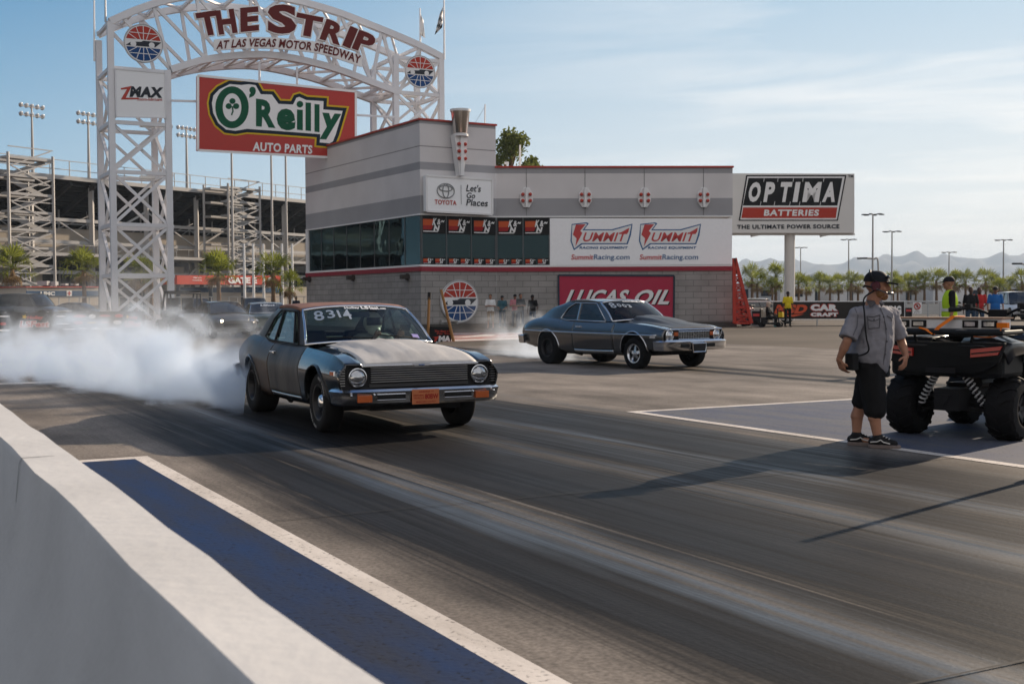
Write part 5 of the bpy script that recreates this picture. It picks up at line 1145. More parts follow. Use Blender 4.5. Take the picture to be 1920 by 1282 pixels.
def cap_mesh(root, at, R, mat, s=1.0, brim=True, name='cap'):
    m = MB(); rows = []
    for j in range(7):
        a = (pi/2)*j/6; r = cos(a)**.8 if j < 6 else 0; rows.append([at(-.012 + .110*r*cos(b), .089*r*sin(b), .030+.100*sin(a)) for b in [2*pi*i/20 for i in range(20)]])
    m.grid(rows, closed=True)
    m.poly(rows[-1]) if False else None
    if brim:
        top_ = [at(.075 + .10*cos(b)*1.05, .082*sin(b), .036 - .012*cos(b)) for b in [-pi/2 + pi*i/12 for i in range(13)]]; m.prism([p for p in top_], R @ V((0, 0, -.016*s)))
    m.build(name, mat, root, smooth=45, world=True)
def person(lab, feet, facing, H, top, legs, skin=SKIN, pose='stand', long=True, sleeve=.5, cap=None, hair=True, arms=None, voxel=.018, tuck=False, group=None, girth=1.0, vest=None, shorts=None, hood=None, shoes=SHOE, hands=True):
    """feet: ground point; facing: angle of the chest; built in the world round that point"""
    k = H/1.75; fx = V((cos(facing), sin(facing), 0)); sd = V((-sin(facing), cos(facing), 0)); F = V(feet)
    root = thing('person', lab, 'person', F, 0, group)
    at = lambda x, y, z: F + (fx*x + sd*y + V((0, 0, z)))*k
    hipz, shz = .92, 1.44
    sit = pose == 'sit'
    dz = -.42 if sit else 0
    hip = [at(0, y*.095, hipz+dz) for y in (1, -1)]
    if sit: kn = [at(.42, y*.12, .50) for y in (1, -1)]; an = [at(.40, y*.12, .09) for y in (1, -1)]
    elif pose == 'walk': kn = [at(.10, .10, .50), at(-.02, -.10, .50)]; an = [at(.16, .10, .09), at(-.20, -.10, .12)]
    else: kn = [at(.02, y*.11, .50) for y in (1, -1)]; an = [at(-.01, y*.13, .085) for y in (1, -1)]
    sh = [at(0, y*.185*girth**.5, shz+dz) for y in (1, -1)]
    A = {'down': ([(.0, .25, 1.15), (.06, .26, .90)], [(.0, -.25, 1.15), (.06, -.26, .90)]), 'cross': ([(.06, .24, 1.15), (.24, -.06, 1.20)], [(.06, -.24, 1.15), (.25, .06, 1.16)]),
         'front': ([(.05, .24, 1.14), (.24, .10, 1.02)], [(.05, -.24, 1.14), (.24, -.10, 1.02)]), 'reach': ([(.12, .24, 1.18), (.38, .2, 1.10)], [(.12, -.24, 1.18), (.38, -.2, 1.10)])}[arms or 'down']
    el, wr = [at(a[0][0], a[0][1]*girth**.5, a[0][2]+dz) for a in A], [at(a[1][0], a[1][1]*(girth**.5 if arms != 'cross' else 1), a[1][2]+dz) for a in A]
    hc = at(.03, 0, 1.63+dz); hold = {}
    def body(m):
        a_, R_ = head_fill(m, hc, fx, s=k); hold['at'], hold['R'] = a_, R_
        m.cap(at(0, 0, 1.43+dz), at(.02, 0, 1.58+dz), .062*k, .055*k)
        m.sphere(at(0, 0, 1.25+dz), (.085*k, .13*k, .22*k)); m.sphere(at(0, 0, .98+dz), (.085*k, .12*k, .16*k))
        for i in (0, 1):
            m.cap(sh[i], el[i], .045*k, .038*k); m.cap(el[i], wr[i], .037*k, .026*k); m.cap(at(0, 0, 1.40+dz), sh[i], .07*k, .05*k)
            d = (wr[i]-el[i]).normalized(); hand_fill(m, wr[i], d, sd*(1 if i else -1), fx, k*1.0, .5)
            m.cap(hip[i], kn[i], .078*k, .055*k); m.cap(kn[i], an[i], .052*k, .034*k); m.cap(an[i], an[i] + (fx*.13 + V((0, 0, -.045)))*k, .036*k, .03*k)
    blob('body', body, voxel if voxel > .012 else voxel, skin, root, 2, world=True)
    def shirt(m):
        R = Matrix((fx, sd, V((0, 0, 1)))).transposed()
        m.sphere(at(0, 0, 1.27+dz), (.135*k*girth, .185*k*girth**.6, .25*k), R=R); m.sphere(at(.015*girth, 0, 1.06+dz), (.135*k*girth**1.3, .175*k*girth**.8, .20*k), R=R)
        m.cap(at(0, .13, 1.42+dz), at(0, -.13, 1.42+dz), .062*k); m.cap(at(0, .07, .93+dz), at(0, -.07, .93+dz), .115*k*girth**.6)
        for i in (0, 1):
            e = lerp(sh[i], el[i], min(1, sleeve*1.6)); m.cap(sh[i], e, .066*k, .058*k)
            if sleeve > .9: m.cap(el[i], lerp(el[i], wr[i], .9), .055*k, .042*k)
    blob('shirt', shirt, voxel, top, root, 3, world=True)
    def pants(m):
        m.cap(at(0, .06, .93+dz), at(0, -.06, .93+dz), .118*k*girth**.5)
        for i in (0, 1):
            m.cap(hip[i], kn[i], .098*k*girth**.4, .073*k)
            if long: m.cap(kn[i], lerp(kn[i], an[i], .95), .070*k, .058*k)
            else: m.cap(kn[i], lerp(kn[i], an[i], .12), .078*k, .080*k)
    blob('trousers' if long else 'shorts', pants, voxel, legs, root, 3, world=True)
    for i in (0, 1):
        def shoe(m, i=i):
            m.cap(an[i] + V((0, 0, -.02*k)), an[i] + (fx*.02 + V((0, 0, -.04)))*k, .05*k, .048*k); m.cap(an[i] + (fx*-.03 + V((0, 0, -.05)))*k, an[i] + (fx*.17 + V((0, 0, -.055)))*k, .040*k, .034*k)
        blob('shoe', shoe, .012*k if voxel < .015 else .016, shoes, root, 2, world=True)
    at_, R_ = hold['at'], hold['R']
    if hood is not None: blob('hood', lambda m: (m.sphere(at_(-.02, 0, .02), (.125*k, .11*k, .125*k), R=R_), m.cap(at_(-.03, 0, -.12), at_(-.01, 0, -.02), .11*k, .1*k)), .02, hood, root, 2, world=True)
    elif cap is not None: cap_mesh(root, at_, R_, cap, k)
    elif hair: blob('hair', lambda m: (m.sphere(at_(-.025, 0, .045), (.096*k, .083*k, .088*k), R=R_), m.sphere(at_(-.055, 0, .0), (.06*k, .075*k, .07*k), R=R_)), .014, HAIR, root, 2, world=True)
    if vest is not None:
        def vs(m):
            R = Matrix((fx, sd, V((0, 0, 1)))).transposed()
            m.sphere(at(0, 0, 1.27+dz), (.150*k*girth, .185*k*girth**.6, .25*k), R=R); m.sphere(at(.01, 0, 1.06+dz), (.148*k*girth, .188*k*girth**.6, .19*k), R=R); m.cap(at(0, .10, 1.42+dz), at(0, -.10, 1.42+dz), .068*k); m.cap(at(0, .07, .95+dz), at(0, -.07, .95+dz), .13*k)
        blob('vest', vs, voxel, vest, root, 3, world=True)
        mm = MB(); ring = [at(.160*cos(b), .200*sin(b), 1.10) for b in [2*pi*i/24 for i in range(24)]]; mm.grid([ring, [p + V((0, 0, .055*k)) for p in ring]], closed=True)
        mm.build('reflective_band', pm('reflective_silver', (.55, .55, .53), .4), root, smooth=True, world=True)
    return root
cam_face = lambda p: atan2(-p[1], -p[0])
# ---------------- the crewman crossing the strip, posed from joints
YM = 11.6
def mp(px, py, d=0): return P(px, py, YM + d)
def crewman():
    foot = G(1640, 838); base = V((foot.x, YM, 0))
    r = thing('person', 'heavyset man in grey work shirt, black shorts, black cap and headset, walking', 'person', base)
    sho_n, sho_f = mp(1606, 592, -.16), mp(1672, 590, .22)          # near (camera side) and far shoulder
    el_n, wr_n = mp(1588, 640, -.22), mp(1573, 674, -.16)
    el_f, wr_f = mp(1690, 640, .22), mp(1699, 668, .10)
    hp_n, hp_f = mp(1622, 690, -.10), mp(1648, 690, .11)
    kn_n, kn_f = mp(1642, 762, -.10), mp(1613, 760, .12)
    an_n, an_f = mp(1646, 824, -.12), mp(1606, 818, .10)
    neck, hc = mp(1637, 574, .03), mp(1645, 535, 0)
    fx = V((.93, -.36, 0)).normalized()
    hold = {}
    def body(m):
        hold['at'], hold['R'] = head_fill(m, hc, V((.93, -.34, -.05)), s=1.08)
        m.cap(mp(1634, 586, .03), mp(1640, 556, .01), .080, .074); m.sphere(hold['at'](.04, 0, -.085), (.06, .06, .035))
        m.sphere(mp(1638, 630, .03), (.17, .17, .25)); m.sphere(mp(1636, 680, .02), (.12, .13, .13))
        for s, e, w in ((sho_n, el_n, wr_n), (sho_f, el_f, wr_f)): m.cap(s, e, .052, .045); m.cap(e, lerp(e, w, .35), .046, .047); m.cap(lerp(e, w, .3), w, .047, .029)
        hand_fill(m, wr_n, mp(1582, 697, -.14)-wr_n, V((1, .2, 0)), V((.4, -.9, .1)), 1.05, .75)
        hand_fill(m, wr_f, mp(1694, 694, 0)-wr_f, V((-1, .2, 0)), V((-.5, -.8, 0)), 1.05, .70)
        for h, k, a in ((hp_n, kn_n, an_n), (hp_f, kn_f, an_f)):
            m.cap(h, k, .085, .062); c = lerp(k, a, .33) + V((-.018, .0, 0)); m.cap(k, c, .060, .066); m.cap(c, a, .064, .039)
        m.cap(an_n, an_n + V((.12, -.05, -.05)), .04, .035); m.cap(an_f, an_f + V((.12, -.05, -.05)), .04, .035)
    b = blob('body', body, .0072, pm('skin_sunburnt', (.33, .165, .105), .5, var=.14, scale=16), r, 2, world=True)
    SH = pm('grey_work_shirt', (.21, .205, .225), .85, var=.08, scale=5, bump=.6, bscale=9)
    def shirt(m):
        R = Matrix.Rotation(atan2(fx.y, fx.x), 3, 'Z')
        rows = []
        for y, xl, xr, dp in ((571, 1624, 1652, .085), (577, 1612, 1663, .155), (586, 1604, 1672, .205), (600, 1600, 1675, .225), (620, 1598, 1674, .225), (642, 1594, 1673, .235), (658, 1589, 1671, .235), (672, 1588, 1668, .225), (684, 1594, 1664, .205), (692, 1606, 1660, .18)):
            a, b = mp(xl, y), mp(xr, y); c_ = (a+b)/2; rx = (b.x-a.x)/2
            rows.append([c_ + V((rx*cos(w)*(abs(cos(w))**-.12 if abs(cos(w)) > .05 else 1), dp*sin(w), (.045*cos(w)*-1 if y > 680 else 0) + (.012*sin(w*5+y*.05) if y > 600 else 0))) for w in [2*pi*i/40 for i in range(40)]])
        m.grid(rows, closed=True); m.poly(rows[0]); m.poly(rows[-1])
        m.cap(mp(1618, 588, -.08), sho_n, .082, .088); m.cap(mp(1655, 588, .12), sho_f, .080, .080); m.cap(sho_n, lerp(sho_n, el_n, .3), .088, .09)
        for s, e, r0_, r1_ in ((sho_n, el_n, .085, .092), (sho_f, el_f, .075, .080)):
            x = lerp(s, e, .90); d_ = (x-s).normalized(); m.path([s - d_*.02, lerp(s, x, .3), lerp(s, x, .7), x], [r0_*.8, r0_, r0_*1.02, r1_], 16)
        m.cap(mp(1650, 684, -.10), mp(1655, 693, -.10), .05, .03)
    sh = blob('shirt', shirt, .011, SH, r, 5, world=True)
    t = bpy.data.textures.new('folds', 'CLOUDS'); t.noise_scale = .075; t.noise_depth = 2
    dm = sh.modifiers.new('folds', 'DISPLACE'); dm.texture = t; dm.strength = .028; dm.mid_level = .5; dm.texture_coords = 'GLOBAL'
    def shorts(m):
        m.cap(mp(1628, 684, -.07), mp(1638, 684, .08), .145, .145); m.cap(mp(1640, 688, -.06), mp(1644, 688, .08), .13)
        m.cap(mp(1632, 690, -.08), mp(1641, 766, -.10), .150, .112); m.cap(mp(1632, 692, .10), mp(1616, 752, .12), .135, .100)
    so_ = blob('shorts', shorts, .012, BLKC, r, 4, world=True); dm = so_.modifiers.new('folds', 'DISPLACE'); dm.texture = t; dm.strength = .02; dm.texture_coords = 'GLOBAL'
    SOLE = pm('shoe_sole', (.16, .13, .12), .8, var=.3, scale=30); WST = pm('shoe_stripe', (.55, .53, .5), .7)
    for a, lift, tw in ((an_n, .0, V((.90, -.44, 0))), (an_f, .0, V((.97, -.24, 0)))):
        d = tw.normalized(); n = V((-d.y, d.x, 0)); g0 = V((a.x, a.y, 0)); H = a.z-.10
        heel, toe = g0 + d*-.075, g0 + d*.20
        def shoe(m): m.cap(g0 + V((0, 0, .095)), g0 + d*.01 + V((0, 0, .06)), .055, .056); m.cap(heel + d*.03 + V((0, 0, .06)), toe + d*-.05 + V((0, 0, .05)), .045, .034); m.cap(g0 + d*.05 + V((0, 0, .075)), g0 + d*.10 + V((0, 0, .055)), .046, .042); m.cap(g0+d*.08+V((0, 0, .055)), toe+d*-.06+V((0, 0, .05)), .045, .038)
        s = blob('shoe', shoe, .008, SHOE, r, 2, world=True)
        m = MB(); out = [g0 + d*x + n*y for x, y in ((-.085, -.035), (-.06, -.052), (.05, -.052), (.13, -.062), (.19, -.045), (.212, 0), (.19, .045), (.13, .058), (.05, .05), (-.06, .05), (-.085, .035))]
        m.prism([p + V((0, 0, .004)) for p in out], (0, 0, .034)); m.build('sole', SOLE, s, world=True, bevel=.006)
        m = MB(); m.path([g0 + d*x - n*(.060 if x < .1 else .056) + V((0, 0, z)) for x, z in ((-.06, .062), (0, .068), (.035, .085), (.06, .066), (.12, .052))], .006, 5); m.build('stripe', WST, s, world=True)
        m = MB(); [m.bar(g0 + d*x + n*.03 + V((0, 0, z)), g0 + d*x - n*.035 + V((0, 0, z)), .008, .006) for x, z in ((.055, .118), (.08, .106), (.105, .094))]; m.build('shoelace', WST, s, world=True)
    at, R = hold['at'], hold['R']
    cap_mesh(r, at, R, pm('cap_black', (.012, .013, .016), .7), 1.08)
    def specs(m):
        for y in (-1, 1): m.sphere(at(.088, y*.040, .078), (.018, .036, .018), R=R)
        m.cap(at(.1, -.01, .08), at(.1, .01, .08), .006)
    blob('sunglasses', specs, .005, pm('glossy_lens', (.02, .025, .03), .08), r, 1, world=True)
    blob('beard', lambda m: (m.sphere(at(.062, 0, -.095), (.040, .044, .040), R=R), m.sphere(at(.03, .05, -.075), (.045, .02, .035), R=R), m.sphere(at(.03, -.05, -.075), (.045, .02, .035), R=R)), .007, pm('beard_brown', (.20, .10, .045), .8, var=.3, scale=60), r, 1, world=True)
    mc = pm('headset_maroon', (.07, .012, .02), .35)
    hs = MB(); hs.lathe([(.045, 0), (.048, .018), (.035, .04), (0, .042)], at(-.01, -.078, -.01), R @ V((0, -1, 0)), 18); hs.lathe([(.045, 0), (.048, .018), (.035, .04), (0, .042)], at(-.01, .078, -.01), R @ V((0, 1, 0)), 18)
    h = hs.build('headset', mc, r, smooth=40, world=True)
    hs = MB(); hs.path([at(-.01, -.10, .02), at(-.055, -.09, .085), at(-.07, 0, .13), at(-.055, .09, .085), at(-.01, .10, .02)], .010, 6); hs.path([at(-.03, -.11, -.02), at(-.10, -.10, -.01), at(-.12, 0, -.02), at(-.10, .10, -.01)], .009, 6); hs.build('headband', BLACK, h, smooth=True, world=True)
    hs = MB(); hs.path([at(.0, -.115, -.03), at(.06, -.095, -.055), at(.11, -.05, -.068)], .007, 6); hs.cap(at(.10, -.06, -.066), at(.13, -.015, -.066), .015, .014); hs.build('boom_microphone', pm('boom_dark', (.06, .06, .065), .3), h, smooth=True, world=True)
    m = MB(); m.path(spline([at(-.02, -.11, -.05), mp(1620, 560, -.20), mp(1621, 590, -.30), mp(1624, 630, -.32), mp(1629, 655, -.30), mp(1620, 664, -.27), mp(1604, 668, -.24)], 6), .008, 6); m.build('headset_cord', BLACK, r, smooth=True, world=True)
    m = MB(); m.box(mp(1597, 678, -.20), (.07, .12, .16), .4); m.build('belt_radio', BLACK, r, world=True, bevel=.01)
    m = MB(); m.bar(mp(1658, 676, -.05), mp(1659, 706, -.03), .09, .07); m.build('belt_pouch', pm('pouch_dark', (.02, .025, .03), .6), r, world=True, bevel=.012)
    # shirt details lie on the cloth: collar, placket, pocket flaps
    from mathutils.bvhtree import BVHTree
    W_ = chain(sh); me = sh.data; bv = BVHTree.FromPolygons([W_ @ v.co for v in me.vertices], [tuple(q.vertices) for q in me.polygons])
    def on(px, py, off=.010):
        d = ray(px, py).normalized(); hit = bv.ray_cast(CAM, d)[0]; return (hit if hit is not None else mp(px, py, -.2)) - d*off
    SEAM = pm('shirt_seam', (.11, .107, .118), .9)
    m = MB()
    for pts in ([(1651, 578), (1657, 592), (1661, 612), (1662, 635), (1660, 660), (1656, 684)], [(1626, 593), (1638, 594), (1650, 590)], [(1626, 593), (1627, 599), (1639, 602), (1650, 597), (1650, 590)], [(1627, 600), (1629, 616), (1649, 614), (1650, 598)], [(1663, 592), (1671, 596), (1672, 602)], [(1603, 578), (1609, 592), (1607, 612), (1600, 628)]):
        m.path([on(x, y, .006) for x, y in [tuple(lerp(V(a), V(b), t)) for a, b in zip(pts[:-1], pts[1:]) for t in (0, .5)] + [pts[-1]]], .0045, 5)
    m.build('seam', SEAM, r, world=True)
    m = MB()
    for q in ([(1624, 562), (1630, 577), (1643, 571), (1640, 564)], [(1648, 566), (1652, 576), (1658, 570), (1653, 562)]):
        a = [on(x, y, .022) for x, y in q]; m.prism(a, ray(1640, 570).normalized()*.012)
    m.build('collar', SH, r, world=True)
    m = MB()
    for x, y in ((1656, 594), (1661, 616), (1662, 640), (1659, 664), (1638, 599)): m.sphere(on(x+1, y, .008), .008, 8, 6)
    m.build('button', pm('button_dark', (.05, .05, .055), .4), r, world=True)
    return r
crewman()
# ---------------- the driver in the burnout car
def driver():
    M_ = car.matrix_basis; at = lambda x, y, z: M_ @ V((x, y, z)); fx = (at(1, 0, 0)-at(0, 0, 0))
    r = thing('person', 'driver with white full face helmet at the wheel of the patchwork car', 'person', at(-.36, .38, .45))
    hc = at(-.30, .37, 1.13); hold = {}
    def body(m):
        hold['at'], hold['R'] = head_fill(m, hc, fx); m.cap(at(-.36, .38, .9), at(-.31, .37, 1.06), .06, .055); m.sphere(at(-.38, .38, .82), (.13, .17, .20)); m.cap(at(-.36, .38, .64), at(-.3, .38, .64), .16)
        for y, s in ((.60, 1), (.17, -1)): m.cap(at(-.36, y, .92), at(-.12, y+.03*s, .80), .05, .042); m.cap(at(-.12, y+.03*s, .80), at(.12, .38+.15*s, .96), .042, .03); hand_fill(m, at(.12, .38+.15*s, .96), fx + V((0, 0, .6)), V((0, 0, -1)), V((0, 0, 1)), 1, .9); m.cap(at(-.28, .38+.1*s, .60), at(.1, .38+.12*s, .62), .08, .06); m.cap(at(.1, .38+.12*s, .62), at(.4, .38+.12*s, .42), .055, .05)
    blob('body', body, .012, SKIN, r, 2, world=True)
    def shirt(m):
        m.sphere(at(-.38, .38, .82), (.155, .20, .22)); m.cap(at(-.36, .22, .95), at(-.36, .54, .95), .075)
        for y, s in ((.60, 1), (.17, -1)): m.cap(at(-.36, y, .93), at(-.12, y+.03*s, .80), .07, .06)
    blob('shirt', shirt, .014, pm('shirt_pale', (.4, .4, .4), .85), r, 3, world=True)
    a, R = hold['at'], hold['R']
    m = MB(); m.sphere(a(-.005, 0, .02), (.135, .115, .140), 20, 14, R); m.sphere(a(.055, 0, -.075), (.085, .08, .065), 16, 10, R); h = m.build('helmet', pm('helmet_white', (.70, .69, .64), .35, var=.1), r, smooth=True, world=True)
    m = MB(); rows = [[a(-.005 + 1.07*.135*cos(e)*cos(b), 1.07*.115*cos(e)*sin(b), .03 + .14*sin(e)) for b in [radians(-62 + 124*i/12) for i in range(13)]] for e in [radians(-16 + 40*k/5) for k in range(6)]]
    m.grid(rows); m.build('visor', pm('visor_dark', (.03, .02, .018), .1), h, smooth=True, world=True)
driver()
# ================================================================== QUAD BIKES
def quad_bike(name, lab, loc, rz, body_m, detail=True, group=None):
    """local: +x forward, origin on the ground under the middle"""
    r = thing(name, lab, 'quad bike', loc, rz, group); BP = body_m; PL = pm('black_plastic', (.010, .011, .012), .5, var=.2)
    ax, ay, tr, tw = .66, .50, .32, .29
    for x in (-ax, ax):
        for s in (1, -1):
            R_, w_ = (tr, tw) if x < 0 else (.31, .24)
            m = MB(); n = 40; prof = [(R_*.52, -w_/2), (R_*.60, -w_/2-.005), (R_*.84, -w_/2+.004), (R_*.93, -w_/2+.03), (R_*.955, -w_/4), (R_*.955, w_/4), (R_*.93, w_/2-.03), (R_*.84, w_/2-.004), (R_*.60, w_/2+.005), (R_*.52, w_/2)]
            m.lathe(prof, V((0, 0, 0)), V((0, 1, 0)), n, caps=False)
            for k in range(16):                    # angled tread lugs
                for sg in (1, -1):
                    a = 2*pi*(k + (.5 if sg > 0 else 0))/16; rows = []
                    for q, (y, da) in enumerate(((.01*sg, .16), (sg*w_*.30, .02), (sg*w_*.50, -.05))):
                        for dd in (-.055, .055):
                            b = a + da + dd; rr = (R_*1.0, R_*1.0, R_*.90)[q]; rows.append(V((rr*cos(b), y, rr*sin(b))))
                    ins = [V((p.x*.93, p.y, p.z*.93)) for p in rows]
                    m.add(rows + ins, [(0, 1, 3, 2), (2, 3, 5, 4), (0, 2, 8, 6), (2, 4, 10, 8), (1, 7, 9, 3), (3, 9, 11, 5), (0, 6, 7, 1), (4, 5, 11, 10)])
            t = m.build('wheel', TYRE, r, smooth=30); t.location = (x, s*(ay + (0.02 if x < 0 else 0)), R_)
            m = MB(); m.lathe([(R_*.53, -w_*.45), (R_*.50, w_*.3), (R_*.42, w_*.12), (R_*.15, w_*.20), (0, w_*.2)], V((0, 0, 0)), V((0, s, 0)), 24, caps=False)
            for k in range(6): a = 2*pi*k/6; m.bar(V((cos(a)*R_*.1, s*w_*.27, sin(a)*R_*.1)), V((cos(a)*R_*.5, s*w_*.32, sin(a)*R_*.5)), .04, .02, up=(0, 1, 0))
            m.build('rim', pm('dark_alloy', (.06, .06, .065), .35, .7), t, smooth=30)
    # chassis, engine, drivetrain
    m = MB(); m.box((0, 0, .42), (1.15, .30, .26)); m.box((-.45, 0, .38), (.35, .30, .20)); m.box((.1, 0, .30), (.9, .36, .06)); m.box((-.62, 0, .34), (.10, .36, .14)); m.tube((-.7, -.2, .56), (-.2, -.2, .56), .06, n=10); m.build('engine', DKM, r, bevel=.01)
    for x in (-ax, ax):
        for s in (1, -1):
            m = MB(); m.tube((x*.86, s*.12, .30), (x, s*.40, .28), .02); m.tube((x*1.1, s*.12, .30), (x, s*.40, .28), .02); m.tube((x*.9, s*.12, .43), (x, s*.38, .40), .016); m.tube((x, s*.1, .36), (x, s*.40, .33), .022); m.box((x, s*.40, .33), (.10, .05, .18)); m.build('suspension_arm', DKM, r)
            if detail:
                p, q = V((x*1.30, s*.145, .66)), V((x*1.22, s*.345, .33)); d = (q-p)
                m = MB(); m.tube(p + d*-.08, q + d*.05, .018); m.tube(p, p + d*.28, .034, n=12); sh = m.build('shock_absorber', DKM, r)
                pts = []; u, v, _ = frame_from(d)
                for i in range(97): t_ = i/96; a = 2*pi*8*t_; f = .02 + .90*(t_*.30/.35 if t_ < .35 else .30 + (t_-.35)*.70/.65); pts.append(p + d*f + u*(.036*cos(a)) + v*(.036*sin(a)))
                m = MB(); m.path(pts, .0088, 5); m.build('coil_spring', pm('spring_white', (.62, .62, .63), .35), sh, smooth=True)
    # bodywork
    def pan(name, secs, mat, par=r, bev=25):
        m = MB(); m.grid([[V(p) for p in row] for row in secs]); o = m.build(name, mat, par, smooth=bev); sd = o.modifiers.new('s', 'SOLIDIFY'); sd.thickness = .02; return o
    for s in (1, -1):
        pan('rear_fender', [[(-1.05, s*.16, .80), (-.9, s*.16, .87), (-.55, s*.16, .88), (-.2, s*.16, .84)], [(-1.06, s*.40, .80), (-.9, s*.42, .88), (-.55, s*.42, .885), (-.22, s*.36, .80)], [(-1.0, s*.60, .74), (-.88, s*.63, .82), (-.55, s*.62, .82), (-.24, s*.52, .62)], [(-.96, s*.63, .62), (-.87, s*.655, .70), (-.56, s*.655, .72), (-.28, s*.56, .48)]], BP)
        pan('front_fender', [[(.15, s*.14, .86), (.5, s*.14, .90), (.85, s*.14, .84), (1.0, s*.14, .74)], [(.18, s*.38, .82), (.5, s*.42, .90), (.8, s*.42, .87), (1.0, s*.36, .76)], [(.25, s*.58, .66), (.48, s*.63, .82), (.8, s*.62, .81), (.98, s*.52, .70)]], BP)
        m = MB(); m.prism([(-1.075, s*.60, .80), (-1.085, s*.30, .765), (-1.085, s*.30, .685), (-1.075, s*.56, .715)], (.05, 0, 0)); tl = m.build('tail_light', pm('tail_red', (.40, .03, .025), .2, var=.2, scale=25), r); m = MB(); m.prism([(-1.08, s*.59, .762), (-1.092, s*.31, .728), (-1.092, s*.31, .716), (-1.08, s*.59, .748)], (.01, 0, 0)); m.build('light_bar', BLACK, tl)
        m = MB(); m.box((0, s*.38, .30), (.55, .24, .03)); m.build('foot_board', PL, r)
    m = MB(); m.prism([(-1.045, -.62, .83), (-1.045, .62, .83), (-1.06, .56, .64), (-1.04, .40, .54), (-1.03, .30, .52), (-1.03, -.30, .52), (-1.04, -.40, .54), (-1.06, -.56, .64)], (.06, 0, 0)); m.build('rear_panel', PL, r, bevel=.012)
    m = MB(); m.box((-1.085, 0, .70), (.03, .30, .05)); m.box((-.80, 0, .40), (.30, .26, .22)); m.prism([(-1.075, -.09, .46), (-1.075, .09, .46), (-1.06, .02, .34), (-1.06, -.02, .34)], (.03, 0, 0)); m.build('hitch_plate', pm('grey_plastic', (.018, .018, .02), .6), r)
    m = MB(); m.sphere((-.25, 0, .88), (.48, .19, .10), 18, 10); m.sphere((.22, 0, .86), (.28, .17, .14), 14, 8); m.build('seat', pm('seat_black', (.013, .013, .014), .55, bump=.1), r, smooth=True)
    m = MB()
    for s in (1, -1):
        m.path(spline([(.40, 0, .92), (.34, s*.10, 1.02), (.28, s*.26, 1.08), (.18, s*.42, 1.07)], 5), .015, 8); m.tube((.22, s*.36, 1.075), (.15, s*.47, 1.065), .024); m.path([(.26, s*.33, 1.09), (.24, s*.40, 1.11), (.16, s*.46, 1.09)], .008)
        m.box((.27, s*.30, 1.10), (.06, .07, .06))
    m.box((.37, 0, 1.02), (.12, .20, .10)); m.tube((.48, 0, .78), (.36, 0, 1.0), .03); m.build('handlebar', BLACK, r, smooth=30)
    m = MB(); m.box((-.72, 0, .80), (.55, 1.16, .34)); m.box((.62, 0, .80), (.5, 1.06, .26)); m.build('inner_fender', PL, r, bevel=.05)
    def rack(x0, x1, z, w, nm):
        m = MB(); ring = [V((x0, -w, z)), V((x0-.02, -w+.12, z)), V((x0-.02, w-.12, z)), V((x0, w, z)), V((x1, w, z)), V((x1, -w, z))]; m.path(ring, .026, 8, closed=True)
        for i in range(7): y = -w + w*2*(i+.5)/7; m.tube((x0, y, z), (x1, y, z), .012)
        for x in (x0+.06, x1-.04):
            for s in (1, -1): m.tube((x, s*.30, z), (x+.02, s*.28, z-.13), .014)
        return m.build(nm, PL, r, smooth=30)
    rack(-1.10, -.58, .925, .60, 'rear_rack'); rack(.52, 1.0, .93, .50, 'front_rack')
    m = MB(); m.box((1.0, 0, .55), (.06, .55, .22)); m.tube((1.05, -.25, .45), (1.05, .25, .45), .025); m.tube((1.05, -.25, .45), (1.0, -.22, .78), .022); m.tube((1.05, .25, .45), (1.0, .22, .78), .022); m.build('front_bumper', DKM, r)
    for s in (1, -1): m = MB(); m.lathe([(.06, -.03), (.065, .02), (0, .03)], (.98, s*.30, .74), (1, 0, 0), 16); m.build('headlight', LENS, r, smooth=40)
    for o in list(COL.objects):
        if o.parent == r:
            n_ = o.name.split('.')[0]
            if n_ in ('rear_fender', 'front_fender', 'tail_light', 'rear_panel', 'seat', 'rear_rack', 'front_rack', 'headlight'): o.location.z += .15
            if n_ == 'handlebar': o.location.z += .22
    return r
gL, gR = G(1706, 812), G(1893, 826)
mid = (gL+gR)*.5; axd = (gR-gL).normalized(); axd.z = 0; fwd = V((-axd.y, axd.x, 0)).normalized()
if fwd.y < 0: fwd = -fwd
ao = mid + fwd*.66; ang = atan2(fwd.y, fwd.x)
QB = quad_bike('quad_bike', 'black utility quad bike seen from behind with white springs and red tail lights', ao, ang, pm('quad_black', (.010, .011, .013), .30, coat=.3), group=None)
Mq = Matrix.Translation(ao) @ Matrix.Rotation(ang, 4, 'Z'); aq = lambda x, y, z: Mq @ V((x, y, z))
m = MB(); letters(m, 'ARCTIC', lambda u, v: V((-1.129-.002, lerp(.20, -.04, u), lerp(1.062, 1.092, v))), bold=.05); m.build('lettering', pm('letter_white', (.7, .7, .7)), QB)
lb = thing('light_bar', 'long white light bar with four dark lamps lying across the quad bike rack', 'light bar', aq(-.86, 0, 1.105), ang)
m = MB(); m.box((0, 0, .055), (.22, 1.12, .10)); m.build('housing', pm('bar_white', (.62, .62, .61), .4), lb, bevel=.008)
m = MB(); m.box((0, 0, .113), (.25, 1.16, .014)); m.build('lid', pm('bar_wood', (.30, .20, .14), .6), lb)
for y in (-.44, -.25, .28, .46):
    m = MB(); m.box((-.115, y, .055), (.02, .155, .072)); l = m.build('lamp', BLACK, lb, bevel=.004); m = MB(); m.box((-.127, y, .055), (.008, .105, .040)); m.build('lens', LENS, l)
ORG = pm('orange_strap', (.70, .17, .015), .7, var=.08)
sp_ = thing('strap', 'bright orange strap hanging over the white light bar', 'strap', aq(-1.0, -.06, 1.090))
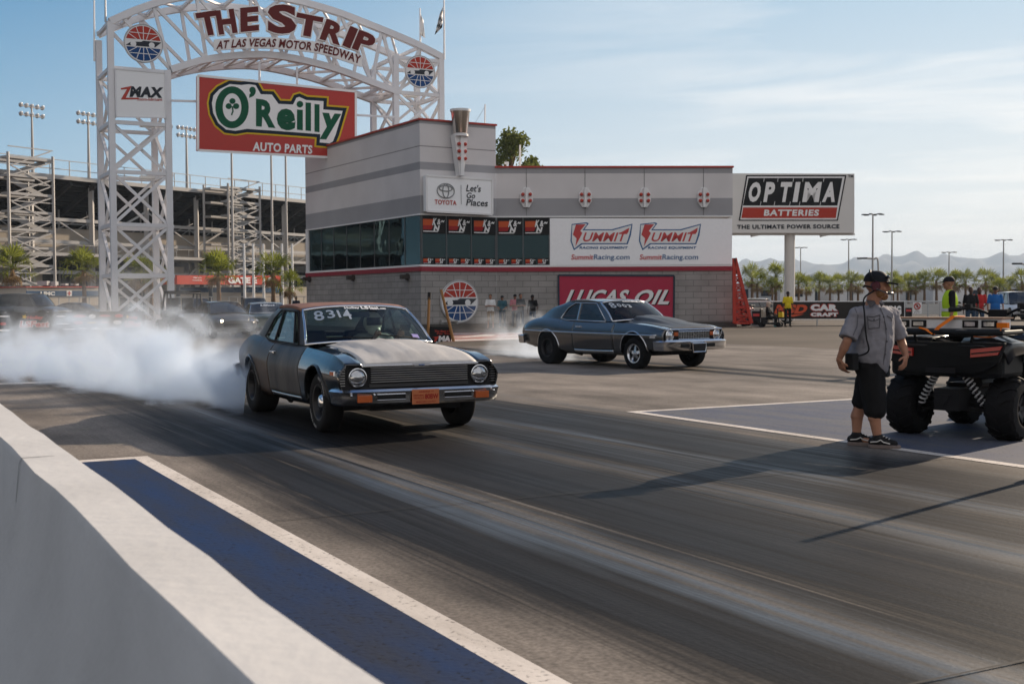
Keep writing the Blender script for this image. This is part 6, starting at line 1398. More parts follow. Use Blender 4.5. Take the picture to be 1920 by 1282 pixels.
m = MB(); m.path([aq(-.80, -.10, 1.230), aq(-.98, -.075, 1.235), aq(-1.0, -.06, 1.210), aq(-1.09, .02, 1.130), aq(-1.13, .06, 1.060)], .028, 6, squash=.25); m.path([aq(-1.13, .06, 1.060), aq(-1.13, .13, 1.105), aq(-1.12, .20, 1.120)], .030, 6, squash=.3); m.build('webbing', ORG, sp_, world=True)
sp2 = thing('strap', 'orange folded strap end with yellow cord at the corner of the light bar', 'strap', aq(-.95, -.55, 1.110)); m = MB(); m.box(aq(-.98, -.575, 1.150), (.06, .10, .05), ang); m.path(spline([aq(-1.0, -.57, 1.130), aq(-1.06, -.55, 1.050), aq(-1.08, -.42, 1.035), aq(-1.06, -.32, 1.040)], 5), .006, 5); m.build('webbing', ORG, sp2, world=True)
# a second quad bike stands beyond the first one
q2 = quad_bike('quad_bike', 'dark quad bike with orange hand guards parked beyond the black one at the frame edge', ao + V((2.15, 2.3, 0)), ang+.35, pm('quad_grey', (.12, .115, .11), .35, coat=.3), detail=False)
m = MB()
for s in (1, -1): m.sphere((.30, s*.40, 1.34), (.07, .13, .06), 12, 8, Matrix.Rotation(.3*s, 3, 'X'))
m.build('hand_guard', ORG, q2, smooth=True)
# whip pole with cone beside the second quad, mostly known by its shadow
wpole = thing('safety_flag_pole', 'thin safety flag pole standing beyond the frame edge near the quad bikes', 'flag pole', V((4.75, 10.1, 0)))
m = MB(); m.tube((0, 0, 0), (0, 0, 1.75), .035, .03); m.build('pole', DKM, wpole); m = MB(); m.lathe([(.22, 0), (.2, .03), (.09, .05), (.06, .5), (.03, .5)], (0, 0, 0), (0, 0, 1), 20); m.build('base', ORG, wpole)

# small red quad bike by the building
ZR = 56
rq = G(1376, 611); rq0 = quad_bike('quad_bike', 'small red quad bike parked beside the block wall corner', V((rq.x, rq.y, 0)), radians(-22), pm('quad_red', (.45, .03, .03), .35), detail=False)
# ================================================================== BACKGROUND CARS
SED = dict(NOVA); SED.update(
    zs=[(-2.35, .88), (-2.0, .95), (-1.2, .96), (.3, .93), (.9, .92), (1.5, .88), (1.9, .80), (2.24, .66)], zc=[(-2.35, .95), (-2.0, 1.02), (-1.5, 1.04), (.6, 1.0), (1.0, .99), (1.5, .95), (1.9, .86), (2.24, .68)],
    ymax=[(-2.43, .72), (-2.2, .82), (-1.8, .88), (-1.3, .905), (.5, .905), (1.4, .90), (1.9, .84), (2.24, .62)], ys=[(-2.43, .60), (-2.2, .70), (-1.2, .80), (.5, .80), (1.4, .78), (2.0, .68), (2.24, .5)],
    gh=dict(NOVA['gh'], W0=(.95, .76, .95), Wc=(1.22, 0, .99), T0=(.25, .58, 1.37), Tc=(.36, 0, 1.42), rail=[(-.2, .60, 1.41), (-.7, .60, 1.41), (-1.0, .58, 1.38)], B0=(-1.15, .54, 1.35), Bc=(-1.22, 0, 1.41), D0=(-1.75, .64, 1.04), Dc=(-1.88, 0, 1.06), side=[(.72, .79, .95), (.18, .61, 1.355), (-.9, .625, 1.36), (-1.15, .68, 1.25), (-1.4, .78, 1.0), (-1.2, .79, .97)], div=[.42], divtop=lambda a: .36),
    cab=(-1.80, 1.15), hood=(1.20, 2.24), cuts=[-.52, .95], door=(-.52, .95), kf='alloy', kr='alloy', wr=.22, trr=.77, rr=.33, bright=False, bright2=False, side_glass=DKGL, ws_glass=DKGL, rear_glass=DKGL, bump=lambda x, y: 0)
def modern_nose(c, S, lit=False, grille=True, lamp=LENS):
    for s in (1, -1):
        m = MB(); m.sphere((2.05, s*.60, .68), (.16, .14, .07), 12, 8); h = m.build('headlight', lamp, c, smooth=True)
        if lit and s < 0: m = MB(); m.sphere((2.17, s*.60, .68), (.06, .06, .055)); m.build('bulb', emit('lit_headlamp', (1, .78, .45), 14), h)
    m = MB(); m.box((2.2, 0, .50), (.10, 1.1, .16)); m.box((2.2, 0, .33), (.12, 1.3, .10)); m.build('grille', BLACK, c, bevel=.02)
def bg_car(lab, px, py, hd, body, S=SED, lit=False, cat='car', name='sedan', group='cars parked behind the start line', scale=1.0, nose=True):
    g = G(px, py); c = thing(name, lab, cat, V((g.x, g.y, 0)), hd, group); S = dict(S); S['paints'] = dict(body=body, roof=body, pillar=body, arch=body, cowl=BLACK, front_panel=body, sill_panel=body)
    muscle_car(c, S)
    if nose: modern_nose(c, S, lit)
    c.scale = (scale,)*3; c.matrix_basis = Matrix.Translation(c.location) @ Matrix.Rotation(hd, 4, 'Z') @ Matrix.Scale(scale, 4); return c
DGR = paint('dark_grey_car', (.045, .05, .055), (.06, .065, .07), .3, .6, 1); GRE = paint('green_car', (.03, .055, .045), (.05, .085, .07), .32, .5, 2)
BLU = paint('dark_blue_car', (.03, .045, .06), (.045, .06, .08), .3, .6, 1); SIL = paint('silver_car', (.38, .38, .38), (.46, .46, .45), .3, .6, 1); WHC = paint('white_car', (.6, .6, .6), (.66, .66, .66), .35, .5, 1); TANC = paint('champagne_car', (.30, .27, .22), (.36, .32, .27), .35, .5, 1)
bg_car('dark grey sedan with one lit headlight waiting behind the smoke', 418, 632, radians(-62), DGR, lit=True)
GM = dict(NOVA, side_glass=TINT, ws_glass=DKGL, rear_glass=DKGL, kf='steel', kr='steel', wr=.24, bump=lambda x, y: 0)
gm = bg_car('dark green old coupe waiting beside the grey sedan', 500, 628, radians(-72), GRE, S=GM, name='coupe', nose=False)
for s in (1, -1): m = MB(); m.lathe([(.10, -.03), (.10, .0), (0, .02)], (2.2, s*.67, .63), (1, 0, 0), 16); m.build('headlight', LENS, gm, smooth=40)
m = MB(); letters(m, 'LSfest', lambda u, v: V((.55-.33*v*.2, lerp(-.3, .3, u), lerp(1.24, 1.31, v))), bold=.04); m.build('window_sticker', STK, gm)
SUVS = dict(SED, gh=dict(SED['gh'], T0=(.35, .64, 1.62), Tc=(.45, 0, 1.66), rail=[(-.3, .66, 1.66), (-1.2, .66, 1.66), (-1.7, .64, 1.63)], B0=(-1.95, .60, 1.60), Bc=(-2.0, 0, 1.66), D0=(-2.2, .68, 1.08), Dc=(-2.25, 0, 1.08), deck=(-2.3, .70, 1.0), side=[(.78, .79, .97), (.30, .67, 1.59), (-1.5, .69, 1.60), (-1.75, .72, 1.4), (-1.95, .78, 1.02), (-1.7, .79, .98)]), cab=(-2.15, 1.15), deck=(-2.42, -2.2), rf=.38, rr=.38, arch_f=.44, arch_r=.44)
bg_car('dark blue estate wagon behind the green coupe', 478, 606, radians(-75), BLU, S=SUVS, name='suv')
bg_car('black wagon behind the open buggy', 372, 604, radians(-70), BLU, S=SUVS, name='suv')
bg_car('dark wagon parked behind the banner at the frame edge', 62, 606, radians(-20), DGR, S=SUVS, name='suv', group='cars behind the black banner', scale=1.25)
bg_car('dark coupe parked behind the black banner near the tower', 150, 604, radians(-15), DGR, S=SED, group='cars behind the black banner')
bg_car('champagne sedan nose behind the red scaffold', 1428, 606, radians(-10), TANC, S=SED, group='cars beyond the banner fence')
PCK = dict(SUVS)
bg_car('white pickup with black grille beyond the quad bikes', 1908, 600, radians(-95), WHC, S=SUVS, name='pickup', group='cars beyond the banner fence', scale=1.05)
m = MB(); o_ = [o for o in COL.objects if o.name.startswith('pickup') and not o.parent][0]
m.box((2.24, 0, .78), (.12, 1.45, .50)); gg = m.build('grille', BLACK, o_, bevel=.03); m = MB(); m.box((2.31, 0, .82), (.03, 1.2, .05)); m.box((2.31, 0, .62), (.03, 1.2, .04)); m.build('grille_bar', CHR, gg)
# far parking lot, a row of cars beyond the fence
far_cars = [(1520, 567, WHC, 'white van parked beyond the fence behind the yellow shirt man', 1.15, SUVS), (1548, 566.5, SIL, 'silver car beside the white van beyond the fence', 1, SED), (1566, 566.5, BLU, 'blue car in the far lot behind the slogan banner', 1, SED), (1420, 567, WHC, 'white car in the far lot behind the first palm', 1, SED), (1462, 567, DGR, 'dark car in the far lot beside the billboard post', 1, SED), (1590, 566, SIL, 'pale car in the far lot just before the walking man', 1, SED), (1700, 565.5, WHC, 'white car in the far lot between walking man and vest man', 1, SED), (1738, 565.5, DGR, 'dark car in the far lot left of the vest man', 1, SED), (1850, 565, SIL, 'silver car in the far lot behind the blue shirt', 1, SED)]
base_sed = None
for i, (px, py, mt, lab, sc_k, S_) in enumerate(far_cars): bg_car(lab, px, py+7.5, radians((-10, 170)[i % 2]), mt, S=S_, group='cars in the far parking lot', scale=sc_k, nose=False, name='parked_car')
# open buggy
bgp = G(345, 632); bu = thing('buggy', 'open black off road buggy with roll cage beside the grey sedan', 'buggy', V((bgp.x, bgp.y, 0)), radians(-62))
m = MB()
for s in (1, -1): m.path([(.75, s*.62, 1.0), (.35, s*.60, 1.78), (-.75, s*.60, 1.82), (-1.15, s*.6, 1.05)], .035, 8); m.tube((-.2, s*.6, 1.8), (-.35, s*.62, .9), .03)
for x, z in ((.35, 1.78), (-.2, 1.8), (-.75, 1.82)): m.tube((x, -.6, z), (x, .6, z), .032)
m.build('roll_cage', BLACK, bu, smooth=True)
m = MB(); m.box((.0, 0, .62), (2.6, 1.25, .45)); m.box((1.15, 0, .85), (.7, 1.15, .25)); m.box((-1.0, 0, .95), (.8, 1.3, .3)); m.build('body', DGR, bu, bevel=.06)
m = MB(); m.box((-.2, 0, 1.86), (1.0, 1.3, .05)); m.build('roof_panel', BLACK, bu, bevel=.02)
for s in (1, -1):
    m = MB(); m.box((-.35, s*.3, 1.1), (.5, .45, .15)); m.box((-.58, s*.3, 1.35), (.14, .45, .5)); m.build('seat', INTR, bu, bevel=.03); m = MB(); m.sphere((1.5, s*.42, .88), (.05, .12, .07)); m.build('headlight', LENS, bu, smooth=True)
    for x in (-1.0, 1.05): wheel(bu, x, s*.72, .36, .28, 'alloy')
# ================================================================== GRANDSTAND
ga, gb = P(0, 560, 130), P(575, 560, 172); ga.z = gb.z = 0
gx = (gb-ga).normalized(); GP = Pl(ga, gx); gL_ = (gb-ga).length; gn = GP.n; zfor = lambda px, py: GP.loc(GP.hit(px, py))
gs = thing('grandstand', 'long raised steel grandstand seen from behind with dark raked underside and railings', 'grandstand', ga + gx*(gL_/2))
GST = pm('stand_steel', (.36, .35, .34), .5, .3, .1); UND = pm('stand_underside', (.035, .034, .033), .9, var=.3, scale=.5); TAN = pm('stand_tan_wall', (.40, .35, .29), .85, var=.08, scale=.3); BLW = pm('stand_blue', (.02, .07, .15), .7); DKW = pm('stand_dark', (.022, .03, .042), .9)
X0, X1 = -30, gL_+14; ZT, ZB, ZM, ZW = zfor(0, 322)[1], zfor(0, 442)[1], zfor(0, 474)[1], zfor(0, 428)[1]
bp = lambda x, z, b: GP.pt(x, z, -b)
m = MB(); nst = 16
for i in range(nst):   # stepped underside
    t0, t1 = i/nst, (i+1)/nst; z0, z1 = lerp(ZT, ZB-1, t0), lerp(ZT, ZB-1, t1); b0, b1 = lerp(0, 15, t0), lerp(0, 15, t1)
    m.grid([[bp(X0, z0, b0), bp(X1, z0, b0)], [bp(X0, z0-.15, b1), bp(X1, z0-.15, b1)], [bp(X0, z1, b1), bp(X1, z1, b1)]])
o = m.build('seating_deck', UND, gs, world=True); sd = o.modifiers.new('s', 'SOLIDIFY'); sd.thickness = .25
m = MB(); rk = random.Random(2)
x = X0
while x < X1: m.bar(bp(x, ZT-.5, .2), bp(x, ZB-1.4, 15), .35, .5); x += 3.3
m.build('rafter_lattice', pm('stand_rafter', (.07, .068, .066), .7), gs, world=True)
m = MB(); m.bar(bp(X0, ZT, -.2), bp(X1, ZT, -.2), .5, .45); m.build('edge_beam', GST, gs, world=True)
m = MB(); x = X0
while x < X1: m.bar(bp(x, ZT, -.3), bp(x, ZT+1.9, -.3), .09); x += 2.6
for z in (.9, 1.9): m.bar(bp(X0, ZT+z, -.3), bp(X1, ZT+z, -.3), .08)
m.build('railing', GST, gs, world=True)
cols = []; x = X0+2
while x < X1: cols.append(x); x += 8.2
for x in cols:
    m = MB(); m.bar(bp(x, 0, 1.0), bp(x, ZT-.4, 1.0), .5, .5); m.build('column', GST, gs, world=True)
m = MB()
for z, b in ((ZB+2.2, 1.0), (ZB-.3, 1.2), (ZM, -1.0), (lerp(ZM, 0, .28), 1.2)): m.bar(bp(X0, z, b), bp(X1, z, b), .30, .38)
m.build('girder', GST, gs, world=True)
m = MB()
for i, (a, b) in enumerate(zip(cols[:-1], cols[1:])):
    if i % 2: m.bar(bp(a, ZB-.3, 1.0), bp(b, ZT-3, 1.0), .22)
    else: m.bar(bp(b, ZB-.3, 1.0), bp(a, ZT-3, 1.0), .16); m.bar(bp(a, ZB-.3, 1.6), bp(b, ZT-4, 1.6), .10)
    if i % 3 != 1: m.bar(bp(a, .2, 1.0), bp(b, ZM-1, 1.0), .2)
for b_ in (5.5, 10):
    x = X0 + 1
    while x < X1:
        m.bar(bp(x, 0, b_), bp(x, lerp(ZT, ZB, b_/15)-.6, b_), .16); x += 4.1
    for z in (ZB-.6, ZB+1.5, lerp(ZT, ZB, b_/15)-2.2): m.bar(bp(X0, z, b_), bp(X1, z, b_), .13)
x = X0 + 1
while x < X1 - 4: m.bar(bp(x, ZB, 5.5), bp(x+4.1, ZT-4.5, 5.5), .10); m.bar(bp(x+4.1, ZB, 5.5), bp(x, ZT-4.5, 5.5), .10); m.bar(bp(x, ZM+.2, 1.4), bp(x+4.1, ZB, 1.4), .08); x += 4.1
m.build('brace_lattice', GST, gs, world=True)
m = MB(); m.prism([bp(X0, ZM, 3.0), bp(X1, ZM, 3.0), bp(X1, ZW+.6, 3.0), bp(X0, ZW+.6, 3.0)], gn*-.4); m.build('concourse_wall', TAN, gs, world=True)
m = MB(); m.prism([bp(X0, ZW+.6, 2.9), bp(X1, ZW+.6, 2.9), bp(X1, ZB+1.4, 2.9), bp(X0, ZB+1.4, 2.9)], gn*-.4); m.build('blue_fascia', BLW, gs, world=True)
m = MB(); m.prism([bp(X0, ZM-.15, -1.2), bp(X1, ZM-.15, -1.2), bp(X1, ZM+.15, -1.2), bp(X0, ZM+.15, -1.2)], gn*-8); m.build('walkway', GST, gs, world=True)
m = MB(); x = X0
while x < X1: m.bar(bp(x, ZM, -1.1), bp(x, ZM+1.1, -1.1), .06); x += 2
m.bar(bp(X0, ZM+1.1, -1.1), bp(X1, ZM+1.1, -1.1), .07); m.build('walkway_railing', GST, gs, world=True)
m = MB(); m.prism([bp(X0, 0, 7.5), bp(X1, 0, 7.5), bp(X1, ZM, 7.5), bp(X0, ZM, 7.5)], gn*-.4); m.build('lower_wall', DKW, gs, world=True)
for a, b in ((76, 108), (18, 56), (340, 372), (444, 500)):
    xa, xb = zfor(a, 520)[0], zfor(b, 520)[0]; m = MB(); m.prism([bp(xa, 0, 2.6), bp(xb, 0, 2.6), bp(xb, ZM-.9, 2.6), bp(xa, ZM-.9, 2.6)], gn*-3); m.build('pier', TAN, gs, world=True)
def stair_tower(px0, px1, pytop, lab):
    x0, x1, zt = zfor(px0, 400)[0], zfor(px1, 400)[0], zfor(px1, pytop)[1]; t = thing('stair_tower', lab, 'stair tower', bp((x0+x1)/2, 0, -3))
    for x in (x0, x1):
        for b in (-5.0, -.8): m = MB(); m.bar(bp(x, 0, b), bp(x, zt, b), .24, .24); m.build('post', GST, t, world=True)
    n = 8
    for i in range(n):
        z = lerp(1.5, zt-.6, (i+1)/n); zp = lerp(1.5, zt-.6, i/n)
        m = MB(); m.prism([bp(x0, z, -5), bp(x1, z, -5), bp(x1, z+.25, -5), bp(x0, z+.25, -5)], gn*-1.3); m.prism([bp(x0, z, -2), bp(x1, z, -2), bp(x1, z+.25, -2), bp(x0, z+.25, -2)], gn*-1.3); m.build('landing', GST, t, world=True)
        m = MB(); a, b = (x0+.3, x1-.3) if i % 2 else (x1-.3, x0+.3); m.bar(bp(a, zp, -4), bp(b, z, -4), .5, .20, up=gn); m.bar(bp(a, zp+1.1, -5), bp(b, z+1.1, -5), .12); m.build('stair_flight', GST, t, world=True)
        m = MB(); m.bar(bp(x0, z+1.2, -5), bp(x1, z+1.2, -5), .1); m.bar(bp(x0, zp, -5), bp(x1, z, -5), .14); m.build('stair_lattice', GST, t, world=True)
stair_tower(-40, 44, 300, 'steel stair tower at the near end of the grandstand')
stair_tower(374, 434, 354, 'steel stair tower against the grandstand beside the gate')
def floodlight(px, ytop, ybase, b, lab, rows=2, n=5):
    base = GP.hit(px, 500, -b); base.z = zfor(px, ybase)[1] if b > 2 else 0; topz = GP.hit(px, ytop, -b).z
    t = thing('floodlight_mast', lab, 'floodlight mast', base, 0, 'floodlight masts over the grandstand')
    m = MB(); m.tube(base, V((base.x, base.y, topz)), .22, .10, n=8); m.build('mast', GST, t, world=True)
    for r_ in range(rows):
        z = topz - r_*1.0; m = MB(); m.bar(V((base.x, base.y, z)) - gx*1.5, V((base.x, base.y, z)) + gx*1.5, .12); m.build('cross_arm', GST, t, world=True)
        for i in range(n): m = MB(); c = V((base.x, base.y, z)) + gx*(-1.45 + 2.9*i/(n-1)) ; m.lathe([(.10, -.3), (.30, .05), (.26, .08), (0, .1)], c + V((0, 0, .1)), (gn*1.0 + V((0, 0, -.4))), 10); m.build('lamp', pm('lamp_shell', (.55, .56, .58), .25, .5), t, smooth=40, world=True)
floodlight(65, 202, 335, 6, 'floodlight mast over the grandstand outside the gate tower, clear of it')
floodlight(170, 217, 340, 6, 'floodlight mast rising just beside the gate tower')
floodlight(353, 243, 352, 6, 'floodlight mast between the gate tower and hanging sign')
for px, yt, lab in ((437, 200, 'under the hanging red sign at the stair tower'), (511, 205, 'under the middle of the hanging red sign'), (538, 200, 'under the hanging red sign nearest the building')): floodlight(px, yt, 360, -6, 'tall floodlight mast '+lab)
# poles at gate E, canopy and first aid hut
def lot_pole(px, y0, y1, Y, lab, r=.09, mat=None):
    b = G(px, y1) if Y is None else P(px, y1, Y); t = thing('flagpole', lab, 'flagpole', V((b.x, b.y, 0)), 0, 'bare flagpoles at the gate entrance'); tp = P(px, y0, b.y); m = MB(); m.tube(V((b.x, b.y, 0)), V((b.x, b.y, tp.z)), r, r*.7, n=8); m.build('pole', WHITE, t, world=True)
for i, px in enumerate((459, 476, 495, 512, 530, 549)): lot_pole(px, 457, 578, 112, 'bare white flagpole, %s of six at the red gate canopy' % ('first', 'second', 'third', 'fourth', 'fifth', 'last')[i], .14)
EP = Pl(P(332, 530, 122), gx); ec = thing('gate_canopy', 'red gate canopy with white letters under the grandstand', 'canopy', P(430, 560, 122))
m = MB(); q = [EP.hit(*p) for p in ((332, 533), (530, 534), (530, 517), (332, 516))]; m.prism(q, EP.n*-3); m.build('canopy', pm('canopy_red', (.48, .06, .035), .5), ec, world=True)
for px in (334, 395, 455, 527): a = EP.hit(px, 533, -.3); m = MB(); m.bar(V((a.x, a.y, 0)), a, .35); m.build('post', DKW, ec, world=True)
m = MB(); txt(m, 'GATE E', EP, (428, 531.5), (482, 531.5), (428, 519.5), .06, bold=.05); m.poly([EP.hit(506+5*cos(2*pi*i/16), 525+5.5*sin(2*pi*i/16), .05) for i in range(16)]); txt(m, 'Welcome to', EP, (362, 522), (378, 522), (362, 519), .06, bold=.03); txt(m, 'the speedway', EP, (361, 527), (379, 527), (361, 524), .06, bold=.03); m.build('lettering', WHITE, ec, world=True)
m = MB(); q = [EP.hit(*p, -2) for p in ((332, 575), (578, 575), (578, 538), (332, 538))]; m.prism([V((p.x, p.y, max(0, p.z))) for p in q], EP.n*-.3); m.build('back_wall', TAN, ec, world=True)
m = MB(); q = [EP.hit(*p, -1.9) for p in ((332, 548), (530, 548), (530, 539), (332, 539))]; m.prism(q, EP.n*-.1); m.build('blue_band', BLW, ec, world=True)
UP = Pl(P(70, 560, 112), gx); uc = thing('first_aid_hut', 'low tan hut with blue band, white letters and red cross', 'hut', P(128, 575, 112))
zq_ = lambda pts, off=0: [UP.hit(*p, off) for p in pts]
m = MB(); q = zq_(((50, 580), (184, 580), (184, 538), (50, 538))); q[0].z = q[1].z = 0; m.prism(q, UP.n*-5); m.build('wall', TAN, uc, world=True)
m = MB(); m.prism(zq_(((50, 555), (184, 555), (184, 545), (50, 545)), .08), UP.n*-.1); m.build('blue_band', BLW, uc, world=True)
m = MB(); m.prism(zq_(((49, 539), (185, 539), (185, 537), (49, 537)), .12), UP.n*-5); m.build('roof_edge', RED, uc, world=True)
m = MB(); txt(m, 'UMC', UP, (76, 554), (103, 554), (76, 546.5), .12, bold=.05); m.poly(zq_(((125, 555), (135, 555), (135, 545), (125, 545)), .11)); m.build('lettering', WHITE, uc, world=True)
m = MB(); m.poly(zq_(((129, 554), (131, 554), (131, 546), (129, 546)), .125)); m.poly(zq_(((126.5, 551), (133.5, 551), (133.5, 549), (126.5, 549)), .13)); m.build('cross', RED, uc, world=True)
for i, (px, h_) in enumerate(((82, 9), (98, 8), (121, 4), (140, 4))): m = MB(); a = UP.hit(px, 537, -1.5); m.box(a + V((0, 0, h_*.045/2+.1)), (.9 if i < 2 else .5, .8, h_*.045), THETA if False else 0); m.build('vent', STEEL, uc, world=True)
# chain link fence under the stand, brick wall behind
fb = thing('boundary_fence', 'long grey steel fence along the road under the grandstand', 'fence', P(250, 575, 105)); m = MB(); f0, f1 = P(-200, 572, 96), P(600, 572, 118); f0.z = f1.z = 0
for i in range(45): p = lerp(f0, f1, i/44); m.bar(p, p + V((0, 0, 1.9)), .08)
for z in (.4, 1.15, 1.9): m.bar(f0 + V((0, 0, z)), f1 + V((0, 0, z)), .07)
m.build('fence_lattice', GST, fb, world=True)
# ================================================================== SPONSOR BANNER BEHIND THE SMOKE
BP0, BP1 = G(-160, 655), G(272, 640); BNP = Pl(BP0, BP1-BP0); bn = thing('banner_fence', 'long black banner fence with rows of small red and white sponsor marks', 'banner', (BP0+BP1)*.5)
bz = BNP.loc(BNP.hit(130, 585))[1]; L_ = (BP1-BP0).length
m = MB(); m.prism([BNP.pt(0, .05), BNP.pt(L_, .05), BNP.pt(L_, bz), BNP.pt(0, bz)], BNP.n*-.03); m.build('banner_cloth', BLACK, bn, world=True)
for i in range(12): m = MB(); m.bar(BNP.pt(L_*i/11, 0, -.06), BNP.pt(L_*i/11, bz+.02, -.06), .05); m.build('post', STEEL, bn, world=True)
m = MB()
def mark(cx, cy, w_, h_, mb, off=.02): mb.poly([BNP.hit(cx + w_/2*cos(2*pi*i/16), cy + h_/2*sin(2*pi*i/16), off) for i in range(16)])
wm, rm, ym = MB(), MB(), MB()
for cx, s_ in ((64, 1), (249, .55), (-70, 1)):
    txt(rm, 'Holley', BNP, (cx-14*s_, 600), (cx+16*s_, 600), (cx-12*s_, 592), .03, bold=.05); txt(wm, 'LSFest', BNP, (cx-28*s_, 614), (cx+28*s_, 614), (cx-26*s_, 601), .03, bold=.09); txt(rm, 'LSFest', BNP, (cx-27*s_, 613.3), (cx+27*s_, 613.3), (cx-25*s_, 601.5), .045, bold=.03)
    ym.poly([BNP.hit(cx-18*s_ + (6 if i % 2 == 0 else 2.5)*s_*cos(2*pi*i/10), 594 + (5 if i % 2 == 0 else 2.2)*sin(2*pi*i/10), .025) for i in range(10)])
for i, (cx, cy, w_, h_, k) in enumerate(((114, 593, 18, 3, 0), (149, 593, 24, 6, 1), (173, 593, 13, 8, 0), (197, 592, 22, 4, 1), (223, 592, 16, 7, 1), (118, 607, 24, 3, 0), (147, 605, 17, 8, 1), (172, 605, 18, 3, 2), (196, 604, 18, 3, 1), (220, 604, 16, 8, 0), (130, 617, 26, 3, 0), (155, 616, 17, 4, 0), (179, 616, 19, 4, 0), (207, 616, 24, 4, 0), (8, 593, 20, 3, 0), (6, 607, 12, 6, 1), (8, 619, 22, 4, 0))): mark(cx, cy, w_, h_, (wm, rm, ym)[k])
wm.build('white_mark', WHITE, bn, world=True); rm.build('red_mark', RED, bn, world=True); ym.build('yellow_mark', YEL, bn, world=True)
# ================================================================== BILLBOARD
BY = 80.0; bbP = Pl(P(1480, 560, BY), V((1, -.02, 0))); bb = thing('pole_billboard', 'white battery billboard with black and red lettering on a thick round post', 'billboard', V((P(1480, 560, BY).x, BY, 0)))
q = [bbP.hit(*p) for p in ((1300, 437), (1602, 437), (1602, 326), (1300, 325))]
m = MB(); m.prism(q, bbP.n*-1.2); m.build('cabinet', pm('billboard_white', (.64, .63, .61), .5, var=.05, scale=1), bb, world=True)
m = MB(); m.tube(V((q[0].x*.0 + P(1480.5, 500, BY+.6).x, BY+.6, 0)), V((P(1480.5, 500, BY+.6).x, BY+.6, bbP.hit(1480, 437).z)), .34, n=24); m.build('post', pm('post_white', (.58, .56, .53), .55, var=.06), bb, smooth=40, world=True)
m = MB()
for px in (1420, 1550): a = bbP.hit(px, 440, -.6); m.bar(a + V((-.4, 0, -.1)), a + V((.6, 0, .1)), .5, .12)
m.bar(bbP.hit(1330, 439.5, -.5), bbP.hit(1602, 439.5, -.5), .3, .12); m.build('catwalk', WHITE, bb, world=True)
m = MB(); poly_px(m, bbP, [(1385, 414), (1571, 414), (1587, 328.5), (1399, 328.5)], .02); m.build('black_frame', BLACK, bb, world=True)
m = MB(); poly_px(m, bbP, [(1388, 412), (1569, 412), (1584, 331), (1401.5, 331)], .03); m.build('white_inset', WHITE, bb, world=True)
m = MB(); poly_px(m, bbP, [(1393, 385.5), (1570, 385.5), (1579.5, 334), (1403.5, 334)], .04); m.build('black_field', BLACK, bb, world=True)
m = MB(); poly_px(m, bbP, [(1390, 409), (1567, 409), (1570, 389), (1393.5, 389)], .04); m.build('red_field', LRED, bb, world=True)
m = MB(); [txt(m, ch, bbP, (x0-1, 379), (x1-1, 379), (x0+5, 341.5), .05, bold=.05) for ch, x0, x1 in (('O', 1402, 1424), ('P', 1432, 1450), ('T', 1460, 1481), ('I', 1487, 1496), ('M', 1505, 1536), ('A', 1542, 1566))]; txt(m, 'BATTERIES', bbP, (1432, 405), (1535, 405), (1433.5, 393), .05, bold=.04, spacing=1.15)
for x in (1433, 1459, 1488, 1506, 1545): m.bar(bbP.hit(x, 334, .05), bbP.hit(x-1, 341, .05), .03, .01, up=bbP.n); m.bar(bbP.hit(x-6, 378, .05), bbP.hit(x-7.5, 385, .05), .03, .01, up=bbP.n)
m.build('white_lettering', WHITE, bb, world=True)
m = MB(); txt(m, 'THE ULTIMATE POWER SOURCE', bbP, (1382, 429.5), (1574, 428.5), (1382, 421.5), .03, bold=.04, spacing=1.12); txt(m, 'TM', bbP, (1590, 333), (1600, 333), (1590, 328), .03, bold=.03); m.build('black_lettering', INK, bb, world=True)
# ================================================================== BANNER FENCE ON THE RIGHT
RP0, RP1 = G(1372, 611), G(1700, 609); RBP = Pl(RP0, RP1-RP0)
rb = thing('banner_fence', 'black fence banner with red and white magazine lettering behind the walking man', 'banner', RBP.hit(1570, 602))
m = MB(); m.prism([RBP.hit(*p) for p in ((1450, 598), (1696, 597), (1696, 565.5), (1450, 566))], RBP.n*-.04); m.build('banner_cloth', pm('banner_charcoal', (.028, .024, .022), .7), rb, world=True)
m = MB(); m.bar(RBP.hit(1375, 565, -.05), RBP.hit(1776, 565, -.05), .06); m.bar(RBP.hit(1450, 599, .02), RBP.hit(1696, 598, .02), .05, .03); m.bar(RBP.hit(1696, 565, .02), RBP.hit(1696, 598, .02), .07, .03); m.build('rail', WHITE, rb, world=True)
for px in (1375, 1450, 1532, 1614, 1696): m = MB(); a = RBP.hit(px, 600, -.05); m.bar(V((a.x, a.y, 0)), RBP.hit(px, 565, -.05), .06); m.build('post', STEEL, rb, world=True)
m = MB(); txt(m, 'MSD', RBP, (1451, 588), (1510, 588), (1458, 571), .03, bold=.06, spacing=1.05); poly_px(m, RBP, [(1468, 592), (1490, 589), (1508, 589), (1488, 594)], .03); poly_px(m, RBP, [(1452, 589.5), (1470, 591), (1452, 590.5)], .03); m.build('orange_lettering', pm('banner_red_orange', (.55, .09, .04), .5), rb, world=True)
m = MB(); txt(m, 'CAR', RBP, (1518.3, 583.8), (1572.6, 583.8), (1518.3, 569.4), .02, bold=.14, spacing=1.12); txt(m, 'CRAFT', RBP, (1518.3, 594.2), (1572.6, 594.2), (1518.3, 585.2), .022, bold=.14, spacing=1.12); m.build('red_lettering', LRED, rb, world=True)
m = MB(); txt(m, 'CAR', RBP, (1520, 582.8), (1571, 582.8), (1520, 570.4), .03, bold=.08, spacing=1.15); txt(m, 'CRAFT', RBP, (1520, 593.2), (1571, 593.2), (1520, 586), .032, bold=.08, spacing=1.15); txt(m, 'RACING', RBP, (1640, 590), (1690, 590), (1640, 573), .03, bold=.07, spacing=1.1); m.build('white_lettering', WHITE, rb, world=True)
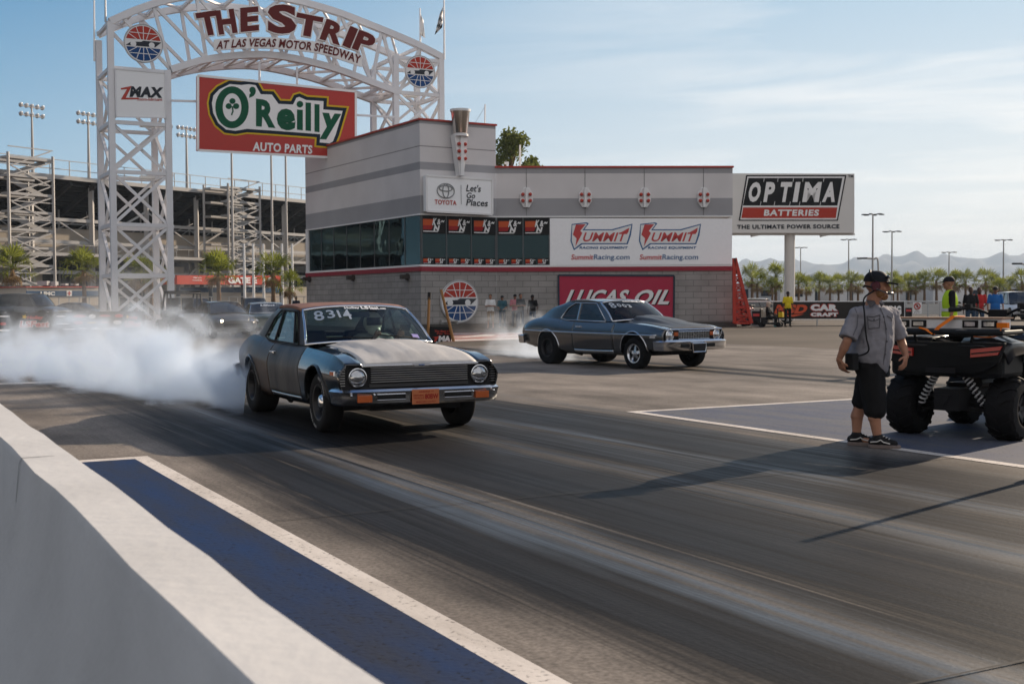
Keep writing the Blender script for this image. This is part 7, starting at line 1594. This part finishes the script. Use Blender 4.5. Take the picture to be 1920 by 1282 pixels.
sgn = thing('warning_sign', 'small white sign with red circle on the mesh fence', 'sign', RBP.hit(1719, 590, .1)); m = MB(); m.prism([RBP.hit(*p, .1) for p in ((1712, 588), (1728, 588), (1728, 567), (1712, 567))], RBP.n*-.03); m.build('board', WHITE, sgn, world=True)
m = MB(); m.path([RBP.hit(1720 + 5.5*cos(2*pi*i/18), 574 + 5.5*sin(2*pi*i/18), .12) for i in range(18)], .03, 5, closed=True); m.bar(RBP.hit(1716, 570, .12), RBP.hit(1724, 578, .12), .05, .02, up=RBP.n); m.build('red_ring', RED, sgn, world=True)
m = MB(); txt(m, 'NO', RBP, (1717, 583), (1723, 583), (1717, 581), .11); txt(m, 'ENTRY', RBP, (1714, 586.5), (1726, 586.5), (1714, 584), .11); m.poly([RBP.hit(1720 + 2*cos(2*pi*i/10), 574 + 3*sin(2*pi*i/10), .11) for i in range(10)]); m.build('lettering', INK, sgn, world=True)
ps = thing('poster_board', 'small dark poster beside the end of the charcoal banner', 'poster', RBP.hit(1703, 592, .03)); m = MB(); m.prism([RBP.hit(*p, .03) for p in ((1697.5, 598), (1710, 598), (1710, 577), (1697.5, 577))], RBP.n*-.03); m.build('board', BLACK, ps, world=True); m = MB(); m.poly([RBP.hit(*p, .04) for p in ((1699, 584), (1708.5, 584), (1708.5, 580), (1699, 580))]); m.build('red_mark', PRD, ps, world=True)
mf = thing('mesh_fence', 'grey chain link crowd fence between the poster and the vest man', 'fence', RBP.hit(1745, 605)); m = MB()
for i in range(34): px = 1698 + i*2.5; m.bar(RBP.hit(px, 607, -.02), RBP.hit(px, 567, -.02), .012)
for y in (567, 575, 583, 591, 599, 606): m.bar(RBP.hit(1698, y, -.02), RBP.hit(1782, y, -.02), .012)
for px in (1698, 1740, 1762, 1782): m.bar(RBP.hit(px, 609, -.02), RBP.hit(px, 565, -.02), .06)
m.bar(RBP.hit(1698, 565.5, -.02), RBP.hit(1782, 565.5, -.02), .055); m.build('fence_lattice', STEEL, mf, world=True)
mf2 = thing('low_wall', 'long pale low barrier along the far side of the parking lot', 'barrier', P(1700, 560, 110)); m = MB(); m.box((P(1650, 560, 105).x+8, 105, .45), (70, .5, .9)); m.build('wall', pm('barrier_pale', (.45, .44, .42), .8), mf2, world=True)
# red scaffold stair behind the building corner
rsx = thing('scaffold_stair', 'steep red scaffold stair beside the end of the building', 'scaffold', G(1392, 608)); RSY = 61.0; m = MB(); rr_ = lambda px, py, d=0: P(px, py, RSY+d)
for d in (0, 2.4):
    m.bar(rr_(1378, 484, d), rr_(1409, 606, d), .16); m.bar(rr_(1376, 484, d), rr_(1377, 606, d), .16)
    for i in range(9): t_ = i/8; m.bar(rr_(1377, lerp(490, 606, t_), d), rr_(lerp(1379.5, 1409, t_), lerp(490, 606, t_), d), .08); t2 = min(1, t_+.125); m.bar(rr_(1377, lerp(490, 606, t_), d), rr_(lerp(1379.5, 1409, t2), lerp(490, 606, t2), d), .06); m.bar(rr_(lerp(1379.5, 1409, t_), lerp(490, 606, t_), d), rr_(1377, lerp(490, 606, t2), d), .06)
m.build('frame_lattice', pm('scaffold_red', (.42, .045, .03), .5), rsx, world=True)
m = MB()
for i in range(24):
    a, b = rr_(1378, lerp(500, 606, i/23), 1.2), rr_(lerp(1381, 1408, max(0, i-2)/21), lerp(500, 606, i/23), 1.2); m.bar(a, b, .035)
    if i % 2: m.bar(a, rr_(lerp(1381, 1408, min(21, i)/21), 606, 1.2), .03)
m.build('safety_netting', pm('netting_red', (.30, .05, .04), .9, var=.3, scale=4), rsx, world=True)
sb = thing('sandwich_board', 'black notice board on the ground by the mobility scooter', 'notice board', G(1418, 612)); m = MB(); a = G(1418, 612); m.prism([P(1408, 611.5, a.y), P(1427, 611.5, a.y), P(1427, 581, a.y), P(1408, 581, a.y)], (0, .05, 0)); m.build('frame', STEEL, sb, world=True); m = MB(); m.poly([P(1410, 609, a.y-.01), P(1425.5, 609, a.y-.01), P(1425.5, 583, a.y-.01), P(1410, 583, a.y-.01)]); m.build('panel', BLACK, sb, world=True)
m = MB(); m.poly([P(1412, 593, a.y-.02), P(1424, 593, a.y-.02), P(1424, 588, a.y-.02), P(1412, 588, a.y-.02)]); m.build('red_mark', PRD, sb, world=True)
# zMAX track sign with two wooden poles
zs_ = G(838, 640); ZP = Pl(P(838, 600, zs_.y), V((1, 0, 0))); zsg = thing('track_sign', 'black track side sign with red and white lettering behind the grey bonnet', 'sign', zs_); m = MB(); m.prism([ZP.hit(*p) for p in ((802, 644), (846, 644), (846, 613), (803, 612))], (0, .06, 0)); m.build('board', BLACK, zsg, world=True)
m = MB(); txt(m, 'The Best Oil', ZP, (814, 622.5), (845, 622.5), (815, 619), .02, bold=.03); txt(m, 'For You', ZP, (819, 627), (845, 627), (820, 623.6), .02, bold=.03); poly_px(m, ZP, [(811, 632), (824, 630), (817, 641), (823, 641), (812, 643), (816, 634)], .02); m.build('red_lettering', LRED, zsg, world=True); m = MB(); txt(m, 'MA', ZP, (822, 641), (845, 641), (823, 629.5), .02, bold=.07); m.build('white_lettering', WHITE, zsg, world=True)
WD = pm('broom_wood', (.25, .13, .05), .7, stretch=(1, 1, .1))
for (x0, y0, x1, y1, lab) in ((805, 548, 802, 640, 'upright wooden pole with black tip behind the track sign'), (827, 543, 851, 642, 'slanting wooden pole leaning across the track sign')):
    t = thing('wooden_pole', lab, 'pole', P(x1, y1, zs_.y-.1)); m = MB(); m.tube(P(x1, y1, zs_.y-.1), P(x0, y0, zs_.y+.1), .055, .05); m.build('shaft', WD, t, world=True)
    if x0 == 805: m = MB(); m.tube(P(x0, y0, zs_.y+.1), P(x0-.4, y0+14, zs_.y+.08), .06); m.build('tip', BLACK, t, world=True)
pp = thing('pipe_bracket', 'grey standpipe and low pipe rail against the block wall under the round sign', 'pipe', P(830, 612, 60.5)); m = MB(); m.tube(P(829, 612, 60.5), P(829, 599, 60.5), .10); m.tube(P(829, 604, 60.4), P(842, 602, 60.4), .05); m.tube(P(842, 602, 60.4), P(858, 602, 60.6), .05); m.tube(P(857, 602, 60.6), P(857, 616, 60.6), .05); m.build('pipe', GST, pp, world=True)
# ================================================================== PALMS AND TREES
FRO = pm('palm_frond', (.12, .14, .03), .6, var=.35, scale=3)
def translucent(m, col, f):
    nt = m.node_tree; b = nt.nodes['Principled BSDF']; o = nt.nodes['Material Output']; t = N(nt, 'ShaderNodeBsdfTranslucent'); t.inputs[0].default_value = (*col, 1); x = N(nt, 'ShaderNodeMixShader'); x.inputs[0].default_value = f
    nt.links.new(b.outputs[0], x.inputs[1]); nt.links.new(t.outputs[0], x.inputs[2]); nt.links.new(x.outputs[0], o.inputs[0])
translucent(FRO, (.22, .25, .04), .45)
FRO_ = FRO; DRY = pm('palm_dry', (.22, .14, .06), .8, var=.3, scale=5); BARK = pm('palm_bark', (.17, .11, .07), .9, var=.25, scale=8, bump=.3)
def palm(lab, loc, H, seed, R=1.5):
    r = random.Random(seed); t = thing('palm_tree', lab, 'palm tree', loc, r.random()*6, 'fan palms along the lot'); b = MB(); b.path([(0, 0, 0), (.03, 0, H*.5), (0, .04, H)], [.20, .15, .13], 10); b.build('trunk', BARK, t, smooth=True)
    def fronds(n, lo, hi, L, mat, nm, wid=.55):
        m = MB()
        for i in range(n):
            az = r.uniform(0, 2*pi); el = radians(r.uniform(lo, hi)); Lp = L*r.uniform(.40, .55); d = V((cos(az)*cos(el), sin(az)*cos(el), sin(el))); s = V((-sin(az), cos(az), 0)); u = s.cross(d)*-1
            o = V((0, 0, H)); e = o + d*Lp + V((0, 0, -.10*Lp)); m.bar(o, e, .04, .02); bl = L*r.uniform(.5, .68)
            k_ = 9
            for k in range(k_):
                a = (k/(k_-1)-.5)*2.5; v = (d*cos(a) + s*sin(a)*1.0 + u*.12*cos(a*2)); tip = e + v*bl*(1-.18*abs(a)) + V((0, 0, -.22*bl*r.uniform(.6, 1.5)*(abs(a)+.4))); mid_ = e + v*bl*.55; w_ = V(v).cross(u).normalized()*bl*.05
                m.add([e, mid_ + w_, tip, mid_ - w_], [(0, 1, 2, 3)])
        m.build(nm, mat, t)
    fronds(24, -15, 80, R*1.12, FRO, 'crown'); fronds(10, -70, -25, R*.75, DRY, 'dry_skirt'); return t
pals = [palm('x', (0, 0, 0), 3.4, 11+i, 1.75) for i in range(3)]
spots = [(24, 478, 575, 118, 'palm standing in front of the near stair tower'), (158, 482, 573, 112, 'palm with brown skirt beside the gate tower legs'), (255, 492, 570, 116, 'palm seen between the gate tower legs'), (284, 498, 570, 117, 'smaller palm seen between the gate tower legs'), (410, 486, 574, 100, 'broad palm before the red gate canopy'), (513, 487, 566, 108, 'tall palm at the end of the red canopy'), (544, 520, 572, 100, 'short palm beside the building corner'),
         (1410, 505, 560, 150, 'first tall palm right beside the red scaffold stair'), (1420, 517, 562, 140, 'shorter palm just past the red scaffold stair'), (1455, 506, 561, 140, 'tall palm before the billboard post'), (1448, 527, 563, 138, 'short palm before the billboard post'), (1497, 518, 562, 130, 'bushy palm directly behind the billboard post'), (1512, 525, 562, 138, 'second bushy palm past the billboard post'), (1536, 519, 560, 150, 'palm above the middle of the slogan banner'), (1556, 523, 561, 145, 'palm above the white banner letters'), (1572, 522, 560, 155, 'slim palm above the end of the banner letters'), (1596, 517, 560, 150, 'tall palm close before the walking man'), (1609, 522, 560, 152, 'palm half hidden by the walking man shoulder'),
         (1674, 518, 561, 150, 'palm just past the walking man cap'), (1683, 526, 562, 140, 'wide palm past the walking man shoulder'), (1704, 519, 560, 150, 'palm over the end of the charcoal banner'), (1717, 524, 561, 148, 'palm over the white warning sign'), (1733, 516, 560, 150, 'tall palm over the mesh fence'), (1756, 511, 560, 150, 'taller palm left of the vest man, close to his cap'), (1790, 517, 560, 150, 'palm just past the vest man shoulder'), (1810, 514, 560, 150, 'palm above the black shirt'), (1848, 511, 560, 150, 'tall palm above the red shirt'), (1862, 522, 561, 146, 'palm above the blue shirt'), (1874, 528, 562, 142, 'short palm past the blue shirt'), (1893, 524, 561, 148, 'palm over the white pickup'), (1916, 514, 560, 150, 'last tall palm at the end of the row')]
for i, (px, yt, yb, Y, lab) in enumerate(spots):
    src = pals[i % 3]; b = P(px, yb, Y); H = P(px, yt, Y).z; k = max(.5, (H)/4.35)
    if i < 3: t = src; t.location = (b.x, b.y, 0); t.scale = (k,)*3; t['label'] = lab; t.rotation_euler = (0, 0, i)
    else: dup(src, (b.x, b.y, 0), i*1.7, lab, k)
def leafy(lab, loc, H, R, seed, n=900):
    r = random.Random(seed); t = thing('pine_tree', lab, 'tree', loc); b = MB(); b.path([(0, 0, 0), (.1, 0, H*.5), (0, .1, H*.92)], [.35, .25, .08], 9)
    cl = []
    for i in range(26):
        a, z = r.uniform(0, 6.28), r.uniform(.45, 1.0); rr = R*(1.1-abs(z-.68)*1.7)*r.uniform(.25, 1); c = V((cos(a)*rr, sin(a)*rr, H*z)); cl.append((c, r.uniform(.5, 1.0)*R*.36)); b.tube(V((0, 0, H*z*.85)), c, .09, .03, 5)
    b.build('trunk', BARK, t, smooth=True); m = MB()
    for i in range(n*4):
        c, rad = r.choice(cl); d = V((r.gauss(0, 1), r.gauss(0, 1), r.gauss(0, .8))).normalized()*rad*r.uniform(.25, 1.3); p = c+d; s = r.uniform(.09, .20); q = V((r.gauss(0, 1), r.gauss(0, 1), r.gauss(0, 1))).normalized(); w_ = q.cross(V((.3, .7, .2))).normalized(); m.add([p-q*s, p+w_*s*.45, p+q*s, p-w_*s*.45], [(0, 1, 2, 3)])
    pn_ = pm('pine_needles', (.10, .12, .04), .7, var=.45, scale=1.5)
    if not pn_.get('lit'): translucent(pn_, (.13, .15, .04), .35); pn_['lit'] = 1
    m.build('crown', pn_, t)
for (px, yt, Y, R, lab, sd_) in ((958, 246, 82, 2.2, 'tall dark green pine showing over the low roof beside the raised block', 5), (1000, 290, 84, 1.5, 'smaller pine crown just above the low roof edge', 9)):
    tp = P(px, yt, Y); leafy(lab, (tp.x, Y, 0), tp.z-.3, R, sd_)
vnt = thing('roof_mast', 'thin white mast with small box on the roof before the pine', 'mast', P(972, 300, 68)); m = MB(); m.tube(P(975, 316, 68), P(975, 272, 68), .05); m.box(P(950, 306, 68), (.25, .2, .12)); m.tube(P(950, 316, 68), P(950, 307, 68), .04); m.build('mast', WHITE, vnt, world=True)
# ================================================================== LIGHT POLES ON THE RIGHT
def lot_light(px, yt, Y, lab):
    b, tp = P(px, 560, Y), P(px, yt, Y); t = thing('light_pole', lab, 'light pole', V((b.x, Y, 0)), 0, 'tall light poles in the parking lot'); H = tp.z; m = MB(); m.tube((0, 0, 0), (0, 0, H), .12, .07, n=8); m.build('pole', GST, t)
    m = MB(); 
    for i in range(6): a = 2*pi*i/6; m.bar((0, 0, H), (.8*cos(a), .8*sin(a), H), .05); m.box((.85*cos(a), .85*sin(a), H-.02), (.45, .25, .10), a)
    m.build('lamp_ring', DKM, t)
for px, yt, Y, lab in ((1501, 464, 190, 'shortest looking light pole, right behind the billboard post'), (1591, 449, 165, 'light pole between billboard and walking man'), (1636, 402, 118, 'tallest light pole, rising behind the walking man cap'), (1672, 434, 140, 'light pole just past the tallest one'), (1779, 473, 175, 'light pole rising behind the vest man'), (1881, 450, 150, 'light pole rising behind the blue shirt and pickup')): lot_light(px, yt, Y, lab)
for px, yt, dx, lab in ((1646.5, 487, -30, 'curved arm street lamp behind the walking man'), (1925, 497, -18, 'curved arm street lamp tip at the frame edge')):
    b = P(px, 560, 120); t = thing('street_lamp', lab, 'street lamp', V((b.x, 120, 0))); m = MB(); m.path(spline([V((b.x, 120, 0)), P(px, yt+6, 120), P(px+dx*.3, yt-1.5, 120), P(px+dx*.9, yt-3, 120)], 6), .09, 8); m.build('pole', GST, t, smooth=True, world=True); m = MB(); m.box(P(px+dx, yt-2.6, 120), (.9, .35, .16)); m.build('lamp_head', DKM, t, world=True)
# tents and trailers beyond the lot
TW = pm('tent_white', (.6, .6, .6), .7)
for i, (px, w_, h_, Y, lab) in enumerate(((1418, 7, 3.2, 185, 'white trailer beyond the red scaffold stair'), (1470, 9, 3.0, 190, 'white trailer beyond the billboard post'), (1545, 8, 2.8, 195, 'white trailer beyond the banner letters'), (1622, 10, 3.2, 190, 'long white trailer beyond the walking man back'), (1725, 9, 3.4, 195, 'white trailer beyond the warning sign'), (1800, 10, 3, 190, 'white trailer beyond the vest man shoulder'), (1880, 9, 3.2, 195, 'white trailer beyond the pickup roof'))):
    b = P(px, 560, Y); t = thing('trailer', lab, 'trailer', V((b.x, Y, 0)), .1*(i % 3-1), 'white trailers beyond the palm row'); m = MB(); m.box((0, 0, h_/2+.5), (w_, 2.6, h_)); m.build('box_body', TW if i % 2 else pm('trailer_grey', (.36, .37, .39), .6), t, bevel=.1); m = MB(); m.box((w_*.2, -1.32, h_*.55+.5), (1.6, .06, .9)); m.box((-w_*.25, -1.32, h_*.45+.5), (.9, .06, 1.9)); m.build('window', DKW, t)
    m = MB()
    for x in (-.8, .2, 1.0): m.lathe([(.42, -.12), (.42, .12)], (x, -1.2, .42), (0, 1, 0), 14)
    m.build('wheel', TYRE, t)
# ================================================================== MOUNTAINS
def ridge(keys, Y, depth, mat, seed):
    r = random.Random(seed); m = MB(); rows = []; n = 220; xs_ = [lerp(keys[0][0], keys[-1][0], i/n) for i in range(n+1)]; nz = [0]*(n+1)
    for o_ in (40, 18, 8, 4, 2):
        ph = [r.uniform(-1, 1) for _ in range(n//o_+3)]
        for i in range(n+1): a = i/o_; k = int(a); f = a-k; f = f*f*(3-2*f); nz[i] += lerp(ph[k], ph[k+1], f)*o_*.010
    R_ = 10
    for j in range(-R_, R_+1):
        t_ = j/R_; row = []
        for i, px in enumerate(xs_):
            tp = P(px, ev(keys, px) + nz[i]*(1+.4*sin(i*.7+j)), Y); h_ = max(0, tp.z)*(1-abs(t_))**.9*(1 + (.15*sin(i*.37+j*1.3) + .1*sin(i*.9-j*2.1))*(1 if abs(t_) > .01 else 0)); row.append(V((tp.x, Y + t_*depth, h_-1)))
        rows.append(row)
    m.grid(rows); o = m.build('mountains', mat, None, smooth=True); tag(o, kind='structure'); return o
MT = pm('mountain_rock', (.085, .075, .07), .95, var=.3, scale=.01)
ridge([(1000, 545), (1300, 520), (1390, 494), (1450, 489), (1500, 492), (1560, 496), (1620, 487), (1680, 481), (1700, 479), (1760, 484), (1800, 482), (1830, 485), (1890, 480), (1950, 477), (2300, 470), (2700, 520)], 6500, 1500, MT, 4)
ridge([(1100, 552), (1380, 540), (1460, 534), (1516, 517), (1545, 530), (1640, 540), (1800, 536), (1950, 538), (2300, 545)], 3000, 700, MT, 8)
ridge([(-700, 545), (-200, 535), (200, 540), (700, 530), (1100, 540), (1300, 548)], 6800, 1200, MT, 14)
# ================================================================== BACKGROUND PEOPLE
wy = lambda px, py: G(px, py)
WS = cloth('white_tee', (.62, .62, .62)); TEAL = cloth('teal_tee', (.04, .11, .14)); PINK = cloth('pink_tee', (.45, .14, .18)); DGT = cloth('dark_grey_tee', (.05, .055, .06)); BLT = cloth('black_tee', (.012, .012, .013)); YLW = cloth('yellow_polo', (.60, .47, .02)); NAVY = cloth('navy_trousers', (.02, .028, .045))
CAPK = pm('cap_dark', (.015, .015, .018), .7)
fdir = radians(-95); GW = 'spectators along the block wall'
person('bearded man in white T shirt and khaki shorts, arms crossed, by the block wall', wy(920, 617.5), fdir, 1.72, WS, KHAKI, long=False, arms='cross', group=GW, voxel=.022)
person('man in teal T shirt, cap and jeans standing in thin smoke by the wall', wy(942, 616), fdir, 1.66, TEAL, DENIM, cap=CAPK, arms='front', group=GW, voxel=.022)
person('person in pink shirt and cap standing in smoke by the wall', wy(966, 616), fdir, 1.72, PINK, DENIM, cap=CAPK, arms='cross', group=GW, voxel=.022)
person('dark bearded man in grey shirt behind the pink shirt', wy(976, 616.5), fdir+.6, 1.74, DGT, DENIM, arms='cross', group=GW, voxel=.022)
person('man in black shirt and cap looking down beside the oil sign', wy(999, 617), fdir-.3, 1.68, BLT, DENIM, skin=SKD, cap=CAPK, arms='down', group=GW, voxel=.022)
person('seated marshal in yellow shirt and dark cap at the foot of the wall', wy(1281, 612), fdir, 1.72, YLW, NAVY, skin=SKD, pose='sit', cap=CAPK, arms='front', voxel=.022)
person('standing guard in yellow polo, black trousers and cap before the banner', wy(1477, 612.5), radians(-80), 1.78, YLW, BLKC, skin=SKD, cap=CAPK, arms='down', voxel=.02)
person('man in white and orange shirt with back turned by the red scaffold', wy(1393, 606), radians(80), 1.75, WS, DENIM, cap=CAPK, arms='front', voxel=.022, vest=cloth('orange_panel', (.55, .12, .03)))
person('person in dark clothes behind the burnout car roof far away', wy(556, 606), radians(-90), 1.75, NAVY, BLKC, skin=SKD, voxel=.03)
fp = wy(1440, 613); person('woman in headscarf and black clothes on a mobility scooter', fp, radians(-25), 1.66, BLT, BLKC, pose='sit', arms='reach', hood=cloth('headscarf_beige', (.42, .33, .26)), voxel=.02, sleeve=1.0, shoes=pm('shoe_teal', (.03, .25, .25)))
ms = thing('mobility_scooter', 'black mobility scooter with yellow basket ridden by the woman', 'mobility scooter', V((fp.x, fp.y, 0)), radians(-25)); m = MB(); m.box((.15, 0, .18), (1.0, .45, .10)); m.box((-.15, 0, .36), (.35, .35, .26)); m.tube((.55, 0, .2), (.48, 0, .92), .035); m.tube((.48, -.25, .92), (.48, .25, .92), .02); m.build('chassis', DKM, ms, bevel=.02); m = MB(); m.box((-.1, 0, .46), (.48, .44, .07)); m.box((-.34, 0, .70), (.08, .44, .45)); m.build('seat', BLACK, ms, bevel=.03); m = MB(); m.box((.66, 0, .62), (.22, .34, .26)); m.build('basket', pm('basket_yellow', (.55, .38, .02)), ms, bevel=.02)
for x, y in ((-.3, .24), (-.3, -.24), (.58, .22), (.58, -.22)): m = MB(); m.lathe([(.13, -.05), (.13, .05), (0, .05)], (x, y, .13), (0, 1, 0), 16); m.build('wheel', TYRE, ms, smooth=40)
vz_ = P(1781, 600, 24.0); HIV = cloth('hi_vis_vest', (.42, .62, .03))
person('marshal in black shirt, hi vis yellow vest, cap and sunglasses behind the quad bike', V((vz_.x, 24.0, 0)), radians(172), 1.83, BLT, NAVY, cap=CAPK, vest=HIV, voxel=.014)
for px, Y, mt, sk, cp, lab, ar in ((1820, 45, BLT, SKD, None, 'man in black T shirt standing beyond the quad bikes', 'down'), (1836, 46, cloth('red_tee', (.42, .03, .03)), SKD, None, 'man in red T shirt standing beyond the quad bikes', 'front'), (1866, 44, cloth('blue_tee', (.02, .12, .36)), SKIN, CAPK, 'man in bright blue T shirt and cap beyond the quad bikes', 'down')):
    b = P(px, 590, Y); person(lab, V((b.x, Y, 0)), radians(-100), 1.80, mt, DENIM, skin=sk, cap=cp, arms=ar, voxel=.02, group='men beyond the quad bikes')
# ================================================================== SMOKE AND HAZE
def smoke(name, a, b, r0, r1, density, col, noise=1.1, flat=.62, thr=.40, seed=0.0):
    """a tapering plume from a to b, lying on the ground"""
    a, b = V(a), V(b); L = (b-a).length; yaw = atan2(b.y-a.y, b.x-a.x)
    m = MB(); rows = []
    for i in range(9):
        t = -.08 + 1.16*i/8; r = lerp(r0, r1, max(0, t))*1.25; rows.append([V((t*L, r*1.2*cos(w), max(.012, r*1.15*sin(w)*flat*1.9))) for w in [pi*2*k/20 for k in range(20)]])
    m.grid(rows, closed=True); m.poly(rows[0]); m.poly(rows[-1])
    mt = bpy.data.materials.new(name+'_volume'); mt.use_nodes = True; nt = mt.node_tree; nt.nodes.clear(); o = N(nt, 'ShaderNodeOutputMaterial'); v = N(nt, 'ShaderNodeVolumePrincipled'); v.inputs['Color'].default_value = (*col, 1); v.inputs['Anisotropy'].default_value = .42
    nt.links.new(v.outputs[0], o.inputs['Volume'])
    tc = N(nt, 'ShaderNodeTexCoord'); sp = N(nt, 'ShaderNodeSeparateXYZ'); nt.links.new(tc.outputs['Object'], sp.inputs[0])
    t = math_(nt, 'DIVIDE', sp.outputs[0], L); r = math_(nt, 'ADD', r0, math_(nt, 'MULTIPLY', math_(nt, 'MAXIMUM', t, 0.0), r1-r0))
    yy = math_(nt, 'DIVIDE', sp.outputs[1], r); zz_ = math_(nt, 'DIVIDE', sp.outputs[2], math_(nt, 'MULTIPLY', r, flat*1.75)); d2 = math_(nt, 'ADD', math_(nt, 'MULTIPLY', yy, yy), math_(nt, 'MULTIPLY', zz_, zz_))
    rad = math_(nt, 'SQRT', d2)
    mp_ = N(nt, 'ShaderNodeMapping'); mp_.inputs['Location'].default_value = (seed, seed*2, 0); mp_.inputs['Scale'].default_value = (.75, 1, 1.1); nt.links.new(tc.outputs['Object'], mp_.inputs[0])
    no = N(nt, 'ShaderNodeTexNoise'); no.inputs['Scale'].default_value = noise; no.inputs['Detail'].default_value = 4.5; no.inputs['Roughness'].default_value = .55; no.inputs['Distortion'].default_value = .5; nt.links.new(mp_.outputs[0], no.inputs['Vector'])
    edge = math_(nt, 'SUBTRACT', math_(nt, 'ADD', 1.0, math_(nt, 'MULTIPLY', math_(nt, 'SUBTRACT', no.outputs[0], .52), 3.2)), rad)
    e2 = N(nt, 'ShaderNodeMapRange'); e2.interpolation_type = 'SMOOTHSTEP'; e2.inputs[1].default_value = 0; e2.inputs[2].default_value = .75; nt.links.new(edge, e2.inputs[0])
    fa = N(nt, 'ShaderNodeMapRange'); fa.interpolation_type = 'SMOOTHSTEP'; fa.inputs[1].default_value = -.065; fa.inputs[2].default_value = .09; nt.links.new(t, fa.inputs[0])
    fb_ = N(nt, 'ShaderNodeMapRange'); fb_.interpolation_type = 'SMOOTHSTEP'; fb_.inputs[1].default_value = 1.06; fb_.inputs[2].default_value = .7; nt.links.new(t, fb_.inputs[0])
    thin = math_(nt, 'ADD', 1.0, math_(nt, 'MULTIPLY', math_(nt, 'MAXIMUM', t, 0.0), thr-1.0))
    k = math_(nt, 'MULTIPLY', math_(nt, 'MULTIPLY', e2.outputs[0], fa.outputs[0]), math_(nt, 'MULTIPLY', fb_.outputs[0], thin))
    nt.links.new(math_(nt, 'MULTIPLY', k, density), v.inputs['Density'])
    ob = m.build(name, mt); ob.location = a; ob.rotation_euler = (0, 0, yaw); tag(ob, kind='stuff'); return ob
rw = car.matrix_basis @ V((-1.55, -.75, 0)); rw2 = car.matrix_basis @ V((-1.4, .5, 0))
far_ = G(-150, 690)
smoke('tyre_smoke', (rw.x+.5, rw.y-.25, .0), (far_.x, far_.y+1, 0), .95, .95, 3.0, (.80, .89, 1.0), 1.45, .72, .09)
far2 = G(60, 660); smoke('thin_smoke', (rw.x-1.5, rw.y+3, 0), (far2.x, far2.y+2, 0), 1.6, 2.8, .075, (.88, .92, .97), .7, .55, .8, 3.0)
r2w = car2.matrix_basis @ V((-1.6, -.3, 0)); e2w = G(925, 672); smoke('tyre_smoke', (r2w.x+.25, r2w.y+.35, 0), (e2w.x, e2w.y+3, 0), .6, .9, 1.0, (.80, .89, 1.0), 1.5, .8, .5, 5.0)
wsp = G(975, 640); smoke('thin_smoke', (wsp.x+.6, wsp.y, 0), (wsp.x-2.2, wsp.y+6, 0), .6, 1.1, .06, (.88, .92, .97), 1.0, .95, .8, 8.0)
hz = MB(); hz.box((0, 4300, 146.5), (17000, 9400, 295))
hm = bpy.data.materials.new('haze_air'); hm.use_nodes = True; hn = hm.node_tree; hn.nodes.clear(); ho = N(hn, 'ShaderNodeOutputMaterial'); hv = N(hn, 'ShaderNodeVolumePrincipled'); hv.inputs['Color'].default_value = (.62, .76, .92, 1); hv.inputs['Density'].default_value = .00014; hv.inputs['Anisotropy'].default_value = .1; hn.links.new(hv.outputs[0], ho.inputs['Volume'])
tag(hz.build('haze', hm), kind='stuff')
